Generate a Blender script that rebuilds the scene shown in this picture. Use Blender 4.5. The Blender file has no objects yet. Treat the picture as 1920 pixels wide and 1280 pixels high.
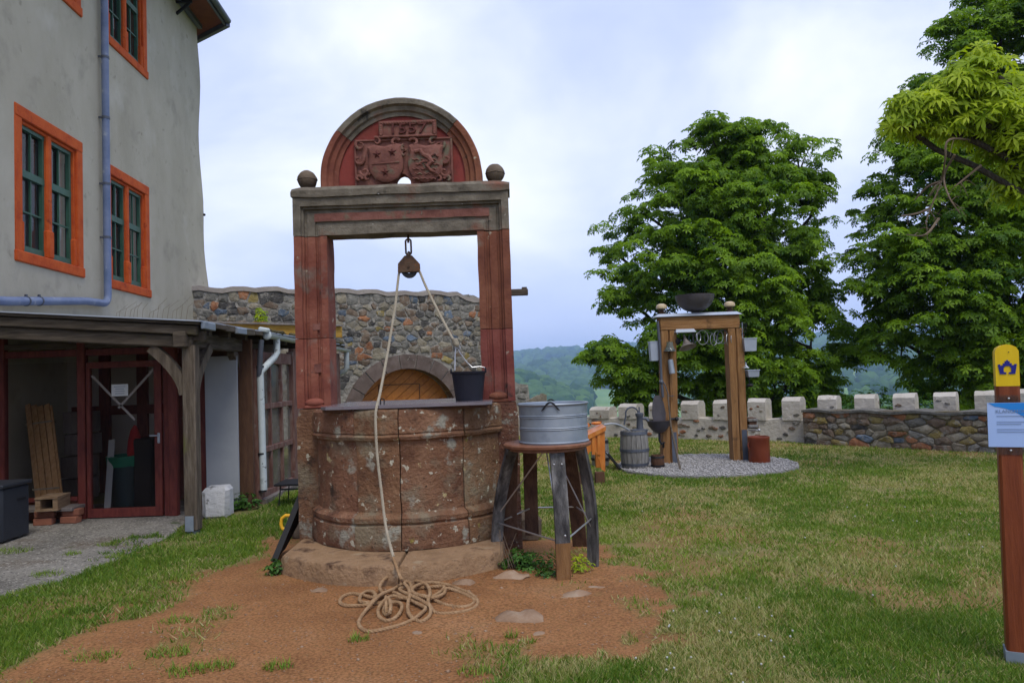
import bpy, math, random
import numpy as np
from mathutils import Vector, Matrix, noise
R = math.radians
random.seed(7); rng = np.random.default_rng(7)
scene = bpy.context.scene
COL = scene.collection

# ---------------------------------------------------------------- camera
F, EYE, PITCH, ROLL = 1400.0, 1.6, R(2.45), R(-2.0)
cam = bpy.data.cameras.new('camera'); cam_o = bpy.data.objects.new('camera', cam); COL.objects.link(cam_o)
cam.sensor_width = 36.0; cam.lens = 36.0*F/1920; cam.clip_start = 0.05; cam.clip_end = 30000
cam_o.matrix_world = Matrix.Translation((0, 0, EYE)) @ Matrix.Rotation(R(90)+PITCH, 4, 'X') @ Matrix.Rotation(ROLL, 4, 'Z')
scene.camera = cam_o

# ---------------------------------------------------------------- world
SUN_EL, SUN_AZ = R(58), R(158)          # azimuth measured from +Y towards +X
world = bpy.data.worlds.new('World'); scene.world = world; world.use_nodes = True
nt = world.node_tree; nt.nodes.clear()
def _n(t, **k):
    n = nt.nodes.new(t)
    for a, b in k.items(): setattr(n, a, b)
    return n
sky = _n('ShaderNodeTexSky', sky_type='NISHITA', sun_disc=False, sun_elevation=SUN_EL, sun_rotation=SUN_AZ, altitude=300)
tc = _n('ShaderNodeTexCoord'); mp = _n('ShaderNodeMapping'); mp.inputs['Scale'].default_value = (1, 1, 1.9)
n1 = _n('ShaderNodeTexNoise'); n1.inputs['Scale'].default_value = 1.7; n1.inputs['Detail'].default_value = 7; n1.inputs['Roughness'].default_value = .52; n1.inputs['Distortion'].default_value = .35
rp = _n('ShaderNodeValToRGB'); e = rp.color_ramp.elements
e[0].position = .36; e[0].color = (.37, .45, .78, 1); e[1].position = .72; e[1].color = (.84, .87, .93, 1)
m = rp.color_ramp.elements.new(.54); m.color = (.53, .60, .85, 1)
sc10 = _n('ShaderNodeVectorMath', operation='SCALE'); sc10.inputs['Scale'].default_value = 9.8
mx = _n('ShaderNodeMix', data_type='RGBA'); mx.inputs['Factor'].default_value = .9
bg = _n('ShaderNodeBackground'); bg.inputs['Strength'].default_value = .1
out = _n('ShaderNodeOutputWorld'); L = nt.links.new
L(tc.outputs['Generated'], mp.inputs['Vector']); L(mp.outputs[0], n1.inputs['Vector']); L(n1.outputs['Fac'], rp.inputs[0])
L(rp.outputs[0], sc10.inputs[0]); L(sky.outputs[0], mx.inputs['A']); L(sc10.outputs[0], mx.inputs['B'])
L(mx.outputs['Result'], bg.inputs['Color']); L(bg.outputs[0], out.inputs['Surface'])

# ---------------------------------------------------------------- sun, exposure
sl = bpy.data.lights.new('sun', 'SUN'); sl.energy = 1.5; sl.angle = R(25); sl.color = (1, .95, .87)
so = bpy.data.objects.new('sun', sl); COL.objects.link(so); so.location = (20, 30, 40)
sd = Vector((math.sin(SUN_AZ)*math.cos(SUN_EL), math.cos(SUN_AZ)*math.cos(SUN_EL), math.sin(SUN_EL)))
so.rotation_euler = sd.to_track_quat('Z', 'Y').to_euler()
scene.view_settings.view_transform = 'Standard'; scene.view_settings.look = 'None'
scene.view_settings.exposure = 0.55; scene.view_settings.gamma = 1.0; scene.view_settings.use_curve_mapping = False
scene.render.engine = 'CYCLES'
cy = scene.cycles; cy.use_denoising = True; cy.max_bounces = 8; cy.transparent_max_bounces = 16
cy.diffuse_bounces = 4; cy.glossy_bounces = 4; cy.volume_bounces = 1; cy.caustics_reflective = False; cy.caustics_refractive = False
cy.use_adaptive_sampling = True

# ---------------------------------------------------------------- picture point -> place (used to survey the site)
_cp, _sp, _cr, _sr = math.cos(PITCH), math.sin(PITCH), math.cos(ROLL), math.sin(ROLL)
_r0, _u0, _f0 = Vector((1, 0, 0)), Vector((0, -_sp, _cp)), Vector((0, _cp, _sp))
_rt = _cr*_r0 + _sr*_u0; _up = -_sr*_r0 + _cr*_u0
def ray(x, y): return _f0 + _rt*((x-960)/F) - _up*((y-640)/F)
def P(x, y, Y):
    d = ray(x, y); t = Y/d.y; return Vector((d.x*t, Y, EYE+d.z*t))
def G(x, y, z=0.0):
    d = ray(x, y); t = (z-EYE)/d.z; return Vector((d.x*t, d.y*t, z))
def V(*a): return Vector(a)

# ---------------------------------------------------------------- mesh builder
class MB:
    def __init__(s): s.v = []; s.f = []
    def add(s, vs, fs):
        o = len(s.v); s.v += [tuple(p) for p in vs]; s.f += [tuple(i+o for i in f) for f in fs]; return s
    def box(s, c, d, rot=None, ch=0.0):
        hx, hy, hz = d[0]/2, d[1]/2, d[2]/2; c = Vector(c)
        if ch <= 0:
            vs = [Vector((x, y, z)) for x in (-hx, hx) for y in (-hy, hy) for z in (-hz, hz)]
            fs = [(0,1,3,2),(4,6,7,5),(0,4,5,1),(2,3,7,6),(0,2,6,4),(1,5,7,3)]
        else:
            ch = min(ch, hx*.9, hy*.9, hz*.9); vs = []; idx = {}
            for sx in (-1, 1):
                for sy in (-1, 1):
                    for sz in (-1, 1):
                        for a in range(3):
                            q = [hx-ch, hy-ch, hz-ch]; q[a] += ch
                            idx[(sx, sy, sz, a)] = len(vs); vs.append(Vector((sx*q[0], sy*q[1], sz*q[2])))
            I = lambda sx, sy, sz, a: idx[(sx, sy, sz, a)]
            fs = []
            for k in (-1, 1):
                q = [I(k,-1,-1,0), I(k,1,-1,0), I(k,1,1,0), I(k,-1,1,0)]; fs.append(q if k > 0 else q[::-1])
                q = [I(-1,k,-1,1), I(-1,k,1,1), I(1,k,1,1), I(1,k,-1,1)]; fs.append(q if k > 0 else q[::-1])
                q = [I(-1,-1,k,2), I(1,-1,k,2), I(1,1,k,2), I(-1,1,k,2)]; fs.append(q if k > 0 else q[::-1])
            for p in (-1, 1):
                for q in (-1, 1):
                    fs.append([I(p,q,-1,0), I(p,q,1,0), I(p,q,1,1), I(p,q,-1,1)])
                    fs.append([I(p,-1,q,0), I(p,1,q,0), I(p,1,q,2), I(p,-1,q,2)])
                    fs.append([I(-1,p,q,1), I(1,p,q,1), I(1,p,q,2), I(-1,p,q,2)])
                    for r in (-1, 1): fs.append([I(p,q,r,0), I(p,q,r,1), I(p,q,r,2)])
        if rot is not None: vs = [rot @ v for v in vs]
        return s.add([v+c for v in vs], fs)
    def bar(s, a, b, w, h, up=(0, 0, 1), ch=0.0):
        a, b = Vector(a), Vector(b); y = (b-a); l = y.length; y.normalize()
        x = y.cross(Vector(up)); x = x.normalized() if x.length > 1e-4 else y.orthogonal().normalized()
        z = x.cross(y); m = Matrix((x, y, z)).transposed()
        return s.box((a+b)/2, (w, l, h), m, ch)
    def tube(s, pts, r, n=8, caps=True, closed=False):
        pts = [Vector(p) for p in pts]; N = len(pts); rs = r if isinstance(r, (list, tuple)) else [r]*N
        t0 = (pts[1]-pts[0]).normalized(); u = t0.orthogonal().normalized(); vs = []
        for i, p in enumerate(pts):
            if closed: t = pts[(i+1) % N]-pts[i-1]
            else: t = pts[min(i+1, N-1)]-pts[max(i-1, 0)]
            t = t.normalized() if t.length > 1e-9 else t0
            u = (u - t*u.dot(t)); u = u.normalized() if u.length > 1e-6 else t.orthogonal().normalized()
            w = t.cross(u)
            for k in range(n):
                a = 2*math.pi*k/n; vs.append(p + (u*math.cos(a)+w*math.sin(a))*rs[i])
        fs = []
        for i in range(N if closed else N-1):
            j = (i+1) % N
            for k in range(n): fs.append((i*n+k, i*n+(k+1) % n, j*n+(k+1) % n, j*n+k))
        if caps and not closed: fs += [tuple(range(n-1, -1, -1)), tuple((N-1)*n+k for k in range(n))]
        return s.add(vs, fs)
    def lathe(s, prof, c, n=24, a0=0.0, a1=2*math.pi, axis=None, closed=False, ends=False):
        # prof: (r, z); angle 0 looks to -Y, grows towards +X
        full = abs(a1-a0-2*math.pi) < 1e-6; M_ = n if full else n+1; m = len(prof); vs = []; c = Vector(c)
        q = Vector((0, 0, 1)).rotation_difference(Vector(axis).normalized()) if axis is not None else None
        for i in range(M_):
            a = a0+(a1-a0)*i/n
            for (r, z) in prof:
                p = Vector((r*math.sin(a), -r*math.cos(a), z)); vs.append((q @ p if q else p)+c)
        fs = []
        for i in range(n):
            j = (i+1) % M_
            for k in range(m if closed else m-1):
                l = (k+1) % m; fs.append((i*m+k, j*m+k, j*m+l, i*m+l))
        if ends and not full: fs += [tuple(range(m-1, -1, -1)), tuple(n*m+k for k in range(m))]
        return s.add(vs, fs)
    def prism(s, poly, fn, w0, w1):
        n = len(poly); vs = [fn(u, v, w0) for u, v in poly]+[fn(u, v, w1) for u, v in poly]
        fs = [tuple(range(n)), tuple(range(2*n-1, n-1, -1))]+[(i, i+n, (i+1) % n+n, (i+1) % n) for i in range(n)]
        return s.add(vs, fs)
    def sweep(s, secs, closed=False, caps=True):
        m = len(secs[0]); vs = [p for q in secs for p in q]; fs = []; N = len(secs)
        for i in range(N if closed else N-1):
            j = (i+1) % N
            for k in range(m): l = (k+1) % m; fs.append((i*m+k, i*m+l, j*m+l, j*m+k))
        if caps and not closed: fs += [tuple(range(m-1, -1, -1)), tuple((N-1)*m+k for k in range(m))]
        return s.add(vs, fs)
    def strip(s, path, wdir, w, t):
        path = [Vector(p) for p in path]; wd = Vector(wdir).normalized(); secs = []
        for i, p in enumerate(path):
            tg = (path[min(i+1, len(path)-1)]-path[max(i-1, 0)]).normalized(); td = tg.cross(wd).normalized()
            secs.append([p+wd*w/2+td*t/2, p-wd*w/2+td*t/2, p-wd*w/2-td*t/2, p+wd*w/2-td*t/2])
        return s.sweep(secs)
    def ball(s, c, r, sq=(1, 1, 1), nu=14, nv=9):
        c = Vector(c); vs = [c+Vector((0, 0, -r*sq[2]))]
        for j in range(1, nv):
            b = -math.pi/2+math.pi*j/nv
            for i in range(nu):
                a = 2*math.pi*i/nu; vs.append(c+Vector((math.cos(b)*math.cos(a)*r*sq[0], math.cos(b)*math.sin(a)*r*sq[1], math.sin(b)*r*sq[2])))
        vs.append(c+Vector((0, 0, r*sq[2]))); fs = []
        for i in range(nu): fs.append((0, 1+(i+1) % nu, 1+i))
        for j in range(nv-2):
            for i in range(nu): a = 1+j*nu; fs.append((a+i, a+(i+1) % nu, a+nu+(i+1) % nu, a+nu+i))
        e_ = len(vs)-1; a = 1+(nv-2)*nu
        for i in range(nu): fs.append((a+i, a+(i+1) % nu, e_))
        return s.add(vs, fs)
    def jitter(s, amp, sc=6.0, seed=0):
        o = Vector((seed*3.1, seed*1.7, seed*.9)); s.v = [tuple(Vector(p)+noise.noise_vector(Vector(p)*sc+o)*amp) for p in s.v]; return s

def obj(name, mb, m, base=(0, 0, 0), smooth=40):
    me = bpy.data.meshes.new(name); b = Vector(base)
    me.from_pydata([(p[0]-b.x, p[1]-b.y, p[2]-b.z) for p in mb.v], [], mb.f); me.validate(); me.update()
    if smooth:
        me.shade_smooth(); me.set_sharp_from_angle(angle=R(smooth))
    me.materials.append(m); o = bpy.data.objects.new(name, me); COL.objects.link(o); return o
def tag(o, label=None, cat=None, group=None, kind=None):
    for k, v in (('label', label), ('category', cat), ('group', group), ('kind', kind)):
        if v: o[k] = v
    return o
class Thing:
    def __init__(s, name, label, cat, base, group=None):
        s.b = Vector(base); s.o = bpy.data.objects.new(name, None); COL.objects.link(s.o); s.o.location = s.b; s.o.empty_display_size = .2
        tag(s.o, label, cat, group)
    def part(s, name, mb, m, parent=None, label=None, kind=None, smooth=40):
        o = obj(name, mb, m, s.b, smooth); o.parent = parent or s.o
        if label: o['label'] = label
        if kind: o['kind'] = kind
        return o
def single(name, label, cat, mb, m, base, group=None, kind=None, smooth=40):
    o = obj(name, mb, m, base, smooth); o.location = base; return tag(o, label, cat, group, kind)
def struct(name, mb, m, smooth=40): return tag(obj(name, mb, m, (0, 0, 0), smooth), kind='structure')
def fastmesh(name, vs, fs, m, base=(0, 0, 0), attr=None, smooth=False):
    # numpy arrays: vs (n,3), fs (k,3 or 4); attr: dict name -> per-point array
    me = bpy.data.meshes.new(name); vs = np.asarray(vs, np.float32)-np.asarray(base, np.float32); fs = np.asarray(fs, np.int32)
    k = fs.shape[1]; me.vertices.add(len(vs)); me.vertices.foreach_set('co', vs.ravel())
    me.loops.add(fs.size); me.loops.foreach_set('vertex_index', fs.ravel()); me.polygons.add(len(fs))
    me.polygons.foreach_set('loop_start', np.arange(0, fs.size, k, dtype=np.int32))
    if smooth: me.polygons.foreach_set('use_smooth', np.ones(len(fs), bool))
    for n_, a in (attr or {}).items():
        at = me.attributes.new(n_, 'FLOAT', 'POINT'); at.data.foreach_set('value', np.asarray(a, np.float32))
    me.update(); me.validate(); me.materials.append(m)
    o = bpy.data.objects.new(name, me); COL.objects.link(o); o.location = base; return o
def text_mesh(body, size, depth, fn, material, thing, parent=None, name='lettering', align='CENTER'):
    cu = bpy.data.curves.new(name, 'FONT'); cu.body = body; cu.size = size; cu.extrude = depth; cu.align_x = align; cu.resolution_u = 2
    to = bpy.data.objects.new('tmp', cu); COL.objects.link(to); dg = bpy.context.evaluated_depsgraph_get()
    me = bpy.data.meshes.new_from_object(to.evaluated_get(dg)); bpy.data.objects.remove(to); bpy.data.curves.remove(cu)
    mb = MB(); mb.add([fn(v.co.x, v.co.y, v.co.z) for v in me.vertices], [tuple(p.vertices) for p in me.polygons]); bpy.data.meshes.remove(me)
    return thing.part(name, mb, material, parent)

# ---------------------------------------------------------------- materials
def mat(name, cols, scale=3.0, rough=.85, bump=.4, bscale=18.0, bdist=.02, metal=0.0, stretch=None, spots=(), ovar=0.0, spec=.3, detail=8, lo=.3, hi=.7, distort=0.0, hvar=0.0, brick=None, coat=0.0, coord='Object', rvar=0.0):
    m = bpy.data.materials.new(name); m.use_nodes = True; t = m.node_tree; N = t.nodes; K = t.links.new
    bs = N['Principled BSDF']; tc = N.new('ShaderNodeTexCoord'); oi = N.new('ShaderNodeObjectInfo')
    add = N.new('ShaderNodeVectorMath'); add.operation = 'ADD'; mul = N.new('ShaderNodeVectorMath'); mul.operation = 'SCALE'
    mul.inputs[0].default_value = (13.7, 7.3, 5.1); K(oi.outputs['Random'], mul.inputs['Scale'])
    K(tc.outputs[coord], add.inputs[0]); K(mul.outputs[0], add.inputs[1]); vec = add.outputs[0]
    mp = N.new('ShaderNodeMapping'); mp.inputs['Scale'].default_value = stretch or (1, 1, 1); K(vec, mp.inputs['Vector'])
    no = N.new('ShaderNodeTexNoise'); no.inputs['Scale'].default_value = scale; no.inputs['Detail'].default_value = detail; no.inputs['Roughness'].default_value = .62; no.inputs['Distortion'].default_value = distort
    K(mp.outputs[0], no.inputs['Vector']); rp = N.new('ShaderNodeValToRGB'); K(no.outputs['Fac'], rp.inputs[0]); el = rp.color_ramp.elements
    n = len(cols)
    for i, c in enumerate(cols):
        p = lo+(hi-lo)*i/max(1, n-1)
        if i < 2: q = el[i]; q.position = p if n > 1 else 0
        else: q = el.new(p)
        q.color = (*c, 1)
    if n == 1: el[1].color = (*cols[0], 1)
    # el[1] may have been out of order; positions are ascending by construction
    col = rp.outputs[0]
    for (sc_, ss, th, soft) in spots:
        sn = N.new('ShaderNodeTexNoise'); sn.inputs['Scale'].default_value = ss; sn.inputs['Detail'].default_value = 6; sn.inputs['Roughness'].default_value = .6; K(vec, sn.inputs['Vector'])
        mr = N.new('ShaderNodeMapRange'); mr.inputs[1].default_value = th; mr.inputs[2].default_value = th+soft; K(sn.outputs['Fac'], mr.inputs[0])
        mx = N.new('ShaderNodeMix'); mx.data_type = 'RGBA'; K(mr.outputs[0], mx.inputs['Factor']); K(col, mx.inputs['A']); mx.inputs['B'].default_value = (*sc_, 1); col = mx.outputs['Result']
    if ovar or hvar:
        hs = N.new('ShaderNodeHueSaturation'); a = N.new('ShaderNodeMapRange'); a.inputs[3].default_value = 1-ovar; a.inputs[4].default_value = 1+ovar; K(oi.outputs['Random'], a.inputs[0]); K(a.outputs[0], hs.inputs['Value'])
        if hvar:
            w = N.new('ShaderNodeTexWhiteNoise'); w.noise_dimensions = '1D'; K(oi.outputs['Random'], w.inputs['W'])
            b = N.new('ShaderNodeMapRange'); b.inputs[3].default_value = .5-hvar; b.inputs[4].default_value = .5+hvar; K(w.outputs['Value'], b.inputs[0]); K(b.outputs[0], hs.inputs['Hue'])
        K(col, hs.inputs['Color']); col = hs.outputs[0]
    K(col, bs.inputs['Base Color']); bs.inputs['Roughness'].default_value = rough; bs.inputs['Metallic'].default_value = metal
    bs.inputs['Specular IOR Level'].default_value = spec; bs.inputs['Coat Weight'].default_value = coat
    if rvar:
        rr = N.new('ShaderNodeMapRange'); rr.inputs[1].default_value = .3; rr.inputs[2].default_value = .7; rr.inputs[3].default_value = rough-rvar; rr.inputs[4].default_value = min(1, rough+rvar); K(no.outputs['Fac'], rr.inputs[0]); K(rr.outputs[0], bs.inputs['Roughness'])
    if bump:
        b2 = N.new('ShaderNodeTexNoise'); b2.inputs['Scale'].default_value = bscale; b2.inputs['Detail'].default_value = 8; b2.inputs['Roughness'].default_value = .65; K(mp.outputs[0], b2.inputs['Vector'])
        bp = N.new('ShaderNodeBump'); bp.inputs['Strength'].default_value = bump; bp.inputs['Distance'].default_value = bdist; K(b2.outputs['Fac'], bp.inputs['Height']); K(bp.outputs[0], bs.inputs['Normal'])
    return m
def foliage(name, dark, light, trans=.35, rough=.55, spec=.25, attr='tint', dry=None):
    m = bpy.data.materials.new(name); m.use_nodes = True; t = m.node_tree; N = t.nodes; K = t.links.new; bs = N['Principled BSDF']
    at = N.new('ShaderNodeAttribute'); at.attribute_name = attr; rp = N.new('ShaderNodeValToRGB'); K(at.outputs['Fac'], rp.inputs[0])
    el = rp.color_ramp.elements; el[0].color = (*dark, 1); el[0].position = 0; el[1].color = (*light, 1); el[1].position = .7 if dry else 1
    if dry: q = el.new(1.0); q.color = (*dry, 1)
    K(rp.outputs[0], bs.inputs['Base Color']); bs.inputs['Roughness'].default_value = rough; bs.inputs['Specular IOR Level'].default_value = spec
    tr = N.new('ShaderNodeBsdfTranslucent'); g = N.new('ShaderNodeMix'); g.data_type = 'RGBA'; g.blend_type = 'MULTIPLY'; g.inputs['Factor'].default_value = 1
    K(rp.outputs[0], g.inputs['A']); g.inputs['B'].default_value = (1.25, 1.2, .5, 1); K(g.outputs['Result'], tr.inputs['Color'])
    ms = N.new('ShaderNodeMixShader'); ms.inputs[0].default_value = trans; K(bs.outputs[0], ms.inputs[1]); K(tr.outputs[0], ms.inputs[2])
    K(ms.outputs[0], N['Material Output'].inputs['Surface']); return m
def glassmat(name, tint=(.75, .78, .74), refl=.12, rough=.03, dirt=.12, dirtcol=(.25, .22, .18)):
    m = bpy.data.materials.new(name); m.use_nodes = True; t = m.node_tree; N = t.nodes; K = t.links.new; N.remove(N['Principled BSDF'])
    tr = N.new('ShaderNodeBsdfTransparent'); tr.inputs[0].default_value = (*tint, 1); gl = N.new('ShaderNodeBsdfGlossy'); gl.inputs['Roughness'].default_value = rough
    fr = N.new('ShaderNodeLayerWeight'); fr.inputs['Blend'].default_value = refl; ms = N.new('ShaderNodeMixShader'); K(fr.outputs['Fresnel'], ms.inputs[0]); K(tr.outputs[0], ms.inputs[1]); K(gl.outputs[0], ms.inputs[2])
    df = N.new('ShaderNodeBsdfDiffuse'); df.inputs[0].default_value = (*dirtcol, 1); tc = N.new('ShaderNodeTexCoord'); no = N.new('ShaderNodeTexNoise'); no.inputs['Scale'].default_value = 2.2; no.inputs['Detail'].default_value = 6; K(tc.outputs['Object'], no.inputs['Vector'])
    mr = N.new('ShaderNodeMapRange'); mr.inputs[1].default_value = .35; mr.inputs[2].default_value = .75; mr.inputs[3].default_value = dirt*.4; mr.inputs[4].default_value = dirt*1.8; K(no.outputs['Fac'], mr.inputs[0])
    m2 = N.new('ShaderNodeMixShader'); K(mr.outputs[0], m2.inputs[0]); K(ms.outputs[0], m2.inputs[1]); K(df.outputs[0], m2.inputs[2]); K(m2.outputs[0], N['Material Output'].inputs['Surface']); return m

M = {}
M['red'] = mat('red_sandstone', [(.12,.032,.022),(.20,.062,.038),(.26,.10,.062)], 3.5, bump=.5, bscale=30, ovar=.14, hvar=.012, spots=[((.17,.14,.11),2.6,.58,.12),((.36,.30,.22),9,.66,.05),((.045,.035,.028),5,.64,.10)])
M['redpure'] = mat('red_sandstone_panel', [(.15,.025,.02),(.23,.042,.032),(.17,.038,.026)], 3, bump=.35, bscale=26, spots=[((.10,.06,.04),4,.6,.15)])
M['grey_stone'] = mat('weathered_grey_sandstone', [(.085,.072,.052),(.16,.135,.10),(.24,.21,.16)], 6, bump=.6, bscale=34, ovar=.1, spots=[((.20,.075,.045),2.4,.58,.12),((.03,.028,.024),7,.6,.1),((.42,.4,.34),14,.70,.03)])
M['relief_shade'] = mat('shade_toned_carved_sandstone', [(.08,.022,.018),(.12,.035,.027)], 7, bump=.4, bscale=40)  # darker tone paints relief shading onto the numerals and stars
M['relief'] = mat('carved_sandstone', [(.12,.045,.034),(.19,.075,.055),(.24,.105,.08)], 7, bump=.5, bscale=40, spots=[((.15,.13,.085),5,.56,.1)])
M['basin'] = mat('lichen_basin_sandstone', [(.105,.045,.025),(.19,.09,.048),(.26,.14,.08)], 4, bump=1.0, bscale=30, bdist=.04, ovar=.22, hvar=.012, spots=[((.22,.17,.11),2.6,.535,.13),((.05,.03,.02),5,.575,.12),((.03,.02,.015),30,.66,.04),((.46,.42,.32),13,.62,.03),((.30,.28,.22),3.4,.60,.06),((.44,.36,.18),4.3,.66,.02),((.26,.2,.05),7,.68,.04)])
M['step'] = mat('trodden_step_stone', [(.21,.125,.065),(.31,.19,.10),(.38,.245,.14)], 4, bump=.9, bscale=24, bdist=.03, spots=[((.085,.042,.022),4,.56,.12),((.36,.26,.16),7,.62,.08)])
M['dark_stone'] = mat('damp_dark_stone', [(.05,.035,.025),(.11,.08,.055),(.16,.12,.08)], 5, bump=.7, bscale=20)
M['pale_rock'] = mat('pale_rock', [(.20,.12,.07),(.28,.18,.11),(.34,.25,.17)], 6, bump=.7, bscale=24, ovar=.12)
M['plaster'] = mat('grey_beige_plaster', [(.37,.335,.25),(.425,.385,.295),(.47,.43,.335)], 1.1, bump=.30, bscale=14, bdist=.02, stretch=(1,1,.6), spots=[((.32,.29,.225),2.0,.55,.2),((.52,.485,.40),.8,.57,.2),((.29,.26,.195),4.5,.63,.1)])
M['orange'] = mat('painted_red_orange_stone', [(.40,.05,.008),(.52,.085,.012),(.58,.11,.02)], 5, bump=.5, bscale=34, spots=[((.26,.035,.01),6,.62,.1)])
M['green_sash'] = mat('green_sash_paint', [(.03,.085,.055),(.05,.12,.078)], 6, rough=.5, bump=.1)
M['pipe_blue'] = mat('blue_grey_pipe', [(.10,.14,.24),(.15,.19,.30),(.19,.23,.33)], 3, rough=.5, bump=.1, spots=[((.28,.31,.37),6,.62,.05)])
M['zinc'] = mat('zinc', [(.19,.23,.27),(.27,.31,.355),(.34,.375,.41)], 2.2, rough=.48, bump=.12, bscale=9, metal=.45, rvar=.1, spots=[((.15,.175,.21),3,.55,.2)])
M['zinc_light'] = mat('light_zinc_sheet', [(.36,.40,.46),(.46,.50,.56)], 3, rough=.45, bump=.1, metal=.35)
M['white_pipe'] = mat('peeling_white_pipe', [(.42,.47,.47),(.52,.57,.56)], 4, rough=.6, bump=.2, spots=[((.10,.10,.09),17,.63,.03),((.25,.28,.27),4,.6,.1)])
M['old_wood'] = mat('weathered_grey_timber', [(.055,.042,.03),(.11,.085,.06),(.17,.14,.105)], 5, bump=.7, bscale=26, stretch=(6,6,.7), spots=[((.11,.105,.03),2.2,.6,.15)])
M['old_wood_h'] = mat('weathered_grey_beam', [(.045,.034,.025),(.09,.07,.05),(.15,.125,.095)], 5, bump=.7, bscale=26, stretch=(.7,.7,7), spots=[((.11,.10,.03),2.5,.6,.15)])
M['dark_red_wood'] = mat('dark_red_painted_wood', [(.075,.015,.012),(.14,.028,.021),(.18,.045,.03)], 5, rough=.55, bump=.3, stretch=(5,5,1), spots=[((.18,.12,.08),7,.68,.05)])
M['grey_red_wood'] = mat('faded_red_window_wood', [(.10,.04,.032),(.17,.085,.065),(.23,.17,.14)], 4, rough=.7, bump=.4, stretch=(4,4,1), spots=[((.23,.20,.17),5,.6,.1)])
M['panel_wood'] = mat('faded_grey_panel', [(.12,.10,.09),(.19,.165,.15)], 4, bump=.3, stretch=(4,4,1))
M['plank'] = mat('pale_new_plank', [(.42,.22,.09),(.56,.32,.14),(.62,.39,.20)], 4, bump=.3, stretch=(6,6,.5), ovar=.12)
M['pallet_wood'] = mat('weathered_pallet_wood', [(.16,.10,.055),(.25,.165,.095),(.31,.22,.14)], 5, bump=.5, stretch=(1,1,5), ovar=.1)
M['gate_wood'] = mat('honey_gate_plank', [(.33,.105,.016),(.44,.155,.026),(.50,.20,.04)], 4, rough=.5, bump=.3, stretch=(3,3,3), ovar=.10)
M['beam_wood'] = mat('brown_oak_post', [(.16,.075,.028),(.29,.145,.05),(.36,.20,.085)], 4, bump=.7, bscale=24, stretch=(7,7,.5), spots=[((.06,.035,.02),4,.6,.12)])
M['beam_wood_h'] = mat('brown_oak_beam', [(.18,.085,.03),(.31,.155,.055),(.38,.215,.09)], 4, bump=.7, bscale=24, stretch=(.5,7,7), spots=[((.07,.04,.02),4,.62,.12)])
M['grey_wood'] = mat('grey_barrel_oak', [(.12,.115,.105),(.22,.21,.19),(.30,.29,.265)], 5, bump=.6, stretch=(6,6,.6), spots=[((.14,.12,.075),2.5,.58,.15)], ovar=.12)
M['stave'] = mat('charred_barrel_stave', [(.025,.023,.023),(.10,.095,.09),(.25,.24,.225)], 4, bump=.6, stretch=(3,3,.9), rough=.7, lo=.34, hi=.68)
M['stave_in'] = mat('brown_inner_stave', [(.045,.022,.013),(.09,.045,.026),(.13,.07,.04)], 4, bump=.5, stretch=(5,5,.7))
M['foot'] = mat('brown_stave_foot', [(.12,.06,.025),(.22,.11,.04),(.27,.15,.06)], 4, bump=.5, stretch=(5,5,.7))
M['stool_top'] = mat('oiled_stool_board', [(.13,.05,.026),(.20,.085,.045),(.24,.12,.07)], 4, rough=.5, bump=.3, stretch=(1,7,1), rvar=.1)
M['orange_wood'] = mat('orange_varnished_pine', [(.44,.12,.018),(.56,.18,.03),(.60,.24,.055)], 4, rough=.4, bump=.2, stretch=(4,4,1))
M['dark_brown_wood'] = mat('dark_brown_wood', [(.07,.032,.018),(.12,.06,.03)], 5, bump=.4, stretch=(5,5,1))
M['post_wood'] = mat('glazed_brown_post', [(.13,.027,.007),(.19,.042,.011),(.24,.062,.018)], 4, rough=.5, bump=.3, stretch=(7,7,.6))
M['yellow'] = mat('yellow_gloss_paint', [(.68,.44,.004),(.76,.52,.008)], 5, rough=.35, bump=.1, stretch=(6,6,1))
M['blue_paint'] = mat('deep_blue_paint', [(.012,.014,.16),(.018,.02,.22)], 6, rough=.4, bump=0)
M['sign_white'] = mat('sign_pale_blue', [(.34,.47,.76),(.40,.53,.80)], 1.5, rough=.25, bump=0)
M['sign_blue'] = mat('sign_bright_blue', [(.02,.20,.60),(.03,.26,.66)], 2, rough=.25, bump=0)
M['ink'] = mat('grey_ink', [(.17,.23,.34)], 3, rough=.5, bump=0)
M['acrylic'] = glassmat('clear_acrylic', (.93,.95,.96), .2, .02, .02, (.6,.6,.6))
M['iron'] = mat('dark_iron', [(.018,.018,.02),(.04,.038,.038)], 8, rough=.55, bump=.3, metal=.4)
M['rust'] = mat('rusty_iron', [(.045,.03,.022),(.11,.06,.035),(.10,.085,.06)], 9, rough=.75, bump=.5, metal=.25, spots=[((.16,.065,.025),8,.6,.08)])
M['steel'] = mat('bare_steel_rod', [(.42,.42,.43),(.55,.55,.55)], 6, rough=.35, bump=.05, metal=.8)
M['slate_metal'] = mat('slate_grey_steel', [(.075,.085,.105),(.12,.13,.155)], 4, rough=.5, bump=.15, metal=.3)
M['bowl'] = mat('dark_enamel_bowl', [(.07,.062,.066),(.11,.10,.105)], 4, rough=.45, bump=.2, metal=.2)
M['bucket'] = mat('black_rubber', [(.010,.010,.018),(.018,.018,.028)], 6, rough=.5, bump=.15, bscale=30, spots=[((.05,.05,.055),30,.7,.03)])
M['rope'] = mat('hemp_rope', [(.22,.125,.06),(.31,.19,.095),(.38,.25,.14)], 20, rough=.9, bump=.4, bscale=90, bdist=.004)
M['rope_pale'] = mat('pale_rope', [(.30,.255,.18),(.42,.37,.28)], 20, rough=.9, bump=.3, bscale=90, bdist=.004)
M['cover'] = mat('smooth_lid_board', [(.15,.125,.14),(.20,.17,.18)], 3, rough=.16, bump=.08, spec=.8, spots=[((.09,.05,.045),4,.62,.1)])
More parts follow.
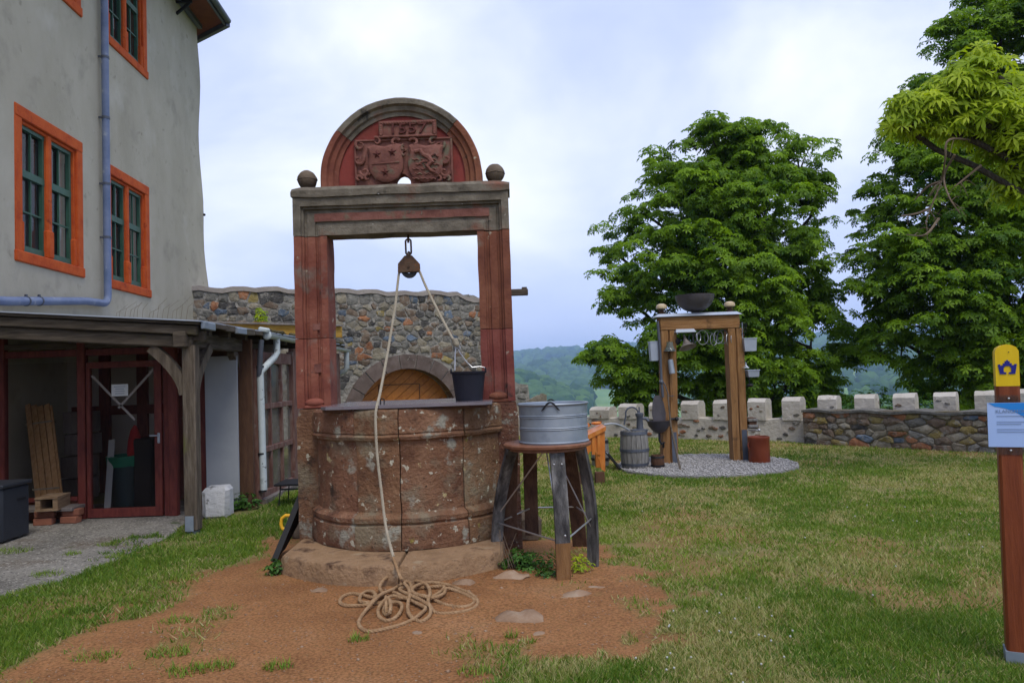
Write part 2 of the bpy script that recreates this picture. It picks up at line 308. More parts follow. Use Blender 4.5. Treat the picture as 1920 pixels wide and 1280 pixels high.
M['mortar'] = mat('grey_mortar', [(.20,.18,.15),(.33,.305,.26),(.42,.395,.345)], 5, bump=1.0, bscale=14, bdist=.08, spots=[((.11,.10,.085),7,.58,.1),((.40,.38,.33),9,.64,.08)])
M['earth_mortar'] = mat('brown_earth_mortar', [(.10,.08,.05),(.17,.14,.095),(.22,.19,.13)], 5, bump=1.0, bscale=14, bdist=.06, spots=[((.14,.12,.03),3,.58,.1)])
M['coping'] = mat('pale_coping_mortar', [(.22,.19,.165),(.31,.275,.24)], 3, bump=.7, bscale=10, bdist=.04)
for k, c in dict(s_grey=[(.11,.105,.09),(.19,.18,.155),(.26,.245,.21)], s_brown=[(.11,.075,.05),(.18,.13,.09),(.24,.19,.14)], s_red=[(.22,.085,.04),(.32,.14,.065),(.36,.2,.12)], s_blue=[(.075,.10,.14),(.12,.155,.20),(.18,.21,.25)], s_dark=[(.04,.038,.036),(.08,.075,.068),(.12,.11,.1)], s_tan=[(.19,.16,.11),(.27,.235,.17),(.33,.3,.23)], s_yellow=[(.16,.12,.035),(.26,.2,.07),(.32,.27,.14)]).items():
    M[k] = mat('rubble_'+k[2:], c, 9, bump=1.0, bscale=24, bdist=.04, ovar=.25, spots=[((.27,.25,.21),7,.55,.12)])
M['vouss'] = mat('grey_red_arch_stone', [(.085,.062,.05),(.135,.10,.083),(.175,.135,.115)], 5, bump=.5, bscale=24, ovar=.12, spots=[((.36,.33,.29),16,.66,.04)])
M['lime'] = mat('lime_plaster_wall', [(.38,.34,.28),(.48,.44,.37),(.56,.52,.45)], 2.5, bump=.8, bscale=12, bdist=.03, spots=[((.26,.20,.15),5,.62,.08)])
M['white_stone'] = mat('whitewashed_block', [(.46,.46,.46),(.56,.56,.55)], 4, bump=.8, bscale=14, bdist=.03, spots=[((.12,.12,.11),5,.62,.06)])
M['box_grey'] = mat('charcoal_plastic', [(.022,.025,.032),(.032,.036,.044)], 4, rough=.5, bump=.1)
M['white_board'] = mat('white_board', [(.30,.32,.34),(.36,.375,.39)], 2, rough=.6, bump=.05)
M['paper'] = mat('paper', [(.72,.73,.74)], 2, rough=.8, bump=0)
M['tape'] = mat('pale_tape', [(.28,.24,.22),(.34,.30,.28)], 6, rough=.6, bump=0)
M['green_plastic'] = mat('green_plastic', [(.01,.12,.07),(.02,.17,.10)], 4, rough=.5, bump=.1)
M['teal_dark'] = mat('dark_teal_bin', [(.012,.03,.035),(.02,.045,.05)], 4, rough=.5, bump=.1)
M['red_cloth'] = mat('red_cloth', [(.22,.01,.012),(.30,.02,.02)], 8, bump=.3)
M['black'] = mat('matte_black', [(.008,.008,.009),(.014,.014,.014)], 5, rough=.7, bump=.1)
M['orange_drum'] = mat('rust_red_stoneware', [(.13,.025,.010),(.20,.042,.016),(.24,.06,.025)], 3, rough=.4, bump=.15, rvar=.1)
M['lamp_cream'] = mat('cream_insulator', [(.52,.40,.24),(.62,.50,.32)], 5, rough=.35, bump=.05)
M['bell'] = mat('aged_tin_horn', [(.22,.19,.165),(.34,.30,.27)], 5, rough=.45, bump=.2, metal=.5, spots=[((.20,.13,.07),5,.58,.1)])
M['jar'] = glassmat('green_jar_glass', (.60,.68,.58), .35, .05, .25, (.45,.48,.42))
M['yellow_board'] = mat('ochre_fascia_board', [(.28,.14,.02),(.42,.24,.04),(.48,.30,.07)], 3, bump=.4, stretch=(1,1,5), spots=[((.10,.05,.02),4,.6,.1)])
M['moss'] = mat('brown_moss', [(.03,.022,.008),(.07,.055,.018),(.10,.09,.03)], 9, bump=1, bscale=40, bdist=.03)
M['hose_yellow'] = mat('yellow_plastic_handle', [(.72,.38,.02),(.80,.45,.03)], 4, rough=.4, bump=0)
M['brick'] = mat('red_brick', [(.20,.075,.045),(.28,.11,.065)], 6, bump=.5, ovar=.15)
M['asphalt'] = mat('worn_asphalt', [(.14,.13,.11),(.22,.205,.175),(.29,.27,.235)], 1.8, bump=1.0, bscale=40, bdist=.02, spots=[((.11,.078,.05),1.3,.53,.15),((.42,.39,.34),38,.57,.05),((.06,.055,.047),30,.56,.06),((.06,.085,.02),2.2,.64,.06)])
M['gravel_bed'] = mat('gravel_bed', [(.22,.21,.195),(.33,.315,.295)], 30, bump=1, bscale=45, bdist=.03)
M['gravel'] = mat('gravel_stone', [(.20,.19,.18),(.32,.305,.285),(.46,.44,.41)], 40, bump=.3)
M['roof_tile'] = mat('dark_roof', [(.06,.04,.035),(.10,.06,.05)], 4)
M['soffit'] = mat('red_brown_soffit', [(.13,.04,.022),(.2,.065,.032)], 3, stretch=(1,1,1))
M['interior'] = mat('interior_plaster', [(.42,.38,.33),(.52,.48,.42)], 2, bump=.3)
M['bark'] = mat('dark_bark', [(.025,.02,.015),(.06,.048,.036),(.10,.085,.065)], 6, bump=1, bscale=20, stretch=(4,4,.8), bdist=.03)
M['twig'] = mat('dry_twig', [(.12,.085,.055),(.20,.15,.10)], 8, bump=.3)
M['pane_dark'] = glassmat('old_window_glass', (.62,.64,.66), .30, .04, .06, (.2,.19,.18))
M['pane_porch'] = glassmat('dusty_porch_glass', (.86,.82,.78), .08, .03, .035, (.20,.15,.13))
M['pane_wing'] = glassmat('pale_wing_glass', (.66,.68,.66), .28, .04, .30, (.36,.32,.26))
M['curtain'] = mat('curtain', [(.14,.125,.12),(.34,.33,.33)], 2, stretch=(5,5,.3), bump=.1)
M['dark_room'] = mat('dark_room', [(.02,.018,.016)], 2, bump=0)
M['leaf'] = foliage('chestnut_leaf', (.028,.095,.006), (.25,.42,.016), .42)
M['leaf_y'] = foliage('yellow_green_leaf', (.20,.33,.012), (.50,.60,.03), .5)
M['leaf_w'] = foliage('weed_leaf', (.022,.075,.012), (.10,.22,.035), .3)
M['grass'] = foliage('grass_blade', (.06,.15,.014), (.23,.32,.035), .35, dry=(.45,.38,.19), rough=.6)
M['forest'] = foliage('far_forest', (.02,.055,.018), (.075,.14,.03), 0.0, rough=.9, spec=.05)
M['white_flower'] = mat('white_clover', [(.42,.42,.36)], 5, bump=0)
# ================================================================ SETTING
def vnoise(x, y, sc, seed=0):
    x = np.asarray(x, float)*sc+seed*17.3; y = np.asarray(y, float)*sc+seed*9.1
    xi, yi = np.floor(x).astype(np.int64), np.floor(y).astype(np.int64); fx, fy = x-xi, y-yi
    fx = fx*fx*(3-2*fx); fy = fy*fy*(3-2*fy)
    def h(a, b):
        n = (a*374761393+b*668265263+seed*1013) & 0x7fffffff; n = ((n ^ (n >> 13))*1274126177) & 0x7fffffff; return ((n ^ (n >> 16)) & 0xffff)/65535.0
    return (h(xi, yi)*(1-fx)+h(xi+1, yi)*fx)*(1-fy)+(h(xi, yi+1)*(1-fx)+h(xi+1, yi+1)*fx)*fy
def fbm(x, y, sc, seed=0, o=4):
    r = 0; a = .5; t = 0
    for k in range(o): r = r+a*vnoise(x, y, sc*2**k, seed+k); t += a; a *= .5
    return r/t
def sdf(x, y, poly):                       # signed distance, negative inside
    x, y = np.asarray(x, float), np.asarray(y, float); d = np.full(x.shape, 1e9); ins = np.zeros(x.shape, bool); n = len(poly)
    for i in range(n):
        ax, ay = poly[i]; bx, by = poly[(i+1) % n]; ex, ey = bx-ax, by-ay
        t = np.clip(((x-ax)*ex+(y-ay)*ey)/(ex*ex+ey*ey+1e-12), 0, 1); d = np.minimum(d, np.hypot(x-ax-ex*t, y-ay-ey*t))
        c = (ay > y) != (by > y); xx = ax+(y-ay)/(by-ay+1e-12)*ex; ins ^= c & (x < xx)
    return np.where(ins, -d, d)
DIRT = [(G(*p).x, G(*p).y) for p in [(60,1262),(170,1180),(330,1085),(430,1055),(505,1020),(560,985),(760,975),(960,985),(1010,1000),(1120,1028),(1240,1065),(1312,1110),(1310,1140),(1240,1180),(1190,1215),(1080,1235),(985,1290)]]+[(.0,3.2),(-1.9,2.9)]
ASPH = [(-9.5,4.2),(-4.5,4.6)]+[(G(*p).x, G(*p).y) for p in [(0,1125),(60,1108),(120,1088),(190,1062),(255,1036),(318,1006),(350,985)]]+[(-3.68,9.3),(-4.1,10.4),(-9.5,10.4)]
GRAV_C, GRAV_R = (3.05, 12.15), 1.42
def wall_s(x, y): return (x-2.5)*.61+(y-17.72)*.792
_tb = np.array([(-50,0),(.5,0),(3,-1.4),(12,-6),(30,-14),(100,-35),(300,-56),(600,-52),(900,-40),(1250,-20),(1500,-6),(2200,38),(3000,96),(3400,108),(6000,70)])
def ground_z(x, y):
    x = np.asarray(x, float); y = np.asarray(y, float); s = wall_s(x, y); d = np.where(s > 0, np.maximum(s, 0), s)
    z = np.interp(d, _tb[:, 0], _tb[:, 1]); far = np.clip((d-500)/800, 0, 1)
    z = z+far*(fbm(x, y, 1/520., 3)-.5)*60+36*np.exp(-(np.maximum(x, 0)/62)**2-((y-1010)/110)**2)*(x > -400)
    near = np.clip((2-s)/2, 0, 1); flat = np.clip(sdf(x, y, ASPH)/.8, 0, 1)*np.clip((np.hypot(x-GRAV_C[0], y-GRAV_C[1])-GRAV_R)/.5, 0, 1)
    return z+near*flat*((fbm(x, y, 1.3, 11)-.5)*.035+(vnoise(x, y, 6, 5)-.5)*.008)*np.clip((20-np.hypot(x, y-9))/6, 0, 1)
def dirtmask(x, y):
    s = sdf(x, y, DIRT)+(fbm(x, y, 1.6, 21)-.5)*.9+(fbm(x, y, 6, 31)-.5)*.55
    m = np.clip(.5-s/.22, 0, 1)
    left = np.clip((-1.9-x)/.9, 0, 1)*np.clip((6.3-y)/1.0, 0, 1)*(fbm(x, y, 2.6, 41) > .46)*.8
    bare = .45*np.clip((fbm(x, y, .9, 51)-.57)*7, 0, 1)*np.clip((x+1)/1.5, 0, 1)
    return np.clip(np.maximum(m*(1-.9*(fbm(x, y, 3.4, 61) > .63)*(left+np.clip(1+s, 0, 1))*.6), np.maximum(left*np.clip(.9-s*.5, 0, 1), bare)), 0, 1)

def axis(lo, hi, st, lim):
    a = list(np.arange(lo, hi+1e-6, st)); d = st*1.6
    while a[-1] < lim: a.append(a[-1]+d); d *= 1.16
    d = st*1.6
    while a[0] > -lim: a.insert(0, a[0]-d); d *= 1.16
    return np.array(a)
gx, gy = axis(-6.5, 8.6, .075, 5200), axis(2.6, 18.5, .075, 5600)
gy = gy[gy > -900]
XX, YY = np.meshgrid(gx, gy); nx, ny = len(gx), len(gy)
ZZ = ground_z(XX.ravel(), YY.ravel()); DM = dirtmask(XX.ravel(), YY.ravel()); SS = wall_s(XX.ravel(), YY.ravel())
i0 = (np.arange(ny-1)[:, None]*nx+np.arange(nx-1)[None, :]).ravel()
gm = bpy.data.materials.new('ground_earth_and_turf'); gm.use_nodes = True
def _ground_nodes():
    t = gm.node_tree; N = t.nodes; K = t.links.new; bs = N['Principled BSDF']; tc = N.new('ShaderNodeTexCoord')
    def ns(sc, det=8, ro=.6):
        n = N.new('ShaderNodeTexNoise'); n.inputs['Scale'].default_value = sc; n.inputs['Detail'].default_value = det; n.inputs['Roughness'].default_value = ro; K(tc.outputs['Object'], n.inputs['Vector']); return n.outputs['Fac']
    def rampc(f, st):
        r = N.new('ShaderNodeValToRGB'); K(f, r.inputs[0]); el = r.color_ramp.elements
        for i, (p, c) in enumerate(st):
            q = el[i] if i < 2 else el.new(p); q.position = p; q.color = (*c, 1)
        return r.outputs[0]
    def mixc(f, a, b):
        m = N.new('ShaderNodeMix'); m.data_type = 'RGBA'; K(f, m.inputs['Factor']); K(a, m.inputs['A']); K(b, m.inputs['B']); return m.outputs['Result']
    turf = rampc(ns(2.2), [(.3, (.10, .115, .028)), (.5, (.17, .16, .055)), (.7, (.25, .205, .09))])
    d1 = rampc(ns(1.4), [(.3, (.24, .107, .043)), (.55, (.335, .158, .064)), (.75, (.38, .20, .095))])
    fine = rampc(ns(55, 4), [(.38, (.42, .40, .38)), (.56, (1, 1, 1)), (.72, (1.25, 1.2, 1.1))])
    mu = N.new('ShaderNodeMix'); mu.data_type = 'RGBA'; mu.blend_type = 'MULTIPLY'; mu.inputs['Factor'].default_value = .75; K(d1, mu.inputs['A']); K(fine, mu.inputs['B'])
    at = N.new('ShaderNodeAttribute'); at.attribute_name = 'dirt'
    ad = N.new('ShaderNodeMath'); ad.operation = 'MULTIPLY_ADD'; K(ns(22, 5), ad.inputs[0]); ad.inputs[1].default_value = .7; ad.inputs[2].default_value = -.35
    sm = N.new('ShaderNodeMath'); sm.operation = 'ADD'; sm.use_clamp = True; K(at.outputs['Fac'], sm.inputs[0]); K(ad.outputs[0], sm.inputs[1])
    c = mixc(sm.outputs[0], turf, mu.outputs['Result'])
    field = rampc(ns(.006, 4), [(.35, (.10, .20, .05)), (.5, (.16, .26, .07)), (.65, (.22, .29, .09))])
    fa = N.new('ShaderNodeAttribute'); fa.attribute_name = 'far'; c = mixc(fa.outputs['Fac'], c, field)
    K(c, bs.inputs['Base Color']); bs.inputs['Roughness'].default_value = .95; bs.inputs['Specular IOR Level'].default_value = .15
    bp = N.new('ShaderNodeBump'); bp.inputs['Strength'].default_value = .9; bp.inputs['Distance'].default_value = .012; K(ns(48, 8, .7), bp.inputs['Height']); K(bp.outputs[0], bs.inputs['Normal'])
_ground_nodes()
gnd = fastmesh('ground', np.stack([XX.ravel(), YY.ravel(), ZZ], 1), np.stack([i0, i0+1, i0+nx+1, i0+nx], 1), gm, attr={'dirt': DM, 'far': np.clip((SS-20)/40, 0, 1)}, smooth=True)
tag(gnd, kind='structure')

# asphalt apron in front of the porch, ragged edge
def dense(poly, st=.12):
    o = []
    for i in range(len(poly)):
        a, b = Vector(poly[i]), Vector(poly[(i+1) % len(poly)]); k = max(1, int((b-a).length/st))
        o += [a.lerp(b, j/k) for j in range(k)]
    return o
ap = []
for p in dense(ASPH):
    q = noise.noise_vector(Vector((p.x*3, p.y*3, .3)))*.08+noise.noise_vector(Vector((p.x*11, p.y*11, 1.3)))*.03; ap.append((p.x+q.x, p.y+q.y))
mb = MB(); mb.add([(x, y, .006) for x, y in ap], [tuple(range(len(ap)))]); mb.f = [mb.f[0]]
struct('asphalt_path', mb, M['asphalt'], 0)
# gravel circle round the chime frame
mb = MB(); nn = 72; ring = [(GRAV_C[0]+math.sin(2*math.pi*i/nn)*GRAV_R*(1+.012*math.sin(i*5.3)), GRAV_C[1]+math.cos(2*math.pi*i/nn)*GRAV_R*(1+.012*math.sin(i*3.7))) for i in range(nn)]
mb.add([(x, y, .030) for x, y in ring]+[(x*1.0, y, -.02) for x, y in ring], [tuple(range(nn-1, -1, -1))]+[(i, (i+1) % nn, nn+(i+1) % nn, nn+i) for i in range(nn)])
struct('gravel_path', mb, M['gravel_bed'], 0)
n = 5200; rr = GRAV_R*np.sqrt(rng.random(n))*.995; aa = rng.random(n)*2*np.pi
c0 = np.stack([GRAV_C[0]+rr*np.sin(aa), GRAV_C[1]+rr*np.cos(aa), np.full(n, .036)], 1)
octa = np.array([(1,0,0),(0,1,0),(-1,0,0),(0,-1,0),(0,0,.75),(0,0,-.6)]); of = np.array([(0,1,4),(1,2,4),(2,3,4),(3,0,4),(1,0,5),(2,1,5),(3,2,5),(0,3,5)])
sz = rng.uniform(.009, .024, (n, 1, 1))*rng.uniform(.7, 1.3, (n, 1, 3)); th = rng.random(n)*6.28
rx = octa[None]*sz; cx_, sx_ = np.cos(th)[:, None], np.sin(th)[:, None]
pv = np.stack([rx[..., 0]*cx_-rx[..., 1]*sx_, rx[..., 0]*sx_+rx[..., 1]*cx_, rx[..., 2]], 2)+c0[:, None]
gr = fastmesh('gravel', pv.reshape(-1, 3), (of[None]+np.arange(n)[:, None, None]*6).reshape(-1, 3), M['gravel'])
tag(gr, 'loose pale grey gravel filling the round bed', 'gravel', kind='stuff')

# ---------------------------------------------------------------- far wood and its air
def scatter_forest():
    pts = []
    def put(n, y0, y1, a0, a1, r0, r1, cond=None, lift=.55):
        Y = y0+(y1-y0)*rng.random(n); X = Y*(a0+(a1-a0)*rng.random(n))
        k = np.ones(n, bool) if cond is None else cond(X, Y); X, Y = X[k], Y[k]
        r = rng.uniform(r0, r1, len(X)); z = ground_z(X, Y)+r*lift; pts.append(np.stack([X, Y, z, r], 1))
    put(760, 850, 1130, -.12, .098, 9, 14)                                   # the rounded wood over the field
    put(240, 640, 900, -.12, .04, 7, 11)
    put(1900, 1350, 1900, -.2, .75, 10, 17)
    put(4200, 1900, 3500, -.25, .9, 13, 24)
    put(700, 500, 1300, .16, .8, 8, 13, lambda X, Y: fbm(X, Y, 1/160., 8) > .45)
    return np.concatenate(pts)
fp = scatter_forest(); n = len(fp); t_ = (1+5**.5)/2
ico = np.array([(-1,t_,0),(1,t_,0),(-1,-t_,0),(1,-t_,0),(0,-1,t_),(0,1,t_),(0,-1,-t_),(0,1,-t_),(t_,0,-1),(t_,0,1),(-t_,0,-1),(-t_,0,1)]); ico /= np.linalg.norm(ico[0])
icf = np.array([(0,11,5),(0,5,1),(0,1,7),(0,7,10),(0,10,11),(1,5,9),(5,11,4),(11,10,2),(10,7,6),(7,1,8),(3,9,4),(3,4,2),(3,2,6),(3,6,8),(3,8,9),(4,9,5),(2,4,11),(6,2,10),(8,6,7),(9,8,1)])
ed = {}; v2 = list(ico); f2 = []
def _mid(a, b):
    k = (min(a, b), max(a, b))
    if k not in ed: q = v2[a]+v2[b]; ed[k] = len(v2); v2.append(q/np.linalg.norm(q))
    return ed[k]
for a, b, c in icf: x, y, z = _mid(a, b), _mid(b, c), _mid(c, a); f2 += [(a, x, z), (b, y, x), (c, z, y), (x, y, z)]
s2 = np.array(v2); f2 = np.array(f2)
jit = 1+rng.normal(0, .13, (n, len(s2), 1)); fv = s2[None]*jit*fp[:, None, 3:4]*np.array([1, 1, .95])+fp[:, None, :3]
fo = fastmesh('forest', fv.reshape(-1, 3), (f2[None]+np.arange(n)[:, None, None]*len(s2)).reshape(-1, 3), M['forest'], attr={'tint': np.repeat(rng.random(n), len(s2))}, smooth=True)
tag(fo, 'distant blue green wood covering the hills across the valley', 'forest', kind='stuff')
hz = bpy.data.materials.new('haze_air'); hz.use_nodes = True; hz.node_tree.nodes.remove(hz.node_tree.nodes['Principled BSDF'])
pvn = hz.node_tree.nodes.new('ShaderNodeVolumePrincipled'); pvn.inputs['Color'].default_value = (.47, .64, 1.0, 1); pvn.inputs['Density'].default_value = .00024; pvn.inputs['Anisotropy'].default_value = 0.0
hz.node_tree.links.new(pvn.outputs[0], hz.node_tree.nodes['Material Output'].inputs['Volume'])
zlo, zhi = float(ZZ.min())-1.5, max(float(ZZ.max()), float(fv[..., 2].max()))+4
mb = MB(); mb.box((0, 2300, (zlo+zhi)/2), (11200, 7200, zhi-zlo))
tag(obj('haze', mb, hz, smooth=0), 'thin blue haze in the valley air', 'haze', kind='stuff')

# ---------------------------------------------------------------- rubble walls
def clip(poly, nx_, ny_, d):               # keep nx*x+ny*y <= d
    o = []
    for i in range(len(poly)):
        a, b = poly[i], poly[(i+1) % len(poly)]; da, db = nx_*a[0]+ny_*a[1]-d, nx_*b[0]+ny_*b[1]-d
        if da <= 0: o.append(a)
        if (da < 0 < db) or (db < 0 < da): t = da/(da-db); o.append((a[0]+(b[0]-a[0])*t, a[1]+(b[1]-a[1])*t))
    return o
def rubble(u0, u1, v0, v1, w, h, rs, keep):
    pts = []; r = 0; v = v0
    while v < v1:
        hh = h*rs.uniform(.7, 1.35); u = u0-rs.uniform(0, w)
        while u < u1: ww = w*rs.choice([.5, .7, 1, 1, 1.3, 1.8]); pts.append((u+ww/2, v+hh/2+rs.uniform(-.22, .22)*hh)); u += ww
        v += hh
    ax = h/w*1.25; out = []                # squeezed space so cells come out wider than tall
    for i, p in enumerate(pts):
        if not keep(*p): continue
        q = [(p[0]-w*1.6, p[1]-h*1.4), (p[0]+w*1.6, p[1]-h*1.4), (p[0]+w*1.6, p[1]+h*1.4), (p[0]-w*1.6, p[1]+h*1.4)]
        for j, o in enumerate(pts):
            if j == i or abs(o[0]-p[0]) > w*3.2 or abs(o[1]-p[1]) > h*3: continue
            dx, dy = (o[0]-p[0])*ax*ax, (o[1]-p[1]); mx_, my_ = (o[0]+p[0])/2, (o[1]+p[1])/2
            q = clip(q, dx, dy, dx*mx_+dy*my_)
            if len(q) < 3: break
        if len(q) >= 3: out.append((p, q))
    return out
def stone_mesh(p, q, fn, gap, depth, rs, rough=.02):
    cx, cy = sum(a[0] for a in q)/len(q), sum(a[1] for a in q)/len(q); pl = []
    for i in range(len(q)):                # cut corners, add mid points
        a, b = q[i], q[(i+1) % len(q)]
        if math.hypot(b[0]-a[0], b[1]-a[1]) < .012: continue
        for t in (.13, .87): pl.append((a[0]+(b[0]-a[0])*t, a[1]+(b[1]-a[1])*t))
    if len(pl) < 5: return None
    r0 = max(math.hypot(a[0]-cx, a[1]-cy) for a in pl); k = lambda a, f: (cx+(a[0]-cx)*f, cy+(a[1]-cy)*f)
    sh = max(.55, 1-gap/r0*1.6); n = len(pl); J = lambda s: rs.uniform(-s, s); mb = MB()
    o1 = [k(a, sh) for a in pl]; o1 = [(a[0]+J(rough), a[1]+J(rough)) for a in o1]; o2 = [k(a, .80) for a in o1]
    vs = [fn(a[0], a[1], -.03) for a in o1]+[fn(a[0], a[1], depth*.55+J(depth*.15)) for a in o1]+[fn(a[0], a[1], depth+J(depth*.3)) for a in o2]+[fn(cx, cy, depth*1.1+J(depth*.25))]
    fs = []
    for i in range(n):
        j = (i+1) % n; fs += [(i, j, n+j, n+i), (n+i, n+j, 2*n+j, 2*n+i), (2*n+i, 2*n+j, 3*n)]
    return mb.add(vs, fs)

# --- tall rubble wall with the arched gate
GW0, GW1 = P(338, 560, 16.9), P(985, 560, 21.2); GW0.z = GW1.z = 0
gdir = (GW1-GW0).normalized(); gnrm = Vector((gdir.y, -gdir.x, 0)); GL = (GW1-GW0).length
def gfn(u, v, w): return GW0+gdir*u+gnrm*w+Vector((0, 0, v))
def g_uv(x, y):                            # picture point -> wall coordinates
    d = ray(x, y); o = Vector((0, 0, EYE)); t = (GW0-o).dot(gnrm)/d.dot(gnrm); q = o+d*t-GW0; return q.dot(gdir), q.z
uc, vt = g_uv(763, 690); ua, va = g_uv(676, 752); ub, vb = g_uv(851, 748)
Rg = ((ub-ua)/2)**2+(vt-(va+vb)/2)**2; Rg = Rg/(2*(vt-(va+vb)/2)); uc = (ua+ub)/2; vc = vt-Rg
u_end, v_end = g_uv(888, 552); u_rub, v_rub = g_uv(990, 722); u_mid, v_mid = g_uv(935, 640)
WT = 3.78
gw = Thing('castle_wall', 'tall grey rubble wall with arched wooden gate seen through the portal', 'wall', gfn(GL/2, 0, 0))
prof = [(-.6, WT+.05), (u_end, WT), (u_end+.25, WT-.12), g_uv(925, 600), g_uv(948, 705), g_uv(972, 719), (u_rub, v_rub+.02), (u_rub+.03, v_rub-.25), (u_rub+.06, -.3)]
arcp = [(uc+Rg*math.sin(a), vc+Rg*math.cos(a)) for a in np.linspace(math.pi/2, -math.pi/2, 25)]
outl = prof+[(uc+Rg, -.3)]+arcp+[(uc-Rg, -.3), (-.6, -.3)]
mb = MB(); mb.prism(outl, gfn, -.7, 0.0); gw.part('wall_core', mb, M['mortar'], smooth=0)
mb = MB(); secs = []
for i in range(34):                        # rounded mortar coping with a wavy edge
    u = -.6+(u_end+.25+.6)*i/33; z = WT+(.05 if i < 31 else -.07)+.03*math.sin(i*1.9)+.02*math.sin(i*.7+1)
    secs.append([gfn(u, z-.09, .05+.02*math.sin(i*2.3)), gfn(u, z+.02, .03), gfn(u, z+.06, -.3), gfn(u, z-.02, -.75), gfn(u, z-.16, -.75), gfn(u, z-.10, -.3)])
mb.sweep(secs); gw.part('coping', mb, M['coping'])
rs = random.Random(4); cnt = 0; spare = MB(); spare_m = []; keyset = ['s_grey', 's_brown', 's_dark', 's_tan', 's_red', 's_blue', 's_yellow']
def to_px(p): v = p-Vector((0, 0, EYE)); z = v.dot(_f0); return 960+F*v.dot(_rt)/z, 640-F*v.dot(_up)/z
def keepg(u, v):
    if v > WT-.14 or u < -.1 or (v < 1.15 and u < u_mid) or v < .05: return False
    lim = np.interp(u, [a[0] for a in prof[:-1]], [a[1] for a in prof[:-1]])
    if v > lim-.12: return False
    if math.hypot(u-uc, v-vc) < Rg+.47: return False
    if u < 2.3 and v < 2.45: return False
    return True
stone_keys = ['s_grey']*12+['s_brown']*6+['s_dark']*5+['s_tan']*6+['s_red']*2+['s_blue']*2+['s_yellow']
for p, q in rubble(0, u_rub+.0, .1, WT-.1, .255, .145, rs, keepg):
    mb = stone_mesh(p, q, gfn, rs.choice([.004, .01, .016, .03]), rs.uniform(.008, .035), rs, .024)
    if mb:
        cnt += 1; kk = rs.choice(stone_keys)
        sx_p, sy_p = to_px(gfn(p[0], p[1], 0))
        vis = (338 < sx_p < 556 and sy_p < 612) or (618 < sx_p < 900 and 540 < sy_p < 762) or (960 < sx_p < 995 and sy_p < 790)
        if vis and len(gw.o.children) < 305: gw.part('stone', mb, M[kk], smooth=35)
        else: spare.add(mb.v, mb.f); spare_m += [keyset.index(kk)]*len(mb.f)
if spare.v:
    so_ = gw.part('small_stones', spare, M['s_grey'], kind='stuff', smooth=35); print('stones', cnt, len(gw.o.children))
    for kk in keyset[1:]: so_.data.materials.append(M[kk])
    if len(so_.data.polygons) == len(spare_m): so_.data.polygons.foreach_set('material_index', spare_m)
nv = 11                                     # voussoirs
for k in range(nv):
    a0, a1 = -math.pi/2+math.pi*(k+.03)/nv, -math.pi/2+math.pi*(k+.97)/nv
    pl = [(uc+(Rg+.36+.02*rs.random())*math.sin(a), vc+(Rg+.36)*math.cos(a)) for a in np.linspace(a0, a1, 4)]+[(uc+(Rg-.01)*math.sin(a), vc+(Rg-.01)*math.cos(a)) for a in np.linspace(a1, a0, 4)]
    mb = MB(); mb.prism(pl, gfn, .035, -.3); gw.part('voussoir', mb, M['vouss'])
gate = Thing('arched_gate', 'honey coloured wooden gate of diagonal planks in the stone arch', 'gate', gfn(uc, 0, -.45))
gp = [(uc+Rg*.995*math.sin(a), vc+Rg*.995*math.cos(a)) for a in np.linspace(-math.pi/2, math.pi/2, 29)]+[(uc+Rg*.995, -.2), (uc-Rg*.995, -.2)]
ca, sa = math.cos(R(-52)), math.sin(R(-52)); wpl = .20
for k in range(-12, 13):
    q = clip(gp, ca, -sa if False else sa, ca*uc+sa*vc+(k+1)*wpl-.006)
    q = clip(q, -ca, -sa, -(ca*uc+sa*vc+k*wpl+.006)) if len(q) > 2 else q
    if len(q) > 2: mb = MB(); mb.prism(q, gfn, -.42, -.47); gate.part('plank', mb, M['gate_wood'])
mb = MB(); mb.prism(gp, gfn, -.475, -.52); gate.part('backing_board', mb, M['dark_brown_wood'])
w0, w1 = g_uv(720, 722), g_uv(797, 719); mb = MB()
for a, b in (((w0[0], w0[1]), (w1[0], w0[1])), ((w0[0], -.1), (w0[0], w0[1])), ((w1[0], -.1), (w1[0], w0[1]))):
    mb.bar(gfn(a[0], a[1], -.414), gfn(b[0], b[1], -.414), .022, .022, gnrm)
gate.part('wicket_groove_lines', mb, M['dark_brown_wood'])  # dark strips stand in for the shaded grooves round the wicket door

# --- low crenellated wall
CW = lambda u, v, w: Vector((2.5, 17.72, 0))+Vector((.792, -.610, 0))*u-Vector((.61, .792, 0))*w+Vector((0, 0, v))
def c_uv(x, y):
    d = ray(x, y); o = Vector((0, 0, EYE)); n_ = Vector((.61, .792, 0)); t = (Vector((2.5, 17.72, 0))-o).dot(n_)/d.dot(n_); q = o+d*t-Vector((2.5, 17.72, 0)); return q.dot(Vector((.792, -.61, 0))), q.z
cw = Thing('battlement_wall', 'low pale plastered battlement wall with square merlons beyond the lawn', 'wall', CW(2, 0, 0))
gapz = c_uv(1258, 783)[1]; gapz2 = c_uv(1450, 778)[1]
mb = MB(); us = np.linspace(c_uv(1085, 780)[0]-2.5, 8.3, 46); secs = []
for u in us:
    z = gapz+.012*math.sin(u*7)+.01*math.sin(u*17); secs.append([CW(u, -.4, .02+.01*math.sin(u*5)), CW(u, z-.02, .0), CW(u, z, -.04), CW(u, z, -.34), CW(u, -.4, -.38)])
mb.sweep(secs); wallbody = cw.part('wall_body', mb, M['lime'])
rs = random.Random(9)
mer = [(1106,1142),(1160,1193),(1217,1248),(1277,1309),(1337,1371),(1402,1435),(1466,1500),(1533,1568),(1602,1640),(1674,1715),(1750,1792),(1827,1872),(1912,1960)]
mtop = [763,757,755,752,750,747,745,742,740,738,736,733,729]
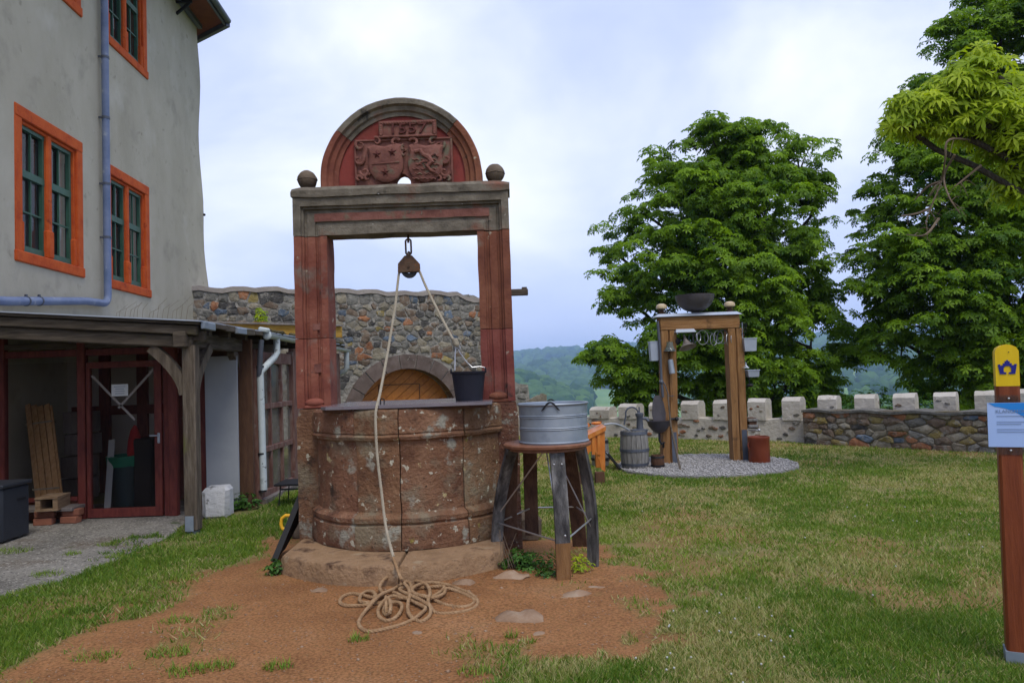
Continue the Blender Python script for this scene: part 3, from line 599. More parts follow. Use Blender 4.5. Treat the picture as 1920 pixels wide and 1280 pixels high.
for (xa, xb), yt in zip(mer, mtop):
    ua_, ub_ = c_uv(xa, yt)[0], c_uv(xb, yt)[0]; zt = c_uv((xa+xb)/2, yt)[1]; w_ = ub_-ua_; c_ = (ua_+ub_)/2; z0 = gapz-.03
    pl = [(.03, z0), (.03, zt-.07), (-.06, zt), (-.28, zt), (-.37, zt-.07), (-.37, z0)]; mb = MB(); secs = []
    for k, du in enumerate((-.5, -.17, .17, .5)): secs.append([CW(c_+du*w_, z+rs.uniform(-.008, .008), o_+rs.uniform(-.008, .008)) for o_, z in pl])
    mb.sweep(secs); mo = cw.part('merlon', mb, M['lime'])
    for k in range(rs.choice([2, 3])):
        uu, zz = c_+rs.uniform(-.32, .32)*w_, rs.uniform(z0+.05, zt-.13); s = rs.uniform(.03, .055)
        q = [(uu+s*rs.uniform(.7, 1.5)*math.cos(a), zz+s*.7*rs.uniform(.7, 1.1)*math.sin(a)) for a in np.linspace(0, 5.4, 7)]
        m_ = stone_mesh((uu, zz), q, lambda a, b, c: CW(a, b, c+.03), .004, .012, rs, .003)
        if m_: cw.part('stone', m_, M[rs.choice(['s_brown', 's_grey', 's_tan', 's_red'])], mo)
for k in range(62):
    uu, zz = rs.uniform(-1.5, 4.1), rs.uniform(.06, gapz-.06); s = rs.uniform(.035, .075)
    q = [(uu+s*rs.uniform(.9, 1.6)*math.cos(a), zz+s*.7*rs.uniform(.6, 1.1)*math.sin(a)) for a in np.linspace(0, 5.4, 7)]
    m_ = stone_mesh((uu, zz), q, lambda a, b, c: CW(a, b, c+.015), .004, .014, rs, .004)
    if m_: cw.part('stone', m_, M[rs.choice(['s_brown', 's_grey', 's_tan', 's_dark', 's_red'])], wallbody)

# --- low brown rubble retaining wall
RW0, RW1 = G(1508, 832), G(1835, 848); rdir = (RW1-RW0).normalized(); rn = Vector((rdir.y, -rdir.x, 0))
def rfn(u, v, w): return RW0+rdir*u+rn*w+Vector((0, 0, v))
RL = (RW1-RW0).length+1.6; rz = P(1510, 768, RW0.y).z
rw = Thing('retaining_wall', 'low brown rubble retaining wall in front of the far merlons', 'wall', rfn(RL/2, 0, 0))
mb = MB(); mb.prism([(0, -.2), (RL, -.2), (RL, rz+.02), (RL*.5, rz+.0), (0, rz)], rfn, 0, -.33); rw.part('wall_core', mb, M['earth_mortar'], smooth=0)
mb = MB(); secs = []
for i in range(25):
    u = RL*i/24; z = rz+.02*math.sin(i*1.3); secs.append([rfn(u, z-.045, .055), rfn(u, z+.0, .06), rfn(u, z+.015, -.4), rfn(u, z-.045, -.4)])
mb.sweep(secs); rw.part('coping', mb, M['s_grey'])
rs = random.Random(12)
for p, q in rubble(0, RL, 0, rz-.02, .26, .115, rs, lambda u, v: 0.02 < u < RL-.05 and .02 < v < rz-.05):
    q = clip(clip(q, 0, 1, rz-.05), 0, -1, .02)
    if len(q) < 3: continue
    q = clip(q, -1, 0, 0)
    if len(q) < 3: continue
    mb = stone_mesh(p, q, rfn, rs.choice([.003, .006, .014]), rs.uniform(.01, .035), rs, .016)
    if mb: rw.part('stone', mb, M[rs.choice(['s_grey']*4+['s_brown']*6+['s_red']*3+['s_dark']*2+['s_tan']*3+['s_yellow']*3+['s_blue'])], smooth=50)
# ================================================================ HOUSE
HN = Vector((1, .068, 0)).normalized()
def HW(D, z, o=0.0): return Vector((-6.16-.068*D, D, z))+HN*o
def h_uv(x, y):
    d = ray(x, y); o = Vector((0, 0, EYE)); t = (HW(0, EYE)-o).dot(HN)/d.dot(HN); q = o+d*t; return q.y, q.z
EAVE = 10.3; DC = h_uv(374, 300)[0]
house = Thing('castle_house', 'tall beige plastered house with red orange framed windows', 'house', HW(13, 0, 0))
def win(x0, x1, ytl, ybl):
    return h_uv(x0, ytl)[0], h_uv(x1, ytl)[0], h_uv(x0, ybl)[1], h_uv(x0, ytl)[1]
wa, wb = win(26, 153, 190, 488), win(198, 278, 303, 538)
zt7, zt9 = h_uv(278, 152)[1], h_uv(278, 152)[1]+2.15
wins = [wa, wb, (wb[0], wb[1], zt7, zt9), (wa[0], wa[1], zt7, zt9)]
BAND = .18; DEEP = .13
def flare(D, z): 
    k = max(0, min(1, (D-(DC-1.6))/1.6)); k = k*k
    return k*(.02+.18*max(0, min(1, (6.5-z)/3.5))+.03*math.sin(z*2.3))
dl = sorted(set([2.0, 8.0, DC]+[DC-1.6+1.6*i/8 for i in range(9)]+[v for w in wins for v in (w[0]+BAND, w[1]-BAND)]))
zl = sorted(set([-.2, EAVE]+[i*.4 for i in range(1, 26)]+[v for w in wins for v in (w[2]+BAND*.9, w[3]-BAND)]))
zl = [z for i, z in enumerate(zl) if i == 0 or z-zl[i-1] > 1e-4]
mb = MB(); vi = {}
def hv(i, j):
    if (i, j) not in vi:
        vi[(i, j)] = len(mb.v); D, z = dl[i], zl[j]; mb.v.append(tuple(HW(D, z, flare(D, z))))
    return vi[(i, j)]
for i in range(len(dl)-1):
    for j in range(len(zl)-1):
        a, b = (dl[i]+dl[i+1])/2, (zl[j]+zl[j+1])/2
        if any(w[0]+BAND < a < w[1]-BAND and w[2]+BAND*.9 < b < w[3]-BAND for w in wins): continue
        mb.f.append((hv(i, j), hv(i+1, j), hv(i+1, j+1), hv(i, j+1)))
for j in range(len(zl)-1):                   # gable end, turning away behind the corner
    a, b = HW(DC, zl[j], flare(DC, zl[j])), HW(DC, zl[j+1], flare(DC, zl[j+1])); off = Vector((-8.2, 5.6, 0)); k = len(mb.v)
    mb.v += [tuple(a), tuple(a+off), tuple(b+off), tuple(b)]; mb.f.append((k, k+1, k+2, k+3))
k = len(mb.v); mb.v += [tuple(HW(2, z)) for z in (-.2, EAVE)]+[tuple(HW(2, z)+Vector((-8, 0, 0))) for z in (EAVE, -.2)]; mb.f.append((k, k+1, k+2, k+3))
hwall = house.part('wall', mb, M['plaster'], smooth=30)
# roof with soffit, gutter and barge board
mb = MB(); e0, e1 = HW(2, EAVE, .68), HW(DC-.15, EAVE, .68); g1 = HW(DC, EAVE, 0)+Vector((-8.2, 5.6, 0)); g1b = g1+Vector((.35, .5, 0))
poly = [HW(2, EAVE, -.3), e0, e1, g1b, g1+Vector((-2, -2, 0))]
mb.add([p for p in poly]+[p+Vector((0, 0, .05)) for p in poly], [tuple(range(5)), tuple(range(9, 4, -1))]+[(i, (i+1) % 5, 5+(i+1) % 5, 5+i) for i in range(5)])
house.part('soffit', mb, M['soffit'], smooth=0)
mb = MB(); rid0, rid1 = HW(2, EAVE+3.6, -4), HW(DC-4, EAVE+3.6, -4)
ev = [e0+Vector((0, 0, .05))+HN*.06, e1+Vector((0, 0, .05))+HN*.06, g1b+Vector((0, 0, .05))]
mb.add([ev[0], ev[1], ev[2], rid1, rid0]+[p+Vector((0, 0, .12)) for p in (ev[0], ev[1], ev[2], rid1, rid0)], [(5, 6, 8, 9), (6, 7, 8), (0, 4, 3, 1), (1, 3, 2), (0, 1, 6, 5), (1, 2, 7, 6)])
house.part('roof', mb, M['roof_tile'], smooth=0)
mb = MB(); mb.tube([e0+HN*.10+Vector((0, 0, .02)), e1+HN*.10+Vector((0, 0, .02))], .075, 10); mb.bar(e0+HN*.02+V(0, 0, -.02), e1+HN*.02+V(0, 0, -.02), .04, .14); mb.bar(e1+HN*.1+V(0, 0, -.03), g1b+V(0, 0, -.03), .10, .16); mb.bar(HW(2, EAVE-.05, .05), HW(DC, EAVE-.05, .07), .1, .1)
house.part('gutter', mb, M['slate_metal'])
mb = MB(); b0 = HW(h_uv(330, 2)[0], h_uv(330, 2)[1], .0); mb.bar(b0, b0+HN*.35, .05, .1); mb.bar(b0+V(0, 0, -.3), b0+HN*.3+V(0, 0, -.05), .04, .06); house.part('bracket', mb, M['black'])
# windows
def half(w0, w1, z0, z1, wd, par):
    # one glazed light: green sash, muntins, panes
    o = -DEEP+.03; f = .055; mb = MB()
    for d in (w0+f/2, w1-f/2): mb.box(HW(d, (z0+z1)/2, o), (.06, f, z1-z0-.002), Matrix.Rotation(.068, 3, 'Z'))
    for z, t in ((z0+f*.8, f*1.6), (z1-f/2, f), (z0+(z1-z0)*.62, f*1.9)): mb.box(HW((w0+w1)/2, z, o+.004), (.066, w1-w0-.01, t), Matrix.Rotation(.068, 3, 'Z'))
    wd.part('sash', mb, M['green_sash'], par, smooth=0)
    zt = z0+(z1-z0)*.62; mb = MB(); mb.box(HW((w0+w1)/2, (z0+z1)/2, o), (.03, .024, z1-z0-.1), Matrix.Rotation(.068, 3, 'Z'))
    mb.box(HW((w0+w1)/2, (z0+zt)/2+.02, o+.002), (.03, w1-w0-.08, .024), Matrix.Rotation(.068, 3, 'Z')); wd.part('muntin', mb, M['green_sash'], par, smooth=0)
    for a, b in ((w0+f, (w0+w1)/2-.012), ((w0+w1)/2+.012, w1-f)):
        for c, d in ((z0+.09, (z0+zt)/2), ((z0+zt)/2+.035, zt-.05), (zt+.05, z1-f)):
            mb = MB(); j = random.uniform(-.006, .006); mb.add([HW(a, c, o-.02), HW(b, c, o-.02+j), HW(b, d, o-.02+j), HW(a, d, o-.02)], [(0, 1, 2, 3)]); wd.part('pane', mb, M['pane_dark'], par, smooth=0)
for w in wins:
    d0, d1, z0, z1 = w; mid = (d0+d1)/2; RZ = Matrix.Rotation(.068, 3, 'Z'); zb = z0+BAND*.9
    mb = MB(); pr = .016
    mb.box(HW((d0+d1)/2, z1-BAND/2, pr/2-.08), (pr+.16, d1-d0, BAND), RZ, .012)
    mb.box(HW((d0+d1)/2, z0+BAND*.45, pr/2-.08+.008), (pr+.176, d1-d0+.03, BAND*.9), RZ, .015)
    for d in (d0+BAND/2, d1-BAND/2): mb.box(HW(d, (z0+z1)/2-.01, pr/2-.082), (pr+.156, BAND, z1-z0-2*BAND+.03), RZ, .012)
    surround = house.part('window', mb, M['orange'])
    mb = MB()
    for d, s in ((d0+BAND, 1), (d1-BAND, -1)):
        mb.box(HW(d+s*.02, (z0+z1)/2, -.10), (.14, .04, z1-z0-2*BAND), RZ, .008); mb.box(HW(d+s*.035, zb+.22, -.075), (.15, .07, .44), RZ, .02)
    mb.box(HW(mid, z1-BAND-.025, -.10), (.14, d1-d0-2*BAND, .05), RZ, .01)
    house.part('reveal', mb, M['orange'], surround)
    mb = MB(); mb.box(HW(mid, (z0+z1)/2, -.085), (.14, .13, z1-z0-2*BAND), RZ, .025); mb.box(HW(mid, zb+.22, -.07), (.15, .17, .44), RZ, .03); house.part('mullion', mb, M['orange'], surround)
    for a, b in ((d0+BAND+.05, mid-.06), (mid+.06, d1-BAND-.05)): half(a, b, zb+.02, z1-BAND-.05, house, surround)
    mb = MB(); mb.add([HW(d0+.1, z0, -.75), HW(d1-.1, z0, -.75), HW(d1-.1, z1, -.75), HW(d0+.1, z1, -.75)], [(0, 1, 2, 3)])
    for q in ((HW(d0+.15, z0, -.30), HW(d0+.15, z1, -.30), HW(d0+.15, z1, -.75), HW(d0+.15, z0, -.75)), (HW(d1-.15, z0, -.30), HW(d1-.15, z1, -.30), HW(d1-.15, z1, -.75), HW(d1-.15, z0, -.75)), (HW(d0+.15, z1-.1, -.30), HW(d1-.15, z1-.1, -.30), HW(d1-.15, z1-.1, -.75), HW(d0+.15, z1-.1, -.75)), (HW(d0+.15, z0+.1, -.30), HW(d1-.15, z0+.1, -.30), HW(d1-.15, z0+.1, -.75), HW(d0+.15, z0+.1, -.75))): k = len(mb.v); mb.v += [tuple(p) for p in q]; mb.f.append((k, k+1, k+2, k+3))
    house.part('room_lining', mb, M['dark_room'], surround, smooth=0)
    mb = MB(); secs = []
    for i in range(25):
        d = d0+BAND+.05+(d1-d0-2*BAND-.1)*i/24; secs.append((HW(d, zb+.03, -.36+.035*math.sin(i*2.1)), HW(d, z1-BAND-.06, -.36+.03*math.sin(i*2.1+.4))))
    mb.add([p for s in secs for p in s], [(2*i, 2*i+2, 2*i+3, 2*i+1) for i in range(24) if i % 12 not in (5, 6)]); house.part('curtain', mb, M['curtain'], surround)
# rain pipe
zp = h_uv(188, 572)[1]; dp = h_uv(188, 300)[0]; q0 = h_uv(0, 565); q1 = h_uv(150, 571)
pts = [HW(dp, EAVE-.1, .1), HW(dp, zp+.25, .1)]+[HW(dp-.16+.16*math.cos(a), zp+.18-.16*math.sin(a), .1) for a in np.linspace(0, math.pi/2, 6)]+[HW(q1[0], zp+.0, .1), HW(q0[0], q0[1], .1), HW(q0[0]-1.5, q0[1]-.1, .1)]
mb = MB(); mb.tube(pts, .062, 12); pipe = house.part('downpipe', mb, M['pipe_blue'])
for x, y in ((188, 222), (188, 345), (188, 445), (188, 110)):
    D, z = h_uv(x, y); mb = MB(); mb.tube([HW(dp, z-.02, .1), HW(dp, z+.02, .1)], .07, 12); mb.box(HW(dp-.04, z, .03), (.1, .03, .03)); house.part('pipe_clamp', mb, M['slate_metal'], pipe)
for x in (35, 60):
    D = h_uv(x, 567)[0]; z = q0[1]+(zp-q0[1])*(D-q0[0])/(q1[0]-q0[0]); mb = MB(); mb.tube([HW(D-.012, z, .1), HW(D+.012, z, .1)], .072, 12); mb.box(HW(D, z+.07, .1), (.03, .03, .05)); house.part('pipe_clamp', mb, M['slate_metal'], pipe)
mb = MB(); hz_ = h_uv(374, 402)[1]; b0 = HW(DC, hz_, flare(DC, hz_)-.10); mb.tube([b0, b0+V(.10, 0, 0), b0+V(.12, 0, .03)], .015, 6); mb.ball(b0+V(.12, 0, .0), .03); house.part('wall_hook', mb, M['black'])

# ================================================================ PORCH (timber annex)
YF = 9.25                                     # glazed front plane
fx = lambda x, y=800: P(x, y, YF).x
fz = lambda y, x=240: P(x, y, YF).z
porch = Thing('timber_porch', 'old lean-to timber porch with dark red glazed front beside the house', 'porch', (-4.9, 9.2, 0))
XE = P(370, 603, 7.95).x; ZE = P(370, 603, 7.95).z; rise = (P(0, 586, 7.95).z-ZE)/(XE-P(0, 586, 7.95).x)
def RZ_(x): return ZE+rise*(XE-x)
XW = -6.95
def roofslab(x0, x1, y0, y1, t0, t1):
    mb = MB(); q = [(x0, y0), (x1, y0), (x1, y1), (x0, y1)]
    return mb.add([(x, y, RZ_(x)+t0) for x, y in q]+[(x, y, RZ_(x)+t1) for x, y in q], [(3, 2, 1, 0), (4, 5, 6, 7)]+[(i, (i+1) % 4, 4+(i+1) % 4, 4+i) for i in range(4)])
roof = porch.part('roof', roofslab(XW, XE+.02, 7.95, 14.7, -.03, .0), M['old_wood_h'], smooth=0)
porch.part('roof_sheet', roofslab(XW, XE+.05, 7.92, 14.72, .002, .016), M['zinc_light'], roof, smooth=0)
for i in range(9):                           # ragged eave boards along the open side
    y0 = 7.96+i*.32; mb = MB(); mb.box((XE+.04+random.uniform(-.01, .02), y0+.15, RZ_(XE)+random.uniform(-.05, -.02)), (.05, .29, .05+random.uniform(0, .03)), Matrix.Rotation(random.uniform(-.04, .04), 3, 'X'), .006)
    porch.part('eave_board', mb, M['old_wood_h'] if i % 3 else M['zinc'], roof)
mb = MB(); mb.bar((XW, 8.02, RZ_(XW)-.09), (XE-.02, 8.02, RZ_(XE)-.09), .07, .10, ch=.01); porch.part('fascia_board', mb, M['old_wood_h'])
mb = MB(); mb.bar((XW, 8.10, RZ_(XW)-.21), (XE-.10, 8.10, RZ_(XE)-.21), .12, .13, ch=.012); porch.part('front_beam', mb, M['old_wood_h'])
for k in range(11):
    y = 8.35+k*.56
    mb = MB(); mb.bar((XW, y, RZ_(XW)-.08), (XE-.02, y, RZ_(XE)-.08), .08, .095); porch.part('rafter', mb, M['old_wood_h'])
p1, p2 = G(363, 1000), G(463, 945); PXc = (p1.x+p2.x)/2
for q in (p1, p2):
    mb = MB(); mb.bar((q.x, q.y, .04 if q is p1 else 0), (q.x, q.y, ZE-.24), .14, .14, (0, 1, 0), .012); po = porch.part('post', mb, M['old_wood'])
    if q is p1: mb = MB(); mb.box((q.x-.01, q.y-.075, .12), (.09, .012, .16)); mb.box((q.x, q.y, .03), (.10, .10, .06)); porch.part('post_shoe', mb, M['zinc'], po)
    zb = ZE-.27
    for dx, dy in ((0, 1), (-1, 0)) if q is p1 else ((0, -1),):
        mb = MB(); path = []
        for i in range(8):
            t = i/7; path.append(V(q.x+dx*(.06+.36*t**1.7), q.y+dy*(.06+.40*t**1.7), zb-.50+.52*t))
        mb.strip(path, (1, 0, 0) if dy else (0, 1, 0), .09, .11); porch.part('brace', mb, M['old_wood'])
mb = MB(); mb.bar((PXc-.02, 7.95, ZE-.18), (PXc-.02, 10.0, ZE-.18), .14, .17, ch=.012); porch.part('side_beam', mb, M['old_wood_h'])
mb = MB(); mb.bar((PXc-.75, 8.12, ZE-.10), (PXc+.2, 8.12, ZE-.14), .10, .13, ch=.02); porch.part('beam_end', mb, M['old_wood_h'])
# glazed front: frame members
zt0, zt1 = fz(672), fz(650); zr = ZE+.02
def vbar(x0, x1, z0, z1, nm='frame_post', dy=0, m='dark_red_wood', par=None):
    mb = MB(); a, b = fx(x0), fx(x1); mb.box(((a+b)/2, YF+dy, (z0+z1)/2), (b-a, .09, z1-z0), None, .008); return porch.part(nm, mb, M[m], par)
vbar(-20, 12, 0, 2.45); vbar(148, 163, -.02, 2.38); vbar(318, 333, 0, 2.3)
mb = MB(); mb.box(((fx(-60)+fx(335))/2, YF+.02, (zt0+zt1)/2+.02), (fx(335)-fx(-60), .07, .085), None, .008); porch.part('transom', mb, M['dark_red_wood'])
mb = MB(); mb.box(((fx(-60)+fx(350))/2, YF+.01, 2.14), (fx(350)-fx(-60), .08, .07), None, .008); porch.part('head_rail', mb, M['old_wood_h'])
mb = MB(); mb.box(((fx(-60)+fx(148))/2, YF-.01, fz(936, 90)), (fx(148)-fx(-60), .08, .05), None, .006); porch.part('sill_rail', mb, M['dark_red_wood'])
mb = MB(); mb.box(((fx(50)+fx(157))/2, YF-.17, fz(948, 100)), (fx(157)-fx(40), .30, .045), None, .006); porch.part('sill_board', mb, M['panel_wood'])
mb = MB(); mb.box(((fx(-60)+fx(146))/2, YF+.03, fz(936, 90)/2-.02), (fx(146)-fx(-60), .05, fz(936, 90)-.02)); porch.part('plinth', mb, M['brick'])
def pane(x0, x1, y0, y1, m='pane_porch', par=None, dy=.0):
    mb = MB(); mb.add([(fx(x0), YF+dy, y0), (fx(x1), YF+dy, y0), (fx(x1), YF+dy, y1), (fx(x0), YF+dy, y1)], [(0, 1, 2, 3)]); return porch.part('pane', mb, M[m], par, smooth=0)
pane(12, 148, fz(936, 90)+.02, zt0-.02); pane(12, 148, zt1+.06, 2.11); pane(163, 318, zt1+.06, 2.11); pane(334, 352, .05, 2.1)
# door
dz0, dz1 = .015, zt0-.03; a, b = fx(165), fx(306); mb = MB()
mb.box((a+.03, YF-.02, (dz0+dz1)/2), (.05, .055, dz1-dz0), None, .006); mb.box((b-.045, YF-.02, (dz0+dz1)/2), (.09, .055, dz1-dz0), None, .006)
mb.box(((a+b)/2, YF-.022, dz0+.055), (b-a-.02, .055, .11), None, .006); mb.box(((a+b)/2, YF-.022, dz1-.04), (b-a-.02, .055, .08), None, .006)
door = porch.part('door', mb, M['dark_red_wood'])
pane(170, 296, dz0+.1, dz1-.07, par=door, dy=-.02)
mb = MB(); hx = fx(301); mb.box((hx, YF-.055, fz(820, 300)), (.032, .018, .13), None, .008); mb.tube([V(hx, YF-.06, fz(815, 300)), V(hx, YF-.10, fz(815, 300)), V(hx-.09, YF-.10, fz(815, 300))], .009, 8); porch.part('door_handle', mb, M['zinc_light'], door)
mb = MB(); nx0, nx1, nz0, nz1 = fx(212), fx(243), fz(742, 228), fz(720, 228); mb.box(((nx0+nx1)/2, YF-.026, (nz0+nz1)/2), (nx1-nx0, .002, nz1-nz0)); paper = porch.part('notice', mb, M['paper'], door)
mb = MB()
for i, w in enumerate((.8, .62, .7, .66)): mb.box(((nx0+nx1)/2, YF-.0285, nz1-.03-i*.028), ((nx1-nx0)*w*.85, .001, .006))
porch.part('lettering', mb, M['ink'], door)
mb = MB()
for (xa, ya, xb, yb) in ((172, 704, 253, 787), (288, 692, 222, 765)): mb.bar(P(xa, ya, YF-.0235), P(xb, yb, YF-.0235), .028, .002, (0, 1, 0))
porch.part('tape', mb, M['tape'], door)
vbar(307, 318, 0, zt0, 'frame_post', .03)
# end wall to the white panel, wing wall behind
mb = MB(); wp0, wp1 = P(386, 800, 9.55).x, P(447, 800, 9.55).x; mb.box(((wp0+wp1)/2, 9.55, 1.0), (wp1-wp0, .03, 1.9), None, .004); porch.part('white_panel', mb, M['white_board'])
mb = MB(); mb.box(((fx(352)+wp0)/2, 9.62, 1.08), (wp0-fx(352)+.06, .04, 2.2)); porch.part('wall_board', mb, M['dark_red_wood'])
mb = MB(); mb.box(((wp0+wp1)/2, 9.66, 1.06), (wp1-wp0+.3, .06, 2.2)); porch.part('wall_board', mb, M['dark_brown_wood'])
XG = (G(500, 940).x+G(550, 910).x)/2
def gy_(x, y): d = ray(x, y); t = XG/d.x; return d.y*t, EYE+d.z*t
yA, yB = gy_(482, 800)[0], gy_(546, 800)[0]; n_c = 3
wing = MB(); wing.box((XG, yA-.0, 1.02), (.10, .08, 2.05), None, .006); wing.box((XG, yB+.03, 1.02), (.10, .08, 2.05), None, .006)
for z, t in ((1.93, .16), (1.27, .075), (.69, .075), (.10, .10)): wing.box((XG, (yA+yB)/2, z), (.07, yB-yA-.04, t), None, .006)
for k in (1, 2): wing.box((XG+.002, yA+(yB-yA)*k/3, 1.0), (.06, .05, 1.8), None, .005)
wf = porch.part('window_wall', wing, M['grey_red_wood'])
for k in range(3):
    for z0, z1 in ((.15, .65), (.73, 1.23), (1.31, 1.85)):
        mb = MB(); y0, y1 = yA+(yB-yA)*k/3+.025, yA+(yB-yA)*(k+1)/3-.025; mb.add([(XG-.01, y0, z0), (XG-.01, y1, z0), (XG-.01, y1, z1), (XG-.01, y0, z1)], [(0, 1, 2, 3)]); porch.part('pane', mb, M['pane_wing'], wf, smooth=0)
mb = MB(); mb.box((XG, (yB+.07+14.5)/2, 1.05), (.08, 14.5-yB-.07, 2.1)); porch.part('wing_wall', mb, M['grey_red_wood'], smooth=0)
mb = MB(); mb.box((XG+.05, (yA+14.4)/2, .02), (.10, 14.4-yA, .10), None, .01); porch.part('wing_plinth', mb, M['panel_wood'])
# interior shell
mb = MB(); mb.box(((XW+XG)/2-.1, 11.6, 1.15), (XG-XW-.3, .08, 2.3)); iw = porch.part('inner_wall', mb, M['interior'], smooth=0)
for x in (-6.3, -5.72, -5.05, -4.42): mb = MB(); mb.box((x, 11.53, 1.1), (.16 if x != -5.05 else .5, .06, 2.2)); porch.part('timber', mb, M['dark_red_wood'], iw)
mb = MB(); mb.box((-5.5, 11.52, 1.25), (2.6, .05, .14)); porch.part('timber', mb, M['dark_red_wood'], iw)
mb = MB(); mb.box((fx(272)+.12, 10.6, 1.0), (.62, .05, 2.0)); porch.part('inner_door', mb, M['dark_red_wood'])
# rain gutter and pipes of the wing
gz = ZE-.03; gxx = XE+.10; mb = MB()
for (ya, yb) in ((9.9, 14.75),):
    secs = []
    for y in np.linspace(ya, yb, 12):
        z = gz-.012*(y-ya); secs.append([V(gxx+.06*math.sin(a), y, z-.06*math.cos(a)) for a in np.linspace(-math.pi/2, math.pi/2, 9)]+[V(gxx+.052*math.sin(a), y, z-.052*math.cos(a)) for a in np.linspace(math.pi/2, -math.pi/2, 9)])
    mb.sweep(secs)
gut = porch.part('gutter', mb, M['white_pipe'])
dpx = P(490, 800, 9.85)
mb = MB(); mb.tube([V(gxx, 10.3, gz-.05), V(gxx, 10.3, gz-.24), V(gxx-.02, 10.24, gz-.31), V(dpx.x+.06, 9.92, gz-.42), V(dpx.x, 9.86, gz-.50), V(dpx.x, 9.85, gz-.6), V(dpx.x+.015, 9.85, P(490, 918, 9.85).z)], .045, 12); porch.part('downpipe', mb, M['white_pipe'])
mb = MB(); mb.tube([V(dpx.x-.01, 9.84, gz-.56), V(dpx.x+.02, 9.8, gz-.3), V(dpx.x+.04, 9.8, gz-.08)], .035, 10); porch.part('downpipe', mb, M['slate_metal'])
for y_ in (835, 672, 905): z = P(490, y_+15, 9.85).z; mb = MB(); mb.tube([V(dpx.x, 9.85, z-.012), V(dpx.x, 9.85, z+.012)], .051, 12); mb.bar((dpx.x-.14, 9.9, z), (dpx.x, 9.85, z), .01, .01); porch.part('pipe_clamp', mb, M['iron'])
mb = MB(); mb.ball((gxx, 9.9, gz-.02), .062, (1, .35, 1)); mb.box((gxx-.03, 9.88, gz+.05), (.14, .1, .07), Matrix.Rotation(.2, 3, 'Y'), .02); porch.part('gutter_end', mb, M['white_pipe'])
e_ = P(652, 650, 14.7); mb = MB(); mb.tube([V(gxx, 14.62, gz-.11), V(gxx, 14.62, gz-.42), V(gxx-.05, 14.65, gz-.48), V(gxx-.45, 14.75, gz-.64)], .05, 10); porch.part('downpipe', mb, M['white_pipe'])
ms = MB()
for k in range(46): ms.ball((XE-.02+random.uniform(-.10, .06), 10.1+random.random()*4.3, RZ_(XE)+.03), random.uniform(.03, .06), (1.2, 1.8, .6), 7, 5)
ms.jitter(.02, 20); porch.part('moss', ms, M['moss'], kind='stuff')
ya0, ya1 = P(395, 606, 13.6), P(640, 612, 13.6)
mb = MB(); mb.add([V(ya0.x, 13.6, ya0.z-.18), V(ya1.x, 13.6, ya1.z-.2), V(ya1.x, 13.6, ya1.z), V(ya0.x, 13.6, ya0.z)]+[V(ya0.x, 13.66, ya0.z-.18), V(ya1.x, 13.66, ya1.z-.2), V(ya1.x, 13.66, ya1.z), V(ya0.x, 13.66, ya0.z)], [(0, 1, 2, 3), (7, 6, 5, 4), (3, 2, 6, 7), (0, 4, 5, 1), (1, 5, 6, 2), (0, 3, 7, 4)]); porch.part('fascia_board', mb, M['yellow_board'], label='ochre yellow board above the mossy roof edge')
mb = MB(); mb.bar((ya0.x, 13.6, ya0.z+.02), (ya1.x, 13.6, ya1.z+.02), .14, .025); porch.part('board_cap', mb, M['coping'])

# ---------------------------------------------------------------- things in and round the porch
pb = Thing('plank_bundle', 'strapped bundle of pale wooden planks leaning behind the porch glass', 'planks', P(90, 930, 9.75))
bt = [P(52, 762, 10.35), P(64, 760, 10.35), P(76, 758, 10.35), P(88, 757, 10.35)]; bb = [P(72, 934, 9.6), P(84, 935, 9.6), P(97, 935, 9.6), P(108, 934, 9.6)]
for i in range(4):
    a_, b_ = Vector(bb[i]), Vector(bt[i]); b_.z += random.uniform(-.05, .03); mb = MB(); mb.bar(a_, b_, .068, .022, (0, -1, .4), .003); pb.part('plank', mb, M['plank'])
    mb = MB(); mb.bar(a_+V(.01, .03, 0), b_+V(.01, .03, -.03), .085, .022, (0, -1, .4), .003); pb.part('plank', mb, M['plank'])
mb = MB()
for t in (.1, .80):
    a_ = Vector(bb[0]).lerp(bt[0], t)+V(-.05, -.02, -.01); b_ = Vector(bb[3]).lerp(bt[3], t)+V(.05, -.02, .01); mb.bar(a_, b_, .02, .005, (0, -1, .3))
pb.part('strap', mb, M['rope_pale'])
bn = Thing('waste_bin', 'dark waste bin with a green bag lining inside the porch', 'bin', (fx(170)+.05, 10.0, 0)); c_ = V(fx(178)+.02, 10.0, 0)
mb = MB(); mb.lathe([(0, .0), (.20, 0), (.25, .66), (.235, .66), (.19, .05), (0, .05)], c_, 20); bn.part('body', mb, M['teal_dark'])
mb = MB(); mb.lathe([(.255, .56), (.27, .64), (.275, .69), (.25, .70), (.24, .62)], c_, 24, closed=True); mb.jitter(.015, 14); bn.part('bag', mb, M['green_plastic'])
rc = MB(); rc.lathe([(.012, .30), (.05, .22), (.085, .08), (.10, -.06), (.09, -.1)], V(fx(203), 9.9, fz(850, 200)), 14); rc.jitter(.03, 16); single('red_cloth', 'crumpled red cloth hanging inside the porch door', 'cloth', rc, M['red_cloth'], (fx(203), 9.9, fz(850, 200)))
mb = MB(); mb.bar(P(201, 955, 9.6), P(210, 824, 9.85), .08, .012, (0, -1, .2)); single('white_strip', 'narrow white board leaning inside the porch door', 'board', mb, M['white_board'], P(201, 955, 9.6))
mb = MB(); mb.box((fx(224), 9.95, .46), (.24, .3, .92), None, .02); single('black_cabinet', 'black upright box inside the porch door', 'cabinet', mb, M['black'], (fx(224), 9.95, 0))
cb = Thing('stacked_cartons', 'grey stacked cartons behind the planks inside the porch', 'cartons', (fx(34), 10.5, 0))
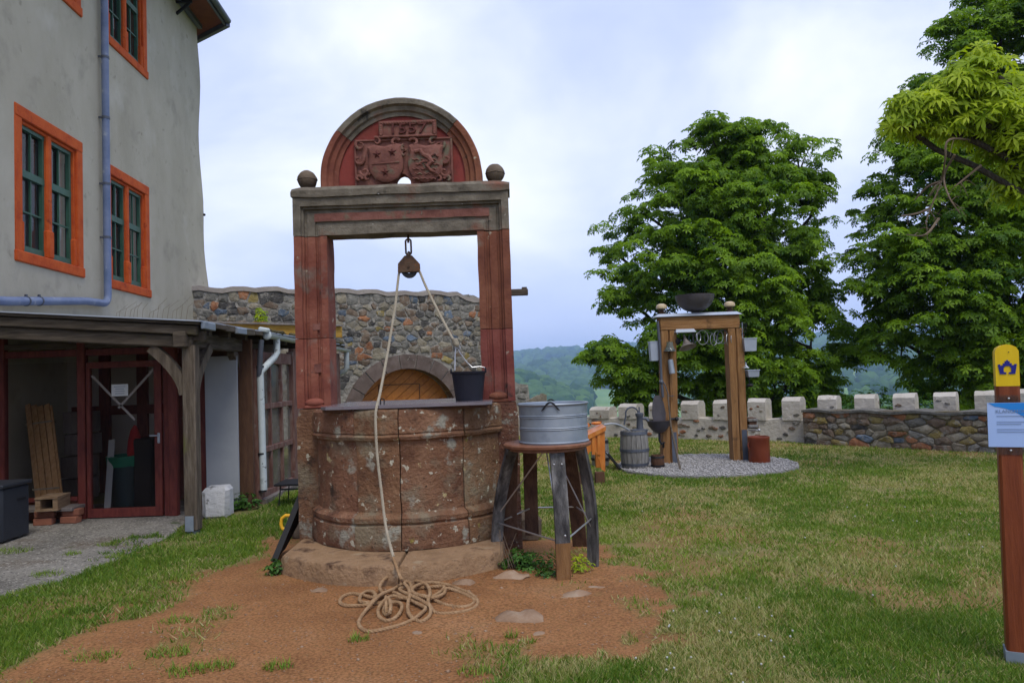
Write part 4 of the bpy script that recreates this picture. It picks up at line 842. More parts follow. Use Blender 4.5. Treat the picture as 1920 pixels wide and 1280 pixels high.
for i in range(4): mb = MB(); mb.box((fx(34)+random.uniform(-.03, .03), 10.6, .2+i*.31), (.34, .35, .29), None, .008); cb.part('carton', mb, M['panel_wood'])
# charcoal storage box
bx = Thing('storage_box', 'charcoal plastic storage box cut by the left picture edge', 'box', G(20, 1016)); x1 = G(58, 1010).x-.13; yb0 = G(0, 1022).y; zt = P(40, 912, yb0).z
mb = MB(); mb.box((x1-.55, yb0+.24, zt/2), (1.1, .45, zt-.04), None, .02)
for k in range(2): mb.box((x1-.28-.5*k, yb0+.02, zt/2), (.03, .04, zt-.06))
body = bx.part('body', mb, M['box_grey']); mb = MB(); mb.box((x1-.55, yb0+.24, zt+.0), (1.14, .50, .045), None, .012); bx.part('lid', mb, M['box_grey'])
mb = MB(); mb.box((x1+.001, yb0+.32, zt*.72), (.01, .14, .025)); bx.part('hand_grip', mb, M['black'], body)
pl = Thing('pallet', 'small wooden pallet end beside the charcoal storage box', 'pallet', G(82, 985)); o_ = G(80, 988)
for z in (.19, .33): mb = MB(); mb.box((o_.x, o_.y+.2, z), (.25, .36, .022), Matrix.Rotation(.15, 3, 'Z')); pl.part('deck_board', mb, M['pallet_wood'])
for dx in (-.095, .095): mb = MB(); mb.box((o_.x+dx, o_.y+.2+dx*.15, .26), (.055, .34, .116), Matrix.Rotation(.15, 3, 'Z')); pl.part('block', mb, M['pallet_wood'])
for i, (dx, dy, z, r) in enumerate(((-.06, .03, .045, .1), (.21, .10, .045, -.1), (-.06, .05, .13, .2), (.22, .13, .13, .0))):
    mb = MB(); mb.box((o_.x+dx, o_.y+.1+dy, z), (.21, .11, .08), Matrix.Rotation(r, 3, 'Z'), .008)
    single('brick', ['worn red brick lying under the pallet beside the storage box', 'worn red brick on the ground below the porch sill', 'upper red brick carrying the wooden pallet', 'upper red brick under the grey sill board'][i], 'brick', mb, M['brick'], (o_.x+dx, o_.y+.1+dy, z), 'loose bricks under the porch sill')
wb_ = G(402, 972); zt = P(400, 914, wb_.y).z; mb = MB(); mb.box((wb_.x, wb_.y+.13, zt/2-.01), (.31, .30, zt+.02), Matrix.Rotation(.12, 3, 'Z'), .045); mb.jitter(.02, 7); single('stone_block', 'whitewashed rough stone block beside the front porch post', 'stone', mb, M['white_stone'], (wb_.x, wb_.y+.13, 0))
# little black folding table by the wing
ft = G(545, 950); tb = Thing('folding_table', 'small black folding table on the grass by the glazed wing', 'table', (ft.x, 9.7, 0)); z_ = P(540, 907, 9.6).z
mb = MB(); mb.box((ft.x+.08, 9.75, z_), (.52, .5, .025), None, .005); tb.part('table_top', mb, M['black'])
for dx, dy in ((-.14, -.2), (.3, -.2), (-.14, .2), (.3, .2)): mb = MB(); mb.tube([V(ft.x+dx, 9.75+dy, 0), V(ft.x+dx+.03, 9.75+dy*.9, z_-.01)], .009, 6); tb.part('leg', mb, M['iron'])
mb = MB(); mb.bar((ft.x-.12, 9.56, z_-.06), (ft.x+.3, 9.56, z_-.06), .015, .02); tb.part('rail', mb, M['iron'])
# ================================================================ WELL
YP = 6.9; XI0, XI1, XO0, XO1 = -1.69, -.29, -2.0, .012; ZB, ZI, ZO = 1.345, 2.945, 3.30
WC = V(-.99, 7.2, 0)
well = Thing('stone_well', 'old red sandstone well with carved round arched portal', 'well', (WC.x, WC.y, 0))
pf = [(0, .0), (.20, .0), (.215, .022), (.27, .022), (.285, .05), (.36, .05), (.375, .035), (.60, .035), (.615, .05), (.69, .05), (.705, .02), (.76, .02), (.775, -.008), (1, -.008)]
def sec(fn): return [fn(d, YP+y) for d, y in pf]+[fn(1, YP+.27), fn(0, YP+.27)]
def wob(p, a=.006): return p+noise.noise_vector(p*5.0)*a
def pillar(xi, xo, z0, z1, m, par=None):
    mb = MB(); n = max(2, int((z1-z0)/.08)); secs = []
    for i in range(n+1):
        z = z0+(z1-z0)*i/n; e = .006 if i in (0, n) else 0
        secs.append([wob(V(xi+(xo-xi)*d, y+e*(1 if y < YP+.2 else -1), z)) for d, y in [(q[0], YP+q[1]) for q in pf]+[(1, YP+.27), (0, YP+.27)]])
    if xo > xi: secs = [s[::-1] for s in secs]
    mb.sweep(secs); return well.part('pillar_stone', mb, m, par, smooth=28)
for xi, xo, joints in ((XI0, XO0, (ZB, 1.99, ZI-.002)), (XI1, XO1, (ZB, 2.02, ZI-.002))):
    for a, b in zip(joints[:-1], joints[1:]): ps = pillar(xi, xo, a+.003, b-.003, M['red'])
    mb = MB(); xm = xi+(xo-xi)*.487; mb.ball((xm, YP+.03, ZB+.05), .05, (2.0, .8, .8), 14, 8); mb.box((xm, YP+.03, ZB+.012), (.23, .05, .03), None, .006); well.part('pillar_base', mb, M['red'])
# repair patches let into the left pillar
for (x, y, w, h) in ((605, 612, 14, 12), (609, 690, 15, 16)):
    q = P(x-13, y, YP); mb = MB(); mb.box((q.x, YP+.034, q.z), (w*.005, .01, h*.005)); well.part('repair_patch', mb, M['relief'])
# lintel with mitred moulding
mb = MB(); secs = []
HL = ZO-ZI
def lsec(x, z, ox, oz): return [V(x+ox*d, y, z+oz*d) for d, y in [(q[0], YP+q[1]) for q in pf]+[(1, YP+.27), (0, YP+.27)]]
w0, w1 = XO0-XI0, XO1-XI1
secs.append(lsec(XI0, ZI, w0, 0)); secs.append(lsec(XI0, ZI+.0005, w0, HL))
for i in range(1, 15): secs.append([wob(p, .007) for p in lsec(XI0+(XI1-XI0)*i/15, ZI, w0+(w1-w0)*i/15 if False else 0, HL)])
secs.append(lsec(XI1, ZI+.0005, w1, HL)); secs.append(lsec(XI1, ZI, w1, 0))
mb.sweep(secs); well.part('lintel', mb, M['grey_stone'], smooth=28)
mb = MB(); n = 22; secs = []
for i in range(n+1):
    x = XO0-.015+(XO1-XO0+.03)*i/n; e = .03 if i in (0, n) else 0
    secs.append([wob(V(x, YP-.028+e*.3, ZO+.003+e*.2), .008), wob(V(x, YP-.034+e*.3, ZO+.065-e*.5), .008), wob(V(x, YP-.005+e, ZO+.10-e*.4), .006), V(x, YP+.25, ZO+.10-e*.4), V(x, YP+.29, ZO+.06), V(x, YP+.29, ZO+.003)])
mb.sweep(secs); well.part('lintel_coping', mb, M['grey_stone'], smooth=30)
ZC0 = ZO+.10
mb = MB(); secs = []
for i in range(17):
    x = XI0-.12+(XI1-XI0+.24)*i/16; secs.append([wob(V(x, YP+.0325, ZI+HL*.385), .004), wob(V(x, YP+.0325, ZI+HL*.595), .004), V(x, YP+.06, ZI+HL*.595), V(x, YP+.06, ZI+HL*.385)])
mb.sweep([q[::-1] for q in secs]); well.part('frieze', mb, M['relief'])
for ch, x in (('J', 800), ('S', 776), ('T', 836)):
    q = P(x-10, 392, YP); text_mesh(ch, .075, .002, lambda u, v, w, q=q: V(q.x+u, YP+.030-w, q.z-.03+v), M['grey_stone'], well, name='inscription')
# tympanum
XT = -.985; RT = .757; ZT = ZC0+.075
def arch_pts(a): return None
rp_ = [(.757, -.03), (.745, -.042), (.70, -.042), (.685, -.01), (.648, -.004), (.635, .02), (.60, .025), (.60, .2), (.757, .2)]
def asec(a, zs=None):                       # a: angle from +Z, right positive
    if zs is not None:
        s = 1 if a > 0 else -1; return [V(XT+s*r, YP+.06+y, zs) for r, y in rp_]
    return [V(XT+math.sin(a)*r, YP+.06+y, ZT+math.cos(a)*r) for r, y in rp_]
for a0, a1, m in ((-math.pi/2, -R(52), 'red'), (-R(51.6), R(46), 'grey_stone'), (R(46.4), math.pi/2, 'red')):
    secs = []; n = 14
    if a0 <= -math.pi/2+.01: secs.append(asec(-1, ZC0+.002))
    for i in range(n+1): secs.append([wob(p, .005) for p in asec(a0+(a1-a0)*i/n)])
    if a1 >= math.pi/2-.01: secs.append(asec(1, ZC0+.002))
    mb = MB(); mb.sweep(secs); well.part('arch_stone', mb, M[m], smooth=30)
pts = [(-.605, ZC0), (-.605, ZT)]+[(math.sin(a)*.605, ZT+math.cos(a)*.605) for a in np.linspace(-math.pi/2, math.pi/2, 30)[1:-1]]+[(.605, ZT), (.605, ZC0)]
notch = [(math.cos(a)*.085-.0, ZC0+math.sin(a)*.135) for a in np.linspace(0, math.pi, 9)]
mb = MB(); mb.prism(pts+[(x, z) for x, z in notch], lambda u, v, w: V(XT+u, YP+.06+w, v), .045, .2); well.part('tympanum_panel', mb, M['redpure'], smooth=25)
rx0, rx1, rzt = P(662, 300, YP).x, P(848, 300, YP).x, P(760, 256, YP).z
nt_ = [(math.cos(a)*.088-(0), ZC0+math.sin(a)*.12) for a in np.linspace(0, math.pi, 9)]
mb = MB(); mb.prism([(rx0-XT, ZC0+.002), (rx0-XT, rzt), (rx1-XT, rzt), (rx1-XT, ZC0+.002)]+nt_, lambda u, v, w: V(XT+u, YP+.06+w, v), .012, .046); rel = well.part('relief_slab', mb, M['relief'], smooth=25)
for (ax, az, bx, bz) in ((rx0+.01, ZC0+.01, rx0+.01, rzt), (rx1-.01, ZC0+.01, rx1-.01, rzt), (rx0, rzt-.008, rx1, rzt-.008)):
    mb = MB(); mb.bar((ax, YP+.066, az), (bx, YP+.066, bz), .018, .02, (0, 1, 0), .004); well.part('relief_border', mb, M['relief'], rel)
# date tablet
d0, d1 = P(709, 257, YP), P(817, 221, YP); mb = MB(); cxd = (d0.x+d1.x)/2; mb.box((cxd, YP+.075, (d0.z+d1.z)/2), (d1.x-d0.x, .06, d1.z-d0.z), None, .008); dt = well.part('date_tablet', mb, M['relief'])
mb = MB(); fw = .03; hh = (d1.z-d0.z)
for a in range(2): mb.box((cxd, YP+.04, d0.z+(hh-.02 if a else .012)), (d1.x-d0.x, .022, .035 if a else .02), None, .006); mb.box((d0.x+.02 if a else d1.x-.02, YP+.04, (d0.z+d1.z)/2), (.038, .022, hh-.06), None, .006)
for i in range(20): mb.ball((d0.x+.03+(d1.x-d0.x-.06)*i/19, YP+.03, d1.z-.022), .012, (1.2, .6, .8), 6, 5)
for i in range(5):
    for s in (d0.x+.02, d1.x-.02): mb.ball((s, YP+.03, d0.z+.03+(hh-.08)*i/4), .013, (.9, .6, 1), 6, 5)
well.part('tablet_frame', mb, M['relief'], dt)
text_mesh('1557', .135, .010, lambda u, v, w: V(cxd+u*1.35, YP+.036-w, d0.z+.038+v), M['relief_shade'], well, dt, name='date_numerals')
# shields
def shield(cx, cz, tilt, kind):
    base = [(-.165, .155), (-.10, .175), (0, .15), (.10, .175), (.165, .155), (.15, .08), (.165, .0), (.155, -.08), (.11, -.15), (.04, -.185), (0, -.195), (-.04, -.185), (-.11, -.15), (-.155, -.08), (-.165, 0), (-.15, .08)]
    c, s = math.cos(tilt), math.sin(tilt); f = lambda u, v, w: V(cx+u*c-v*s, YP+.06+w, cz+u*s+v*c); mb = MB()
    n = len(base); k = .86
    mb.add([f(u, v, .02) for u, v in base]+[f(u, v, -.02) for u, v in base]+[f(u*k, v*k, -.038) for u, v in base], [tuple(range(2*n, 3*n))]+[(i, (i+1) % n, n+(i+1) % n, n+i) for i in range(n)]+[(n+i, n+(i+1) % n, 2*n+(i+1) % n, 2*n+i) for i in range(n)])
    sh = well.part('shield', mb, M['relief'], rel)
    if kind == 0:
        for (u, v) in ((-.075, .075), (.07, .085), (-.01, -.10)):
            st = [(u+(.05 if i % 2 == 0 else .019)*math.sin(i*math.pi/5), v+(.05 if i % 2 == 0 else .019)*math.cos(i*math.pi/5)) for i in range(10)]
            mb = MB(); mb.add([f(a, b, -.036) for a, b in st]+[f(u, v, -.06)], [(i, (i+1) % 10, 10) for i in range(10)]); well.part('star', mb, M['relief_shade'], rel, smooth=0)
        mb = MB(); mb.bar(f(-.13, -.012, -.04), f(.13, -.012, -.04), .012, .012, (0, 1, 0)); well.part('shield_bar', mb, M['relief'], rel)
    else:
        mb = MB(); mb.tube([f(u, v, -.045) for u, v in ((-.1, .09), (-.05, .10), (-.02, .06), (.03, .04), (.06, -.01), (.02, -.05), (.05, -.09), (.10, -.11))], [.02, .022, .02, .028, .03, .024, .016, .012], 8)
        mb.tube([f(u, v, -.045) for u, v in ((.03, .04), (.09, .07), (.12, .04))], [.016, .012, .008], 7); mb.tube([f(u, v, -.045) for u, v in ((.05, -.01), (.0, .0), (-.06, -.02))], [.016, .012, .008], 7)
        for r_ in range(5):
            for q in range(3): u0 = -.12+.08*q+(r_ % 2)*.03; v0 = .02-.045*r_; mb.tube([f(u0, v0, -.04), f(u0+.02, v0-.01, -.045), f(u0+.04, v0, -.045), f(u0+.06, v0-.012, -.04)], .007, 5)
        well.part('shield_charge', mb, M['relief'], rel)
s0, s1 = P(722, 302, YP), P(797, 301, YP); shield(s0.x, s0.z, .05, 0); shield(s1.x, s1.z, -.04, 1)
rs = random.Random(5)
def curl(cx, cz, r, turns, a0, w):
    pts = []; rad = []
    for i in range(22):
        t = i/21; a = a0+turns*2*math.pi*t; q = r*(1-.8*t); pts.append(V(cx+q*math.cos(a), YP+.055-.02*t, cz+q*math.sin(a))); rad.append(w*(1-.45*t))
    mb = MB(); mb.tube(pts, rad, 7); well.part('scrollwork', mb, M['relief'], rel)
zc_ = (ZC0+rzt)/2
for (x, y, r, tn, a, w) in ((676,272,.05,.9,2.5,.016),(672,300,.055,-.9,.6,.018),(684,322,.05,.9,3,.018),(673,336,.035,.8,0,.02),(706,266,.045,-.8,2,.016),(741,268,.05,.7,.5,.018),(776,268,.05,-.7,2.6,.018),(758,288,.035,.9,1,.016),(740,312,.03,-.8,4,.014),(824,272,.05,-.9,.6,.016),(836,298,.055,.9,2.5,.018),(833,322,.05,-.9,0,.018),(840,336,.035,-.8,3,.02),(812,266,.045,.8,1,.016),(690,334,.04,.7,1,.016),(822,336,.04,-.7,2,.016),(757,278,.03,.6,1.6,.02)):
    q = P(x, y, YP+.05); curl(q.x, q.z, r, tn, a, w)
for (x, y) in ((576, 334), (928, 326)):
    q = P(x, y, YP+.12); mb = MB(); mb.ball((q.x, YP+.12, ZC0+.10), .092, nu=18, nv=14); mb.tube([V(q.x+.091*math.cos(a), YP+.12+.091*math.sin(a), ZC0+.10) for a in np.linspace(0, 6.28, 22)[:-1]], .005, 6, closed=True)
    mb.lathe([(.05, 0), (.055, .03), (.04, .04)], (q.x, YP+.12, ZC0-.0), 14); mb.jitter(.006, 22); well.part('finial_ball', mb, M['dark_stone'])
# basin ring in upright stones
bp_ = [(.945, .165), (.955, .20), (.945, .36), (.925, .375), (.945, .395), (.95, .43), (.925, .45), (.90, .46), (.892, .47), (.892, 1.06), (.90, 1.07), (.925, 1.08), (.935, 1.105), (.915, 1.125), (.925, 1.135), (.925, 1.25), (.915, 1.315), (.885, 1.335), (.70, 1.335), (.70, .165)]
for a0, a1 in ((-82, -24), (-24, 1), (1, 37), (37, 82), (98, 140), (140, 180), (180, 220), (220, 262)):
    mb = MB(); n = 12; secs = []; sa_ = rng.uniform(-.006, .006)
    for i in range(n+1):
        a = R(a0+.25)+R(a1-a0-.5)*i/n; dense_p = []
        for k, (r, z) in enumerate(bp_):
            dense_p.append((r, z))
            if k == 9: pass
            if k == 8: dense_p += [(r, z+(1.06-.47)*t) for t in (.15, .3, .45, .6, .75, .9)]
        secs.append([wob(V(WC.x+(r+sa_)*math.sin(a), WC.y-(r+sa_)*math.cos(a), z), .011) for r, z in dense_p])
    mb.sweep(secs); well.part('basin_stone', mb, M['basin'], smooth=32)
for x0, x1 in ((XO0-.0, -1.80), (-.18, XO1+.02)):
    mb = MB(); nz = 12; secs = []
    for i in range(nz+1):
        z = -.02+(ZB-.008+.02)*i/nz; e = .02 if i == nz else 0; xx0, xx1 = x0+e, x1-e; y0, y1 = YP-.02+e, 7.55
        secs.append([wob(V(x, y, z), .010) for x, y in ((xx0, y0), (xx1, y0), (xx1, y1), (xx0, y1))])
    mb.sweep(secs); well.part('side_block', mb, M['basin'], smooth=40)
mb = MB(); mb.lathe([(.72, .3), (0.01, .3)], WC, 20); well.part('well_bottom', mb, M['black'])
# step slabs
sl0, sl1 = G(527, 1075), G(945, 1065); sf = G(735, 1095)
def step_front(x):
    t = (x-sl0.x)/(sl1.x-sl0.x); return sl0.y+(sl1.y-sl0.y)*t-(sl0.y-sf.y+.02)*(1-(2*t-1)**2)
XJ = P(752, 1080, 5.95).x
for x0, x1 in ((sl0.x, XJ-.006), (XJ+.006, sl1.x)):
    xs = np.linspace(x0, x1, 12); low = [(x, step_front(x)) for x in xs]
    pts = low+[(x1, 7.1), (x0, 7.1)]; n = len(pts)
    def ins(p, e): return (p[0]+(e if p[0] <= x0+.001 else -e if p[0] >= x1-.001 else 0), p[1]+(e if p[1] < 7.05 else 0))
    rz_ = lambda p: .018*noise.noise(Vector((p[0]*4, p[1]*4, 2)))
    mb = MB(); mb.add([wob(V(p[0], p[1], -.05), .008) for p in pts]+[wob(V(p[0], p[1], .138+rz_(p)), .016) for p in pts]+[wob(V(*ins(p, .009), .154+rz_(p)*.6), .014) for p in pts]+[V(*ins(p, .05), .160) for p in pts], [(i, (i+1) % n, n+(i+1) % n, n+i) for i in range(n)]+[(n+i, n+(i+1) % n, 2*n+(i+1) % n, 2*n+i) for i in range(n)]+[(2*n+i, 2*n+(i+1) % n, 3*n+(i+1) % n, 3*n+i) for i in range(n)]+[tuple(range(3*n, 4*n))])
    well.part('step_slab', mb, M['step'], smooth=35)
# dark foundation stones beside the well
for i, (x, y, sx, sy, sz, lb) in enumerate(((985, 1005, .26, .34, .24, 'dark damp foundation stone under the barrel stave stool'), (553, 1002, .20, .30, .17, 'dark foundation stone behind the leaning board'))):
    q = G(x, y, .05); mb = MB(); mb.box((q.x, q.y+.18, sz/2-.02), (sx, sy, sz+.04), Matrix.Rotation(.2, 3, 'Z'), .05); mb.jitter(.03, 6, i); single('foundation_stone', lb, 'stone', mb, M['dark_stone'], (q.x, q.y+.18, 0))
# rafter stub fixed to the back of the pillar
mb = MB(); q0, q1 = P(958, 549, 7.22), P(990, 547, 7.22); mb.bar(V(q0.x-.12, 7.22, (q0.z+q1.z)/2), V(q1.x, 7.22, (q0.z+q1.z)/2), .06, .062, ch=.006); mb.box((q1.x-.035, 7.22, q1.z+.035), (.05, .055, .02)); well.part('timber_stub', mb, M['old_wood_h'])
# lid
ZL = 1.352; xl0, xl1 = P(598, 768, 6.36).x, P(922, 757, 6.36).x
pl = [(xl0, 6.42), (xl0+.06, 6.345), ((xl0+xl1)/2, 6.30), (xl1-.06, 6.345), (xl1, 6.42), (xl1, 6.85), (XI1-.02, 6.86), (XI1-.02, 7.62), (XI0+.02, 7.62), (XI0+.02, 6.86), (xl0, 6.85)]
lid = Thing('wooden_board', 'smooth dark board lying across the top of the well basin', 'board', (WC.x, WC.y, ZL))
mb = MB(); mb.prism(pl, lambda u, v, w: V(u, v, w), ZL-.008, ZL+.018); lid.part('board', mb, M['cover'], smooth=30)
pl2 = [(x if abs(x-WC.x) < .4 else x, y) for x, y in pl]; mb = MB(); mb.bar((xl0+.02, 6.42, ZL-.022), (xl1-.02, 6.42, ZL-.022), .05, .026); lid.part('batten', mb, M['dark_brown_wood'])
mb = MB(); q = P(717, 757, 6.6); mb.tube([V(q.x-.016, 6.6, ZL+.018), V(q.x-.016, 6.6, ZL+.06), V(q.x+.0, 6.6, ZL+.068), V(q.x+.016, 6.6, ZL+.06), V(q.x+.016, 6.6, ZL+.018)], .006, 6); lid.part('staple', mb, M['black'])
# chain and pulley
YC = 7.03; ch = Thing('iron_chain', 'short rusty chain hanging from the well lintel', 'chain', P(765, 437, YC)); ctop = P(765, 437, YC)
mb = MB(); mb.tube([V(ctop.x, YC, ZI+.02), V(ctop.x, YC, ZI-.075)], .011, 8); ch.part('hanger', mb, M['rust'])
def link(cx, cz, h, w, r, rot):
    pts = []
    for i in range(20):
        a = 2*math.pi*i/20; u = math.cos(a)*w; v = math.sin(a)*w+(h/2-w)*(1 if math.sin(a) > 0 else -1); pts.append(V(cx+u*math.cos(rot), YC+u*math.sin(rot), cz+v))
    mb = MB(); mb.tube(pts, r, 7, closed=True); return mb
zz = ZI-.055; zP = P(767, 480, YC).z
ch.part('link', link(ctop.x, zz-.06, .15, .026, .009, 0), M['rust']); ch.part('link', link(ctop.x+.003, zz-.145, .075, .018, .008, 1.2), M['rust'])
pu = Thing('pulley_block', 'rusty iron pulley block hanging in the well portal', 'pulley', V(ctop.x+.004, YC, zP)); cx = ctop.x+.006
sh = [(-.035, .0), (.035, .0), (.10, -.075), (.103, -.155), (-.103, -.155), (-.10, -.075)]; cx = P(767, 500, YC).x
for y0 in (-.035, .025): mb = MB(); mb.prism([(u, v) for u, v in sh], lambda u, v, w: V(cx+u, YC+w, zP+v), y0, y0+.010); pu.part('cheek_plate', mb, M['rust'], smooth=0)
mb = MB(); mb.lathe([(.03, -.018), (.075, -.018), (.066, 0), (.075, .018), (.03, .018)], V(cx, YC, zP-.135), 24, axis=(0, 1, 0), closed=True); pu.part('wheel', mb, M['iron'])
mb = MB(); mb.tube([V(cx, YC-.045, zP-.105), V(cx, YC+.045, zP-.105)], .012, 8); mb.box((cx, YC, zP-.01), (.04, .06, .03)); pu.part('axle', mb, M['rust'])
# ---- bucket
YB = 6.72; bu = Thing('black_bucket', 'black rubber bucket standing on the well lid', 'bucket', V(P(879, 752, YB).x, YB, ZL+.018)); bc = V(P(880, 752, YB).x, YB, ZL+.018); hb = P(878, 696, YB).z-ZL-.018
mb = MB(); mb.lathe([(0, .004), (.115, .004), (.120, .0), (.150, hb*.92), (.162, hb*.93), (.165, hb), (.148, hb), (.112, .02), (0, .02)], bc, 32); bu.part('body', mb, M['bucket'])
mb = MB()
for s in (-1, 1): mb.box(bc+V(s*.155, 0, hb+.012), (.012, .04, .035), None, .004)
bu.part('lug', mb, M['bucket'])
kn = P(855, 648, YB); l0, l1 = bc+V(-.115, -.09, hb+.01), bc+V(.155, .0, hb+.01)
mb = MB(); mb.tube([l0, l0+V(.002, .03, .08), l0.lerp(kn, .75)+V(-.005, 0, 0), kn+V(.005, 0, -.01), kn+V(.03, 0, -.06), kn+V(.09, 0, -.15), kn+V(.14, .0, -.20), l1+V(-.05, 0, .03), l1+V(-.01, 0, .02), l1], .0055, 8); bu.part('handle', mb, M['steel'])
# ---- rope
def catmull(pts, per=10):
    pts = [Vector(p) for p in pts]; o = []; e = [pts[0]*2-pts[1]]+pts+[pts[-1]*2-pts[-2]]
    for i in range(1, len(e)-2):
        a, b, c, d = e[i-1], e[i], e[i+1], e[i+2]
        for k in range(per):
            t = k/per; o.append(.5*((2*b)+(c-a)*t+(2*a-5*b+4*c-d)*t*t+(3*b-a-3*c+d)*t**3))
    o.append(pts[-1]); return o
def resample(p, st):
    o = [p[0]]; acc = 0
    for a, b in zip(p[:-1], p[1:]):
        l = (b-a).length
        while acc+l >= st: t = (st-acc)/l if l else 0; a = a.lerp(b, t); o.append(a); l = (b-a).length; acc = 0
        acc += l
    return o
def rope_mesh(path, r, pitch=.075, st=.012):
    path = resample(path, st); mb = MB(); u = None
    fr = []
    for i, p in enumerate(path):
        t = (path[min(i+1, len(path)-1)]-path[max(i-1, 0)]).normalized(); u = t.orthogonal().normalized() if u is None else (u-t*u.dot(t)).normalized(); fr.append((p, u, t.cross(u)))
    for k in range(3):
        pts = []
        for i, (p, a, b) in enumerate(fr): th = 2*math.pi*(i*st/pitch+k/3); pts.append(p+(a*math.cos(th)+b*math.sin(th))*r*.46)
        mb.tube(pts, r*.58, 6)
    return mb
rope = Thing('well_rope', 'long hemp rope running over the pulley to a coil on the ground', 'rope', G(765, 1130))
zw = zP-.135; hang = [kn+V(.0, 0, .02), P(845, 628, YB), P(820, 580, 6.85), P(800, 540, 6.98), V(cx+.10, YC, zw-.02)]
hang += [V(cx+.085*math.cos(a), YC, zw+.085*math.sin(a)) for a in np.linspace(.2, math.pi-.2, 7)]+[V(cx-.098, YC, zw-.03)]
down = [P(741, 575, 6.9), P(727, 660, 6.66), P(713, 735, 6.40), P(706, 764, 6.285), P(704, 785, 6.262), P(707, 850, 6.22), P(715, 920, 6.16), P(724, 990, 6.08), P(738, 1045, 5.92)]
Z8 = lambda x, y, h: G(620+x/6.62, 1060+y/6.62, h)
coil = [(860,130,.12),(900,200,.07),(960,270,.055),(985,360,.05),(960,470,.045),(970,590,.03),(1040,660,.02),(1130,690,.015),(1230,620,.02),(1240,520,.03),(1210,440,.045),(1235,340,.05),(1205,250,.045),(1120,200,.04),(1030,185,.03),(920,205,.03),(840,255,.03),(760,300,.045),(640,350,.05),(540,440,.05),(450,540,.025),(375,640,.014),(350,720,.014),(400,790,.014),(500,815,.014),(650,790,.014),(850,740,.014),(1000,680,.016),(1100,610,.03),(1180,530,.03),(1120,490,.03),(1000,430,.03),(900,385,.035),(800,335,.03),(690,330,.03),(560,400,.03),(470,480,.016),(300,495,.014),(180,490,.014),(115,450,.014),(150,385,.014),(260,345,.014),(380,360,.02),(500,390,.02),(560,370,.035),(520,320,.03),(440,320,.02),(370,380,.03),(370,440,.03),(450,458,.02),(600,465,.016),(690,420,.016),(650,340,.03),(610,270,.05),(640,200,.065),(710,140,.07),(800,125,.06),(870,150,.03),(960,180,.015),(1000,250,.03),(1030,330,.03),(1150,370,.03),(1260,380,.03),(1380,310,.03),(1400,255,.03),(1250,262,.02),(1050,275,.02),(900,270,.03),(860,300,.03),(1000,370,.05),(1130,430,.05),(1230,500,.03),(1300,580,.014),(1450,592,.014),(1650,570,.014),(1790,515,.014),(1825,440,.014),(1740,350,.014),(1600,290,.014),(1450,235,.016),(1300,212,.03),(1180,215,.04),(1060,250,.05),(1010,310,.05),(1080,370,.05),(1180,380,.04),(1300,430,.02),(1450,490,.014),(1620,512,.014),(1740,490,.014),(1785,430,.014),(1700,370,.016),(1560,310,.016),(1440,280,.03),(1400,350,.03),(1260,400,.04),(1080,370,.04),(900,400,.03),(780,375,.04),(680,420,.05),(600,520,.03),(600,620,.014),(680,680,.014),(780,660,.016),(860,580,.03),(885,490,.04),(820,450,.03),(700,470,.03),(660,560,.02),(700,610,.02),(740,560,.06),(740,440,.08),(700,410,.08),(690,500,.06),(700,600,.025)]
cpts = [Z8(*c) for c in coil]
rope.part('hoisting_line', rope_mesh(catmull(hang+down[:1], 8)+catmull(down, 8)[1:], .0125), M['rope_pale'])
rope.part('coil', rope_mesh(catmull(down[-1:]+cpts, 8), .0135), M['rope'])
mb = MB(); kq = [kn+V(-.012, 0, .06), kn+V(-.004, 0, .035), kn+V(.004, 0, .01), kn+V(.008, 0, -.012)]; mb.tube(kq, [.014, .024, .022, .012], 8)
for t in range(5): mb.tube([kq[0].lerp(kq[2], t/4)+V(.022*math.cos(a), .022*math.sin(a), .004*math.sin(2*a)) for a in np.linspace(0, 6.28, 12)[:-1]], .007, 6, closed=True)
rope.part('knot', mb, M['rope_pale'])
mb = MB(); mb.tube([kn+V(.014+.022*math.cos(a), 0, -.022+.03*math.sin(a)) for a in np.linspace(0, 6.28, 16)[:-1]], .005, 6, closed=True); rope.part('shackle', mb, M['steel'])

# ================================================================ STOOL AND TUB
SC = V(P(1026, 832, 6.2).x, 6.2, 0); zs = P(1026, 836, 6.2-.36).z
st = Thing('barrel_stool', 'round topped stool on charred barrel stave legs beside the well', 'stool', SC)
mb = MB(); mb.lathe([(0, zs-.035), (.345, zs-.035), (.36, zs-.028), (.363, zs-.01), (.352, zs), (0, zs)], SC, 40); mb.lathe([(0, zs-.06), (.31, zs-.06), (.31, zs-.035)], SC, 36); st.part('seat_board', mb, M['stool_top'])
def leg(tx, ty, bx, by, bz, w, m, bulge=.06, cut=11):
    top, bot = V(tx, ty, zs-.05), V(bx, by, bz); path = []; o = (bot-top); rad = Vector((o.x, o.y, 0)); rad = rad.normalized() if rad.length > .01 else V(0, -1, 0)
    for i in range(11): t = i/10; path.append(top.lerp(bot, t)+rad*bulge*math.sin(math.pi*t))
    wd = Vector((-rad.y, rad.x, 0)); mb = MB(); mb.strip(path[:cut], wd, w, .032); lg = st.part('leg', mb, m)
    if cut < 11: mb = MB(); mb.strip(path[cut-1:], wd, w*.985, .031); st.part('foot', mb, M['foot'], lg, label='brown unweathered lower end of the leg')
    return lg, path
f1, f2 = G(1057, 1086), G(1107, 1058); la = G(930, 1008, .165)
A_, pa = leg(SC.x-.29, SC.y+.02, la.x+.01, la.y-.10, .158, .10, M['stave'])
C_, pc = leg(SC.x+.06, SC.y-.27, f1.x, f1.y+.02, -.02, .115, M['stave'], .05, 8)
D_, pd = leg(SC.x+.27, SC.y-.03, f2.x+.02, f2.y, -.02, .10, M['stave'])
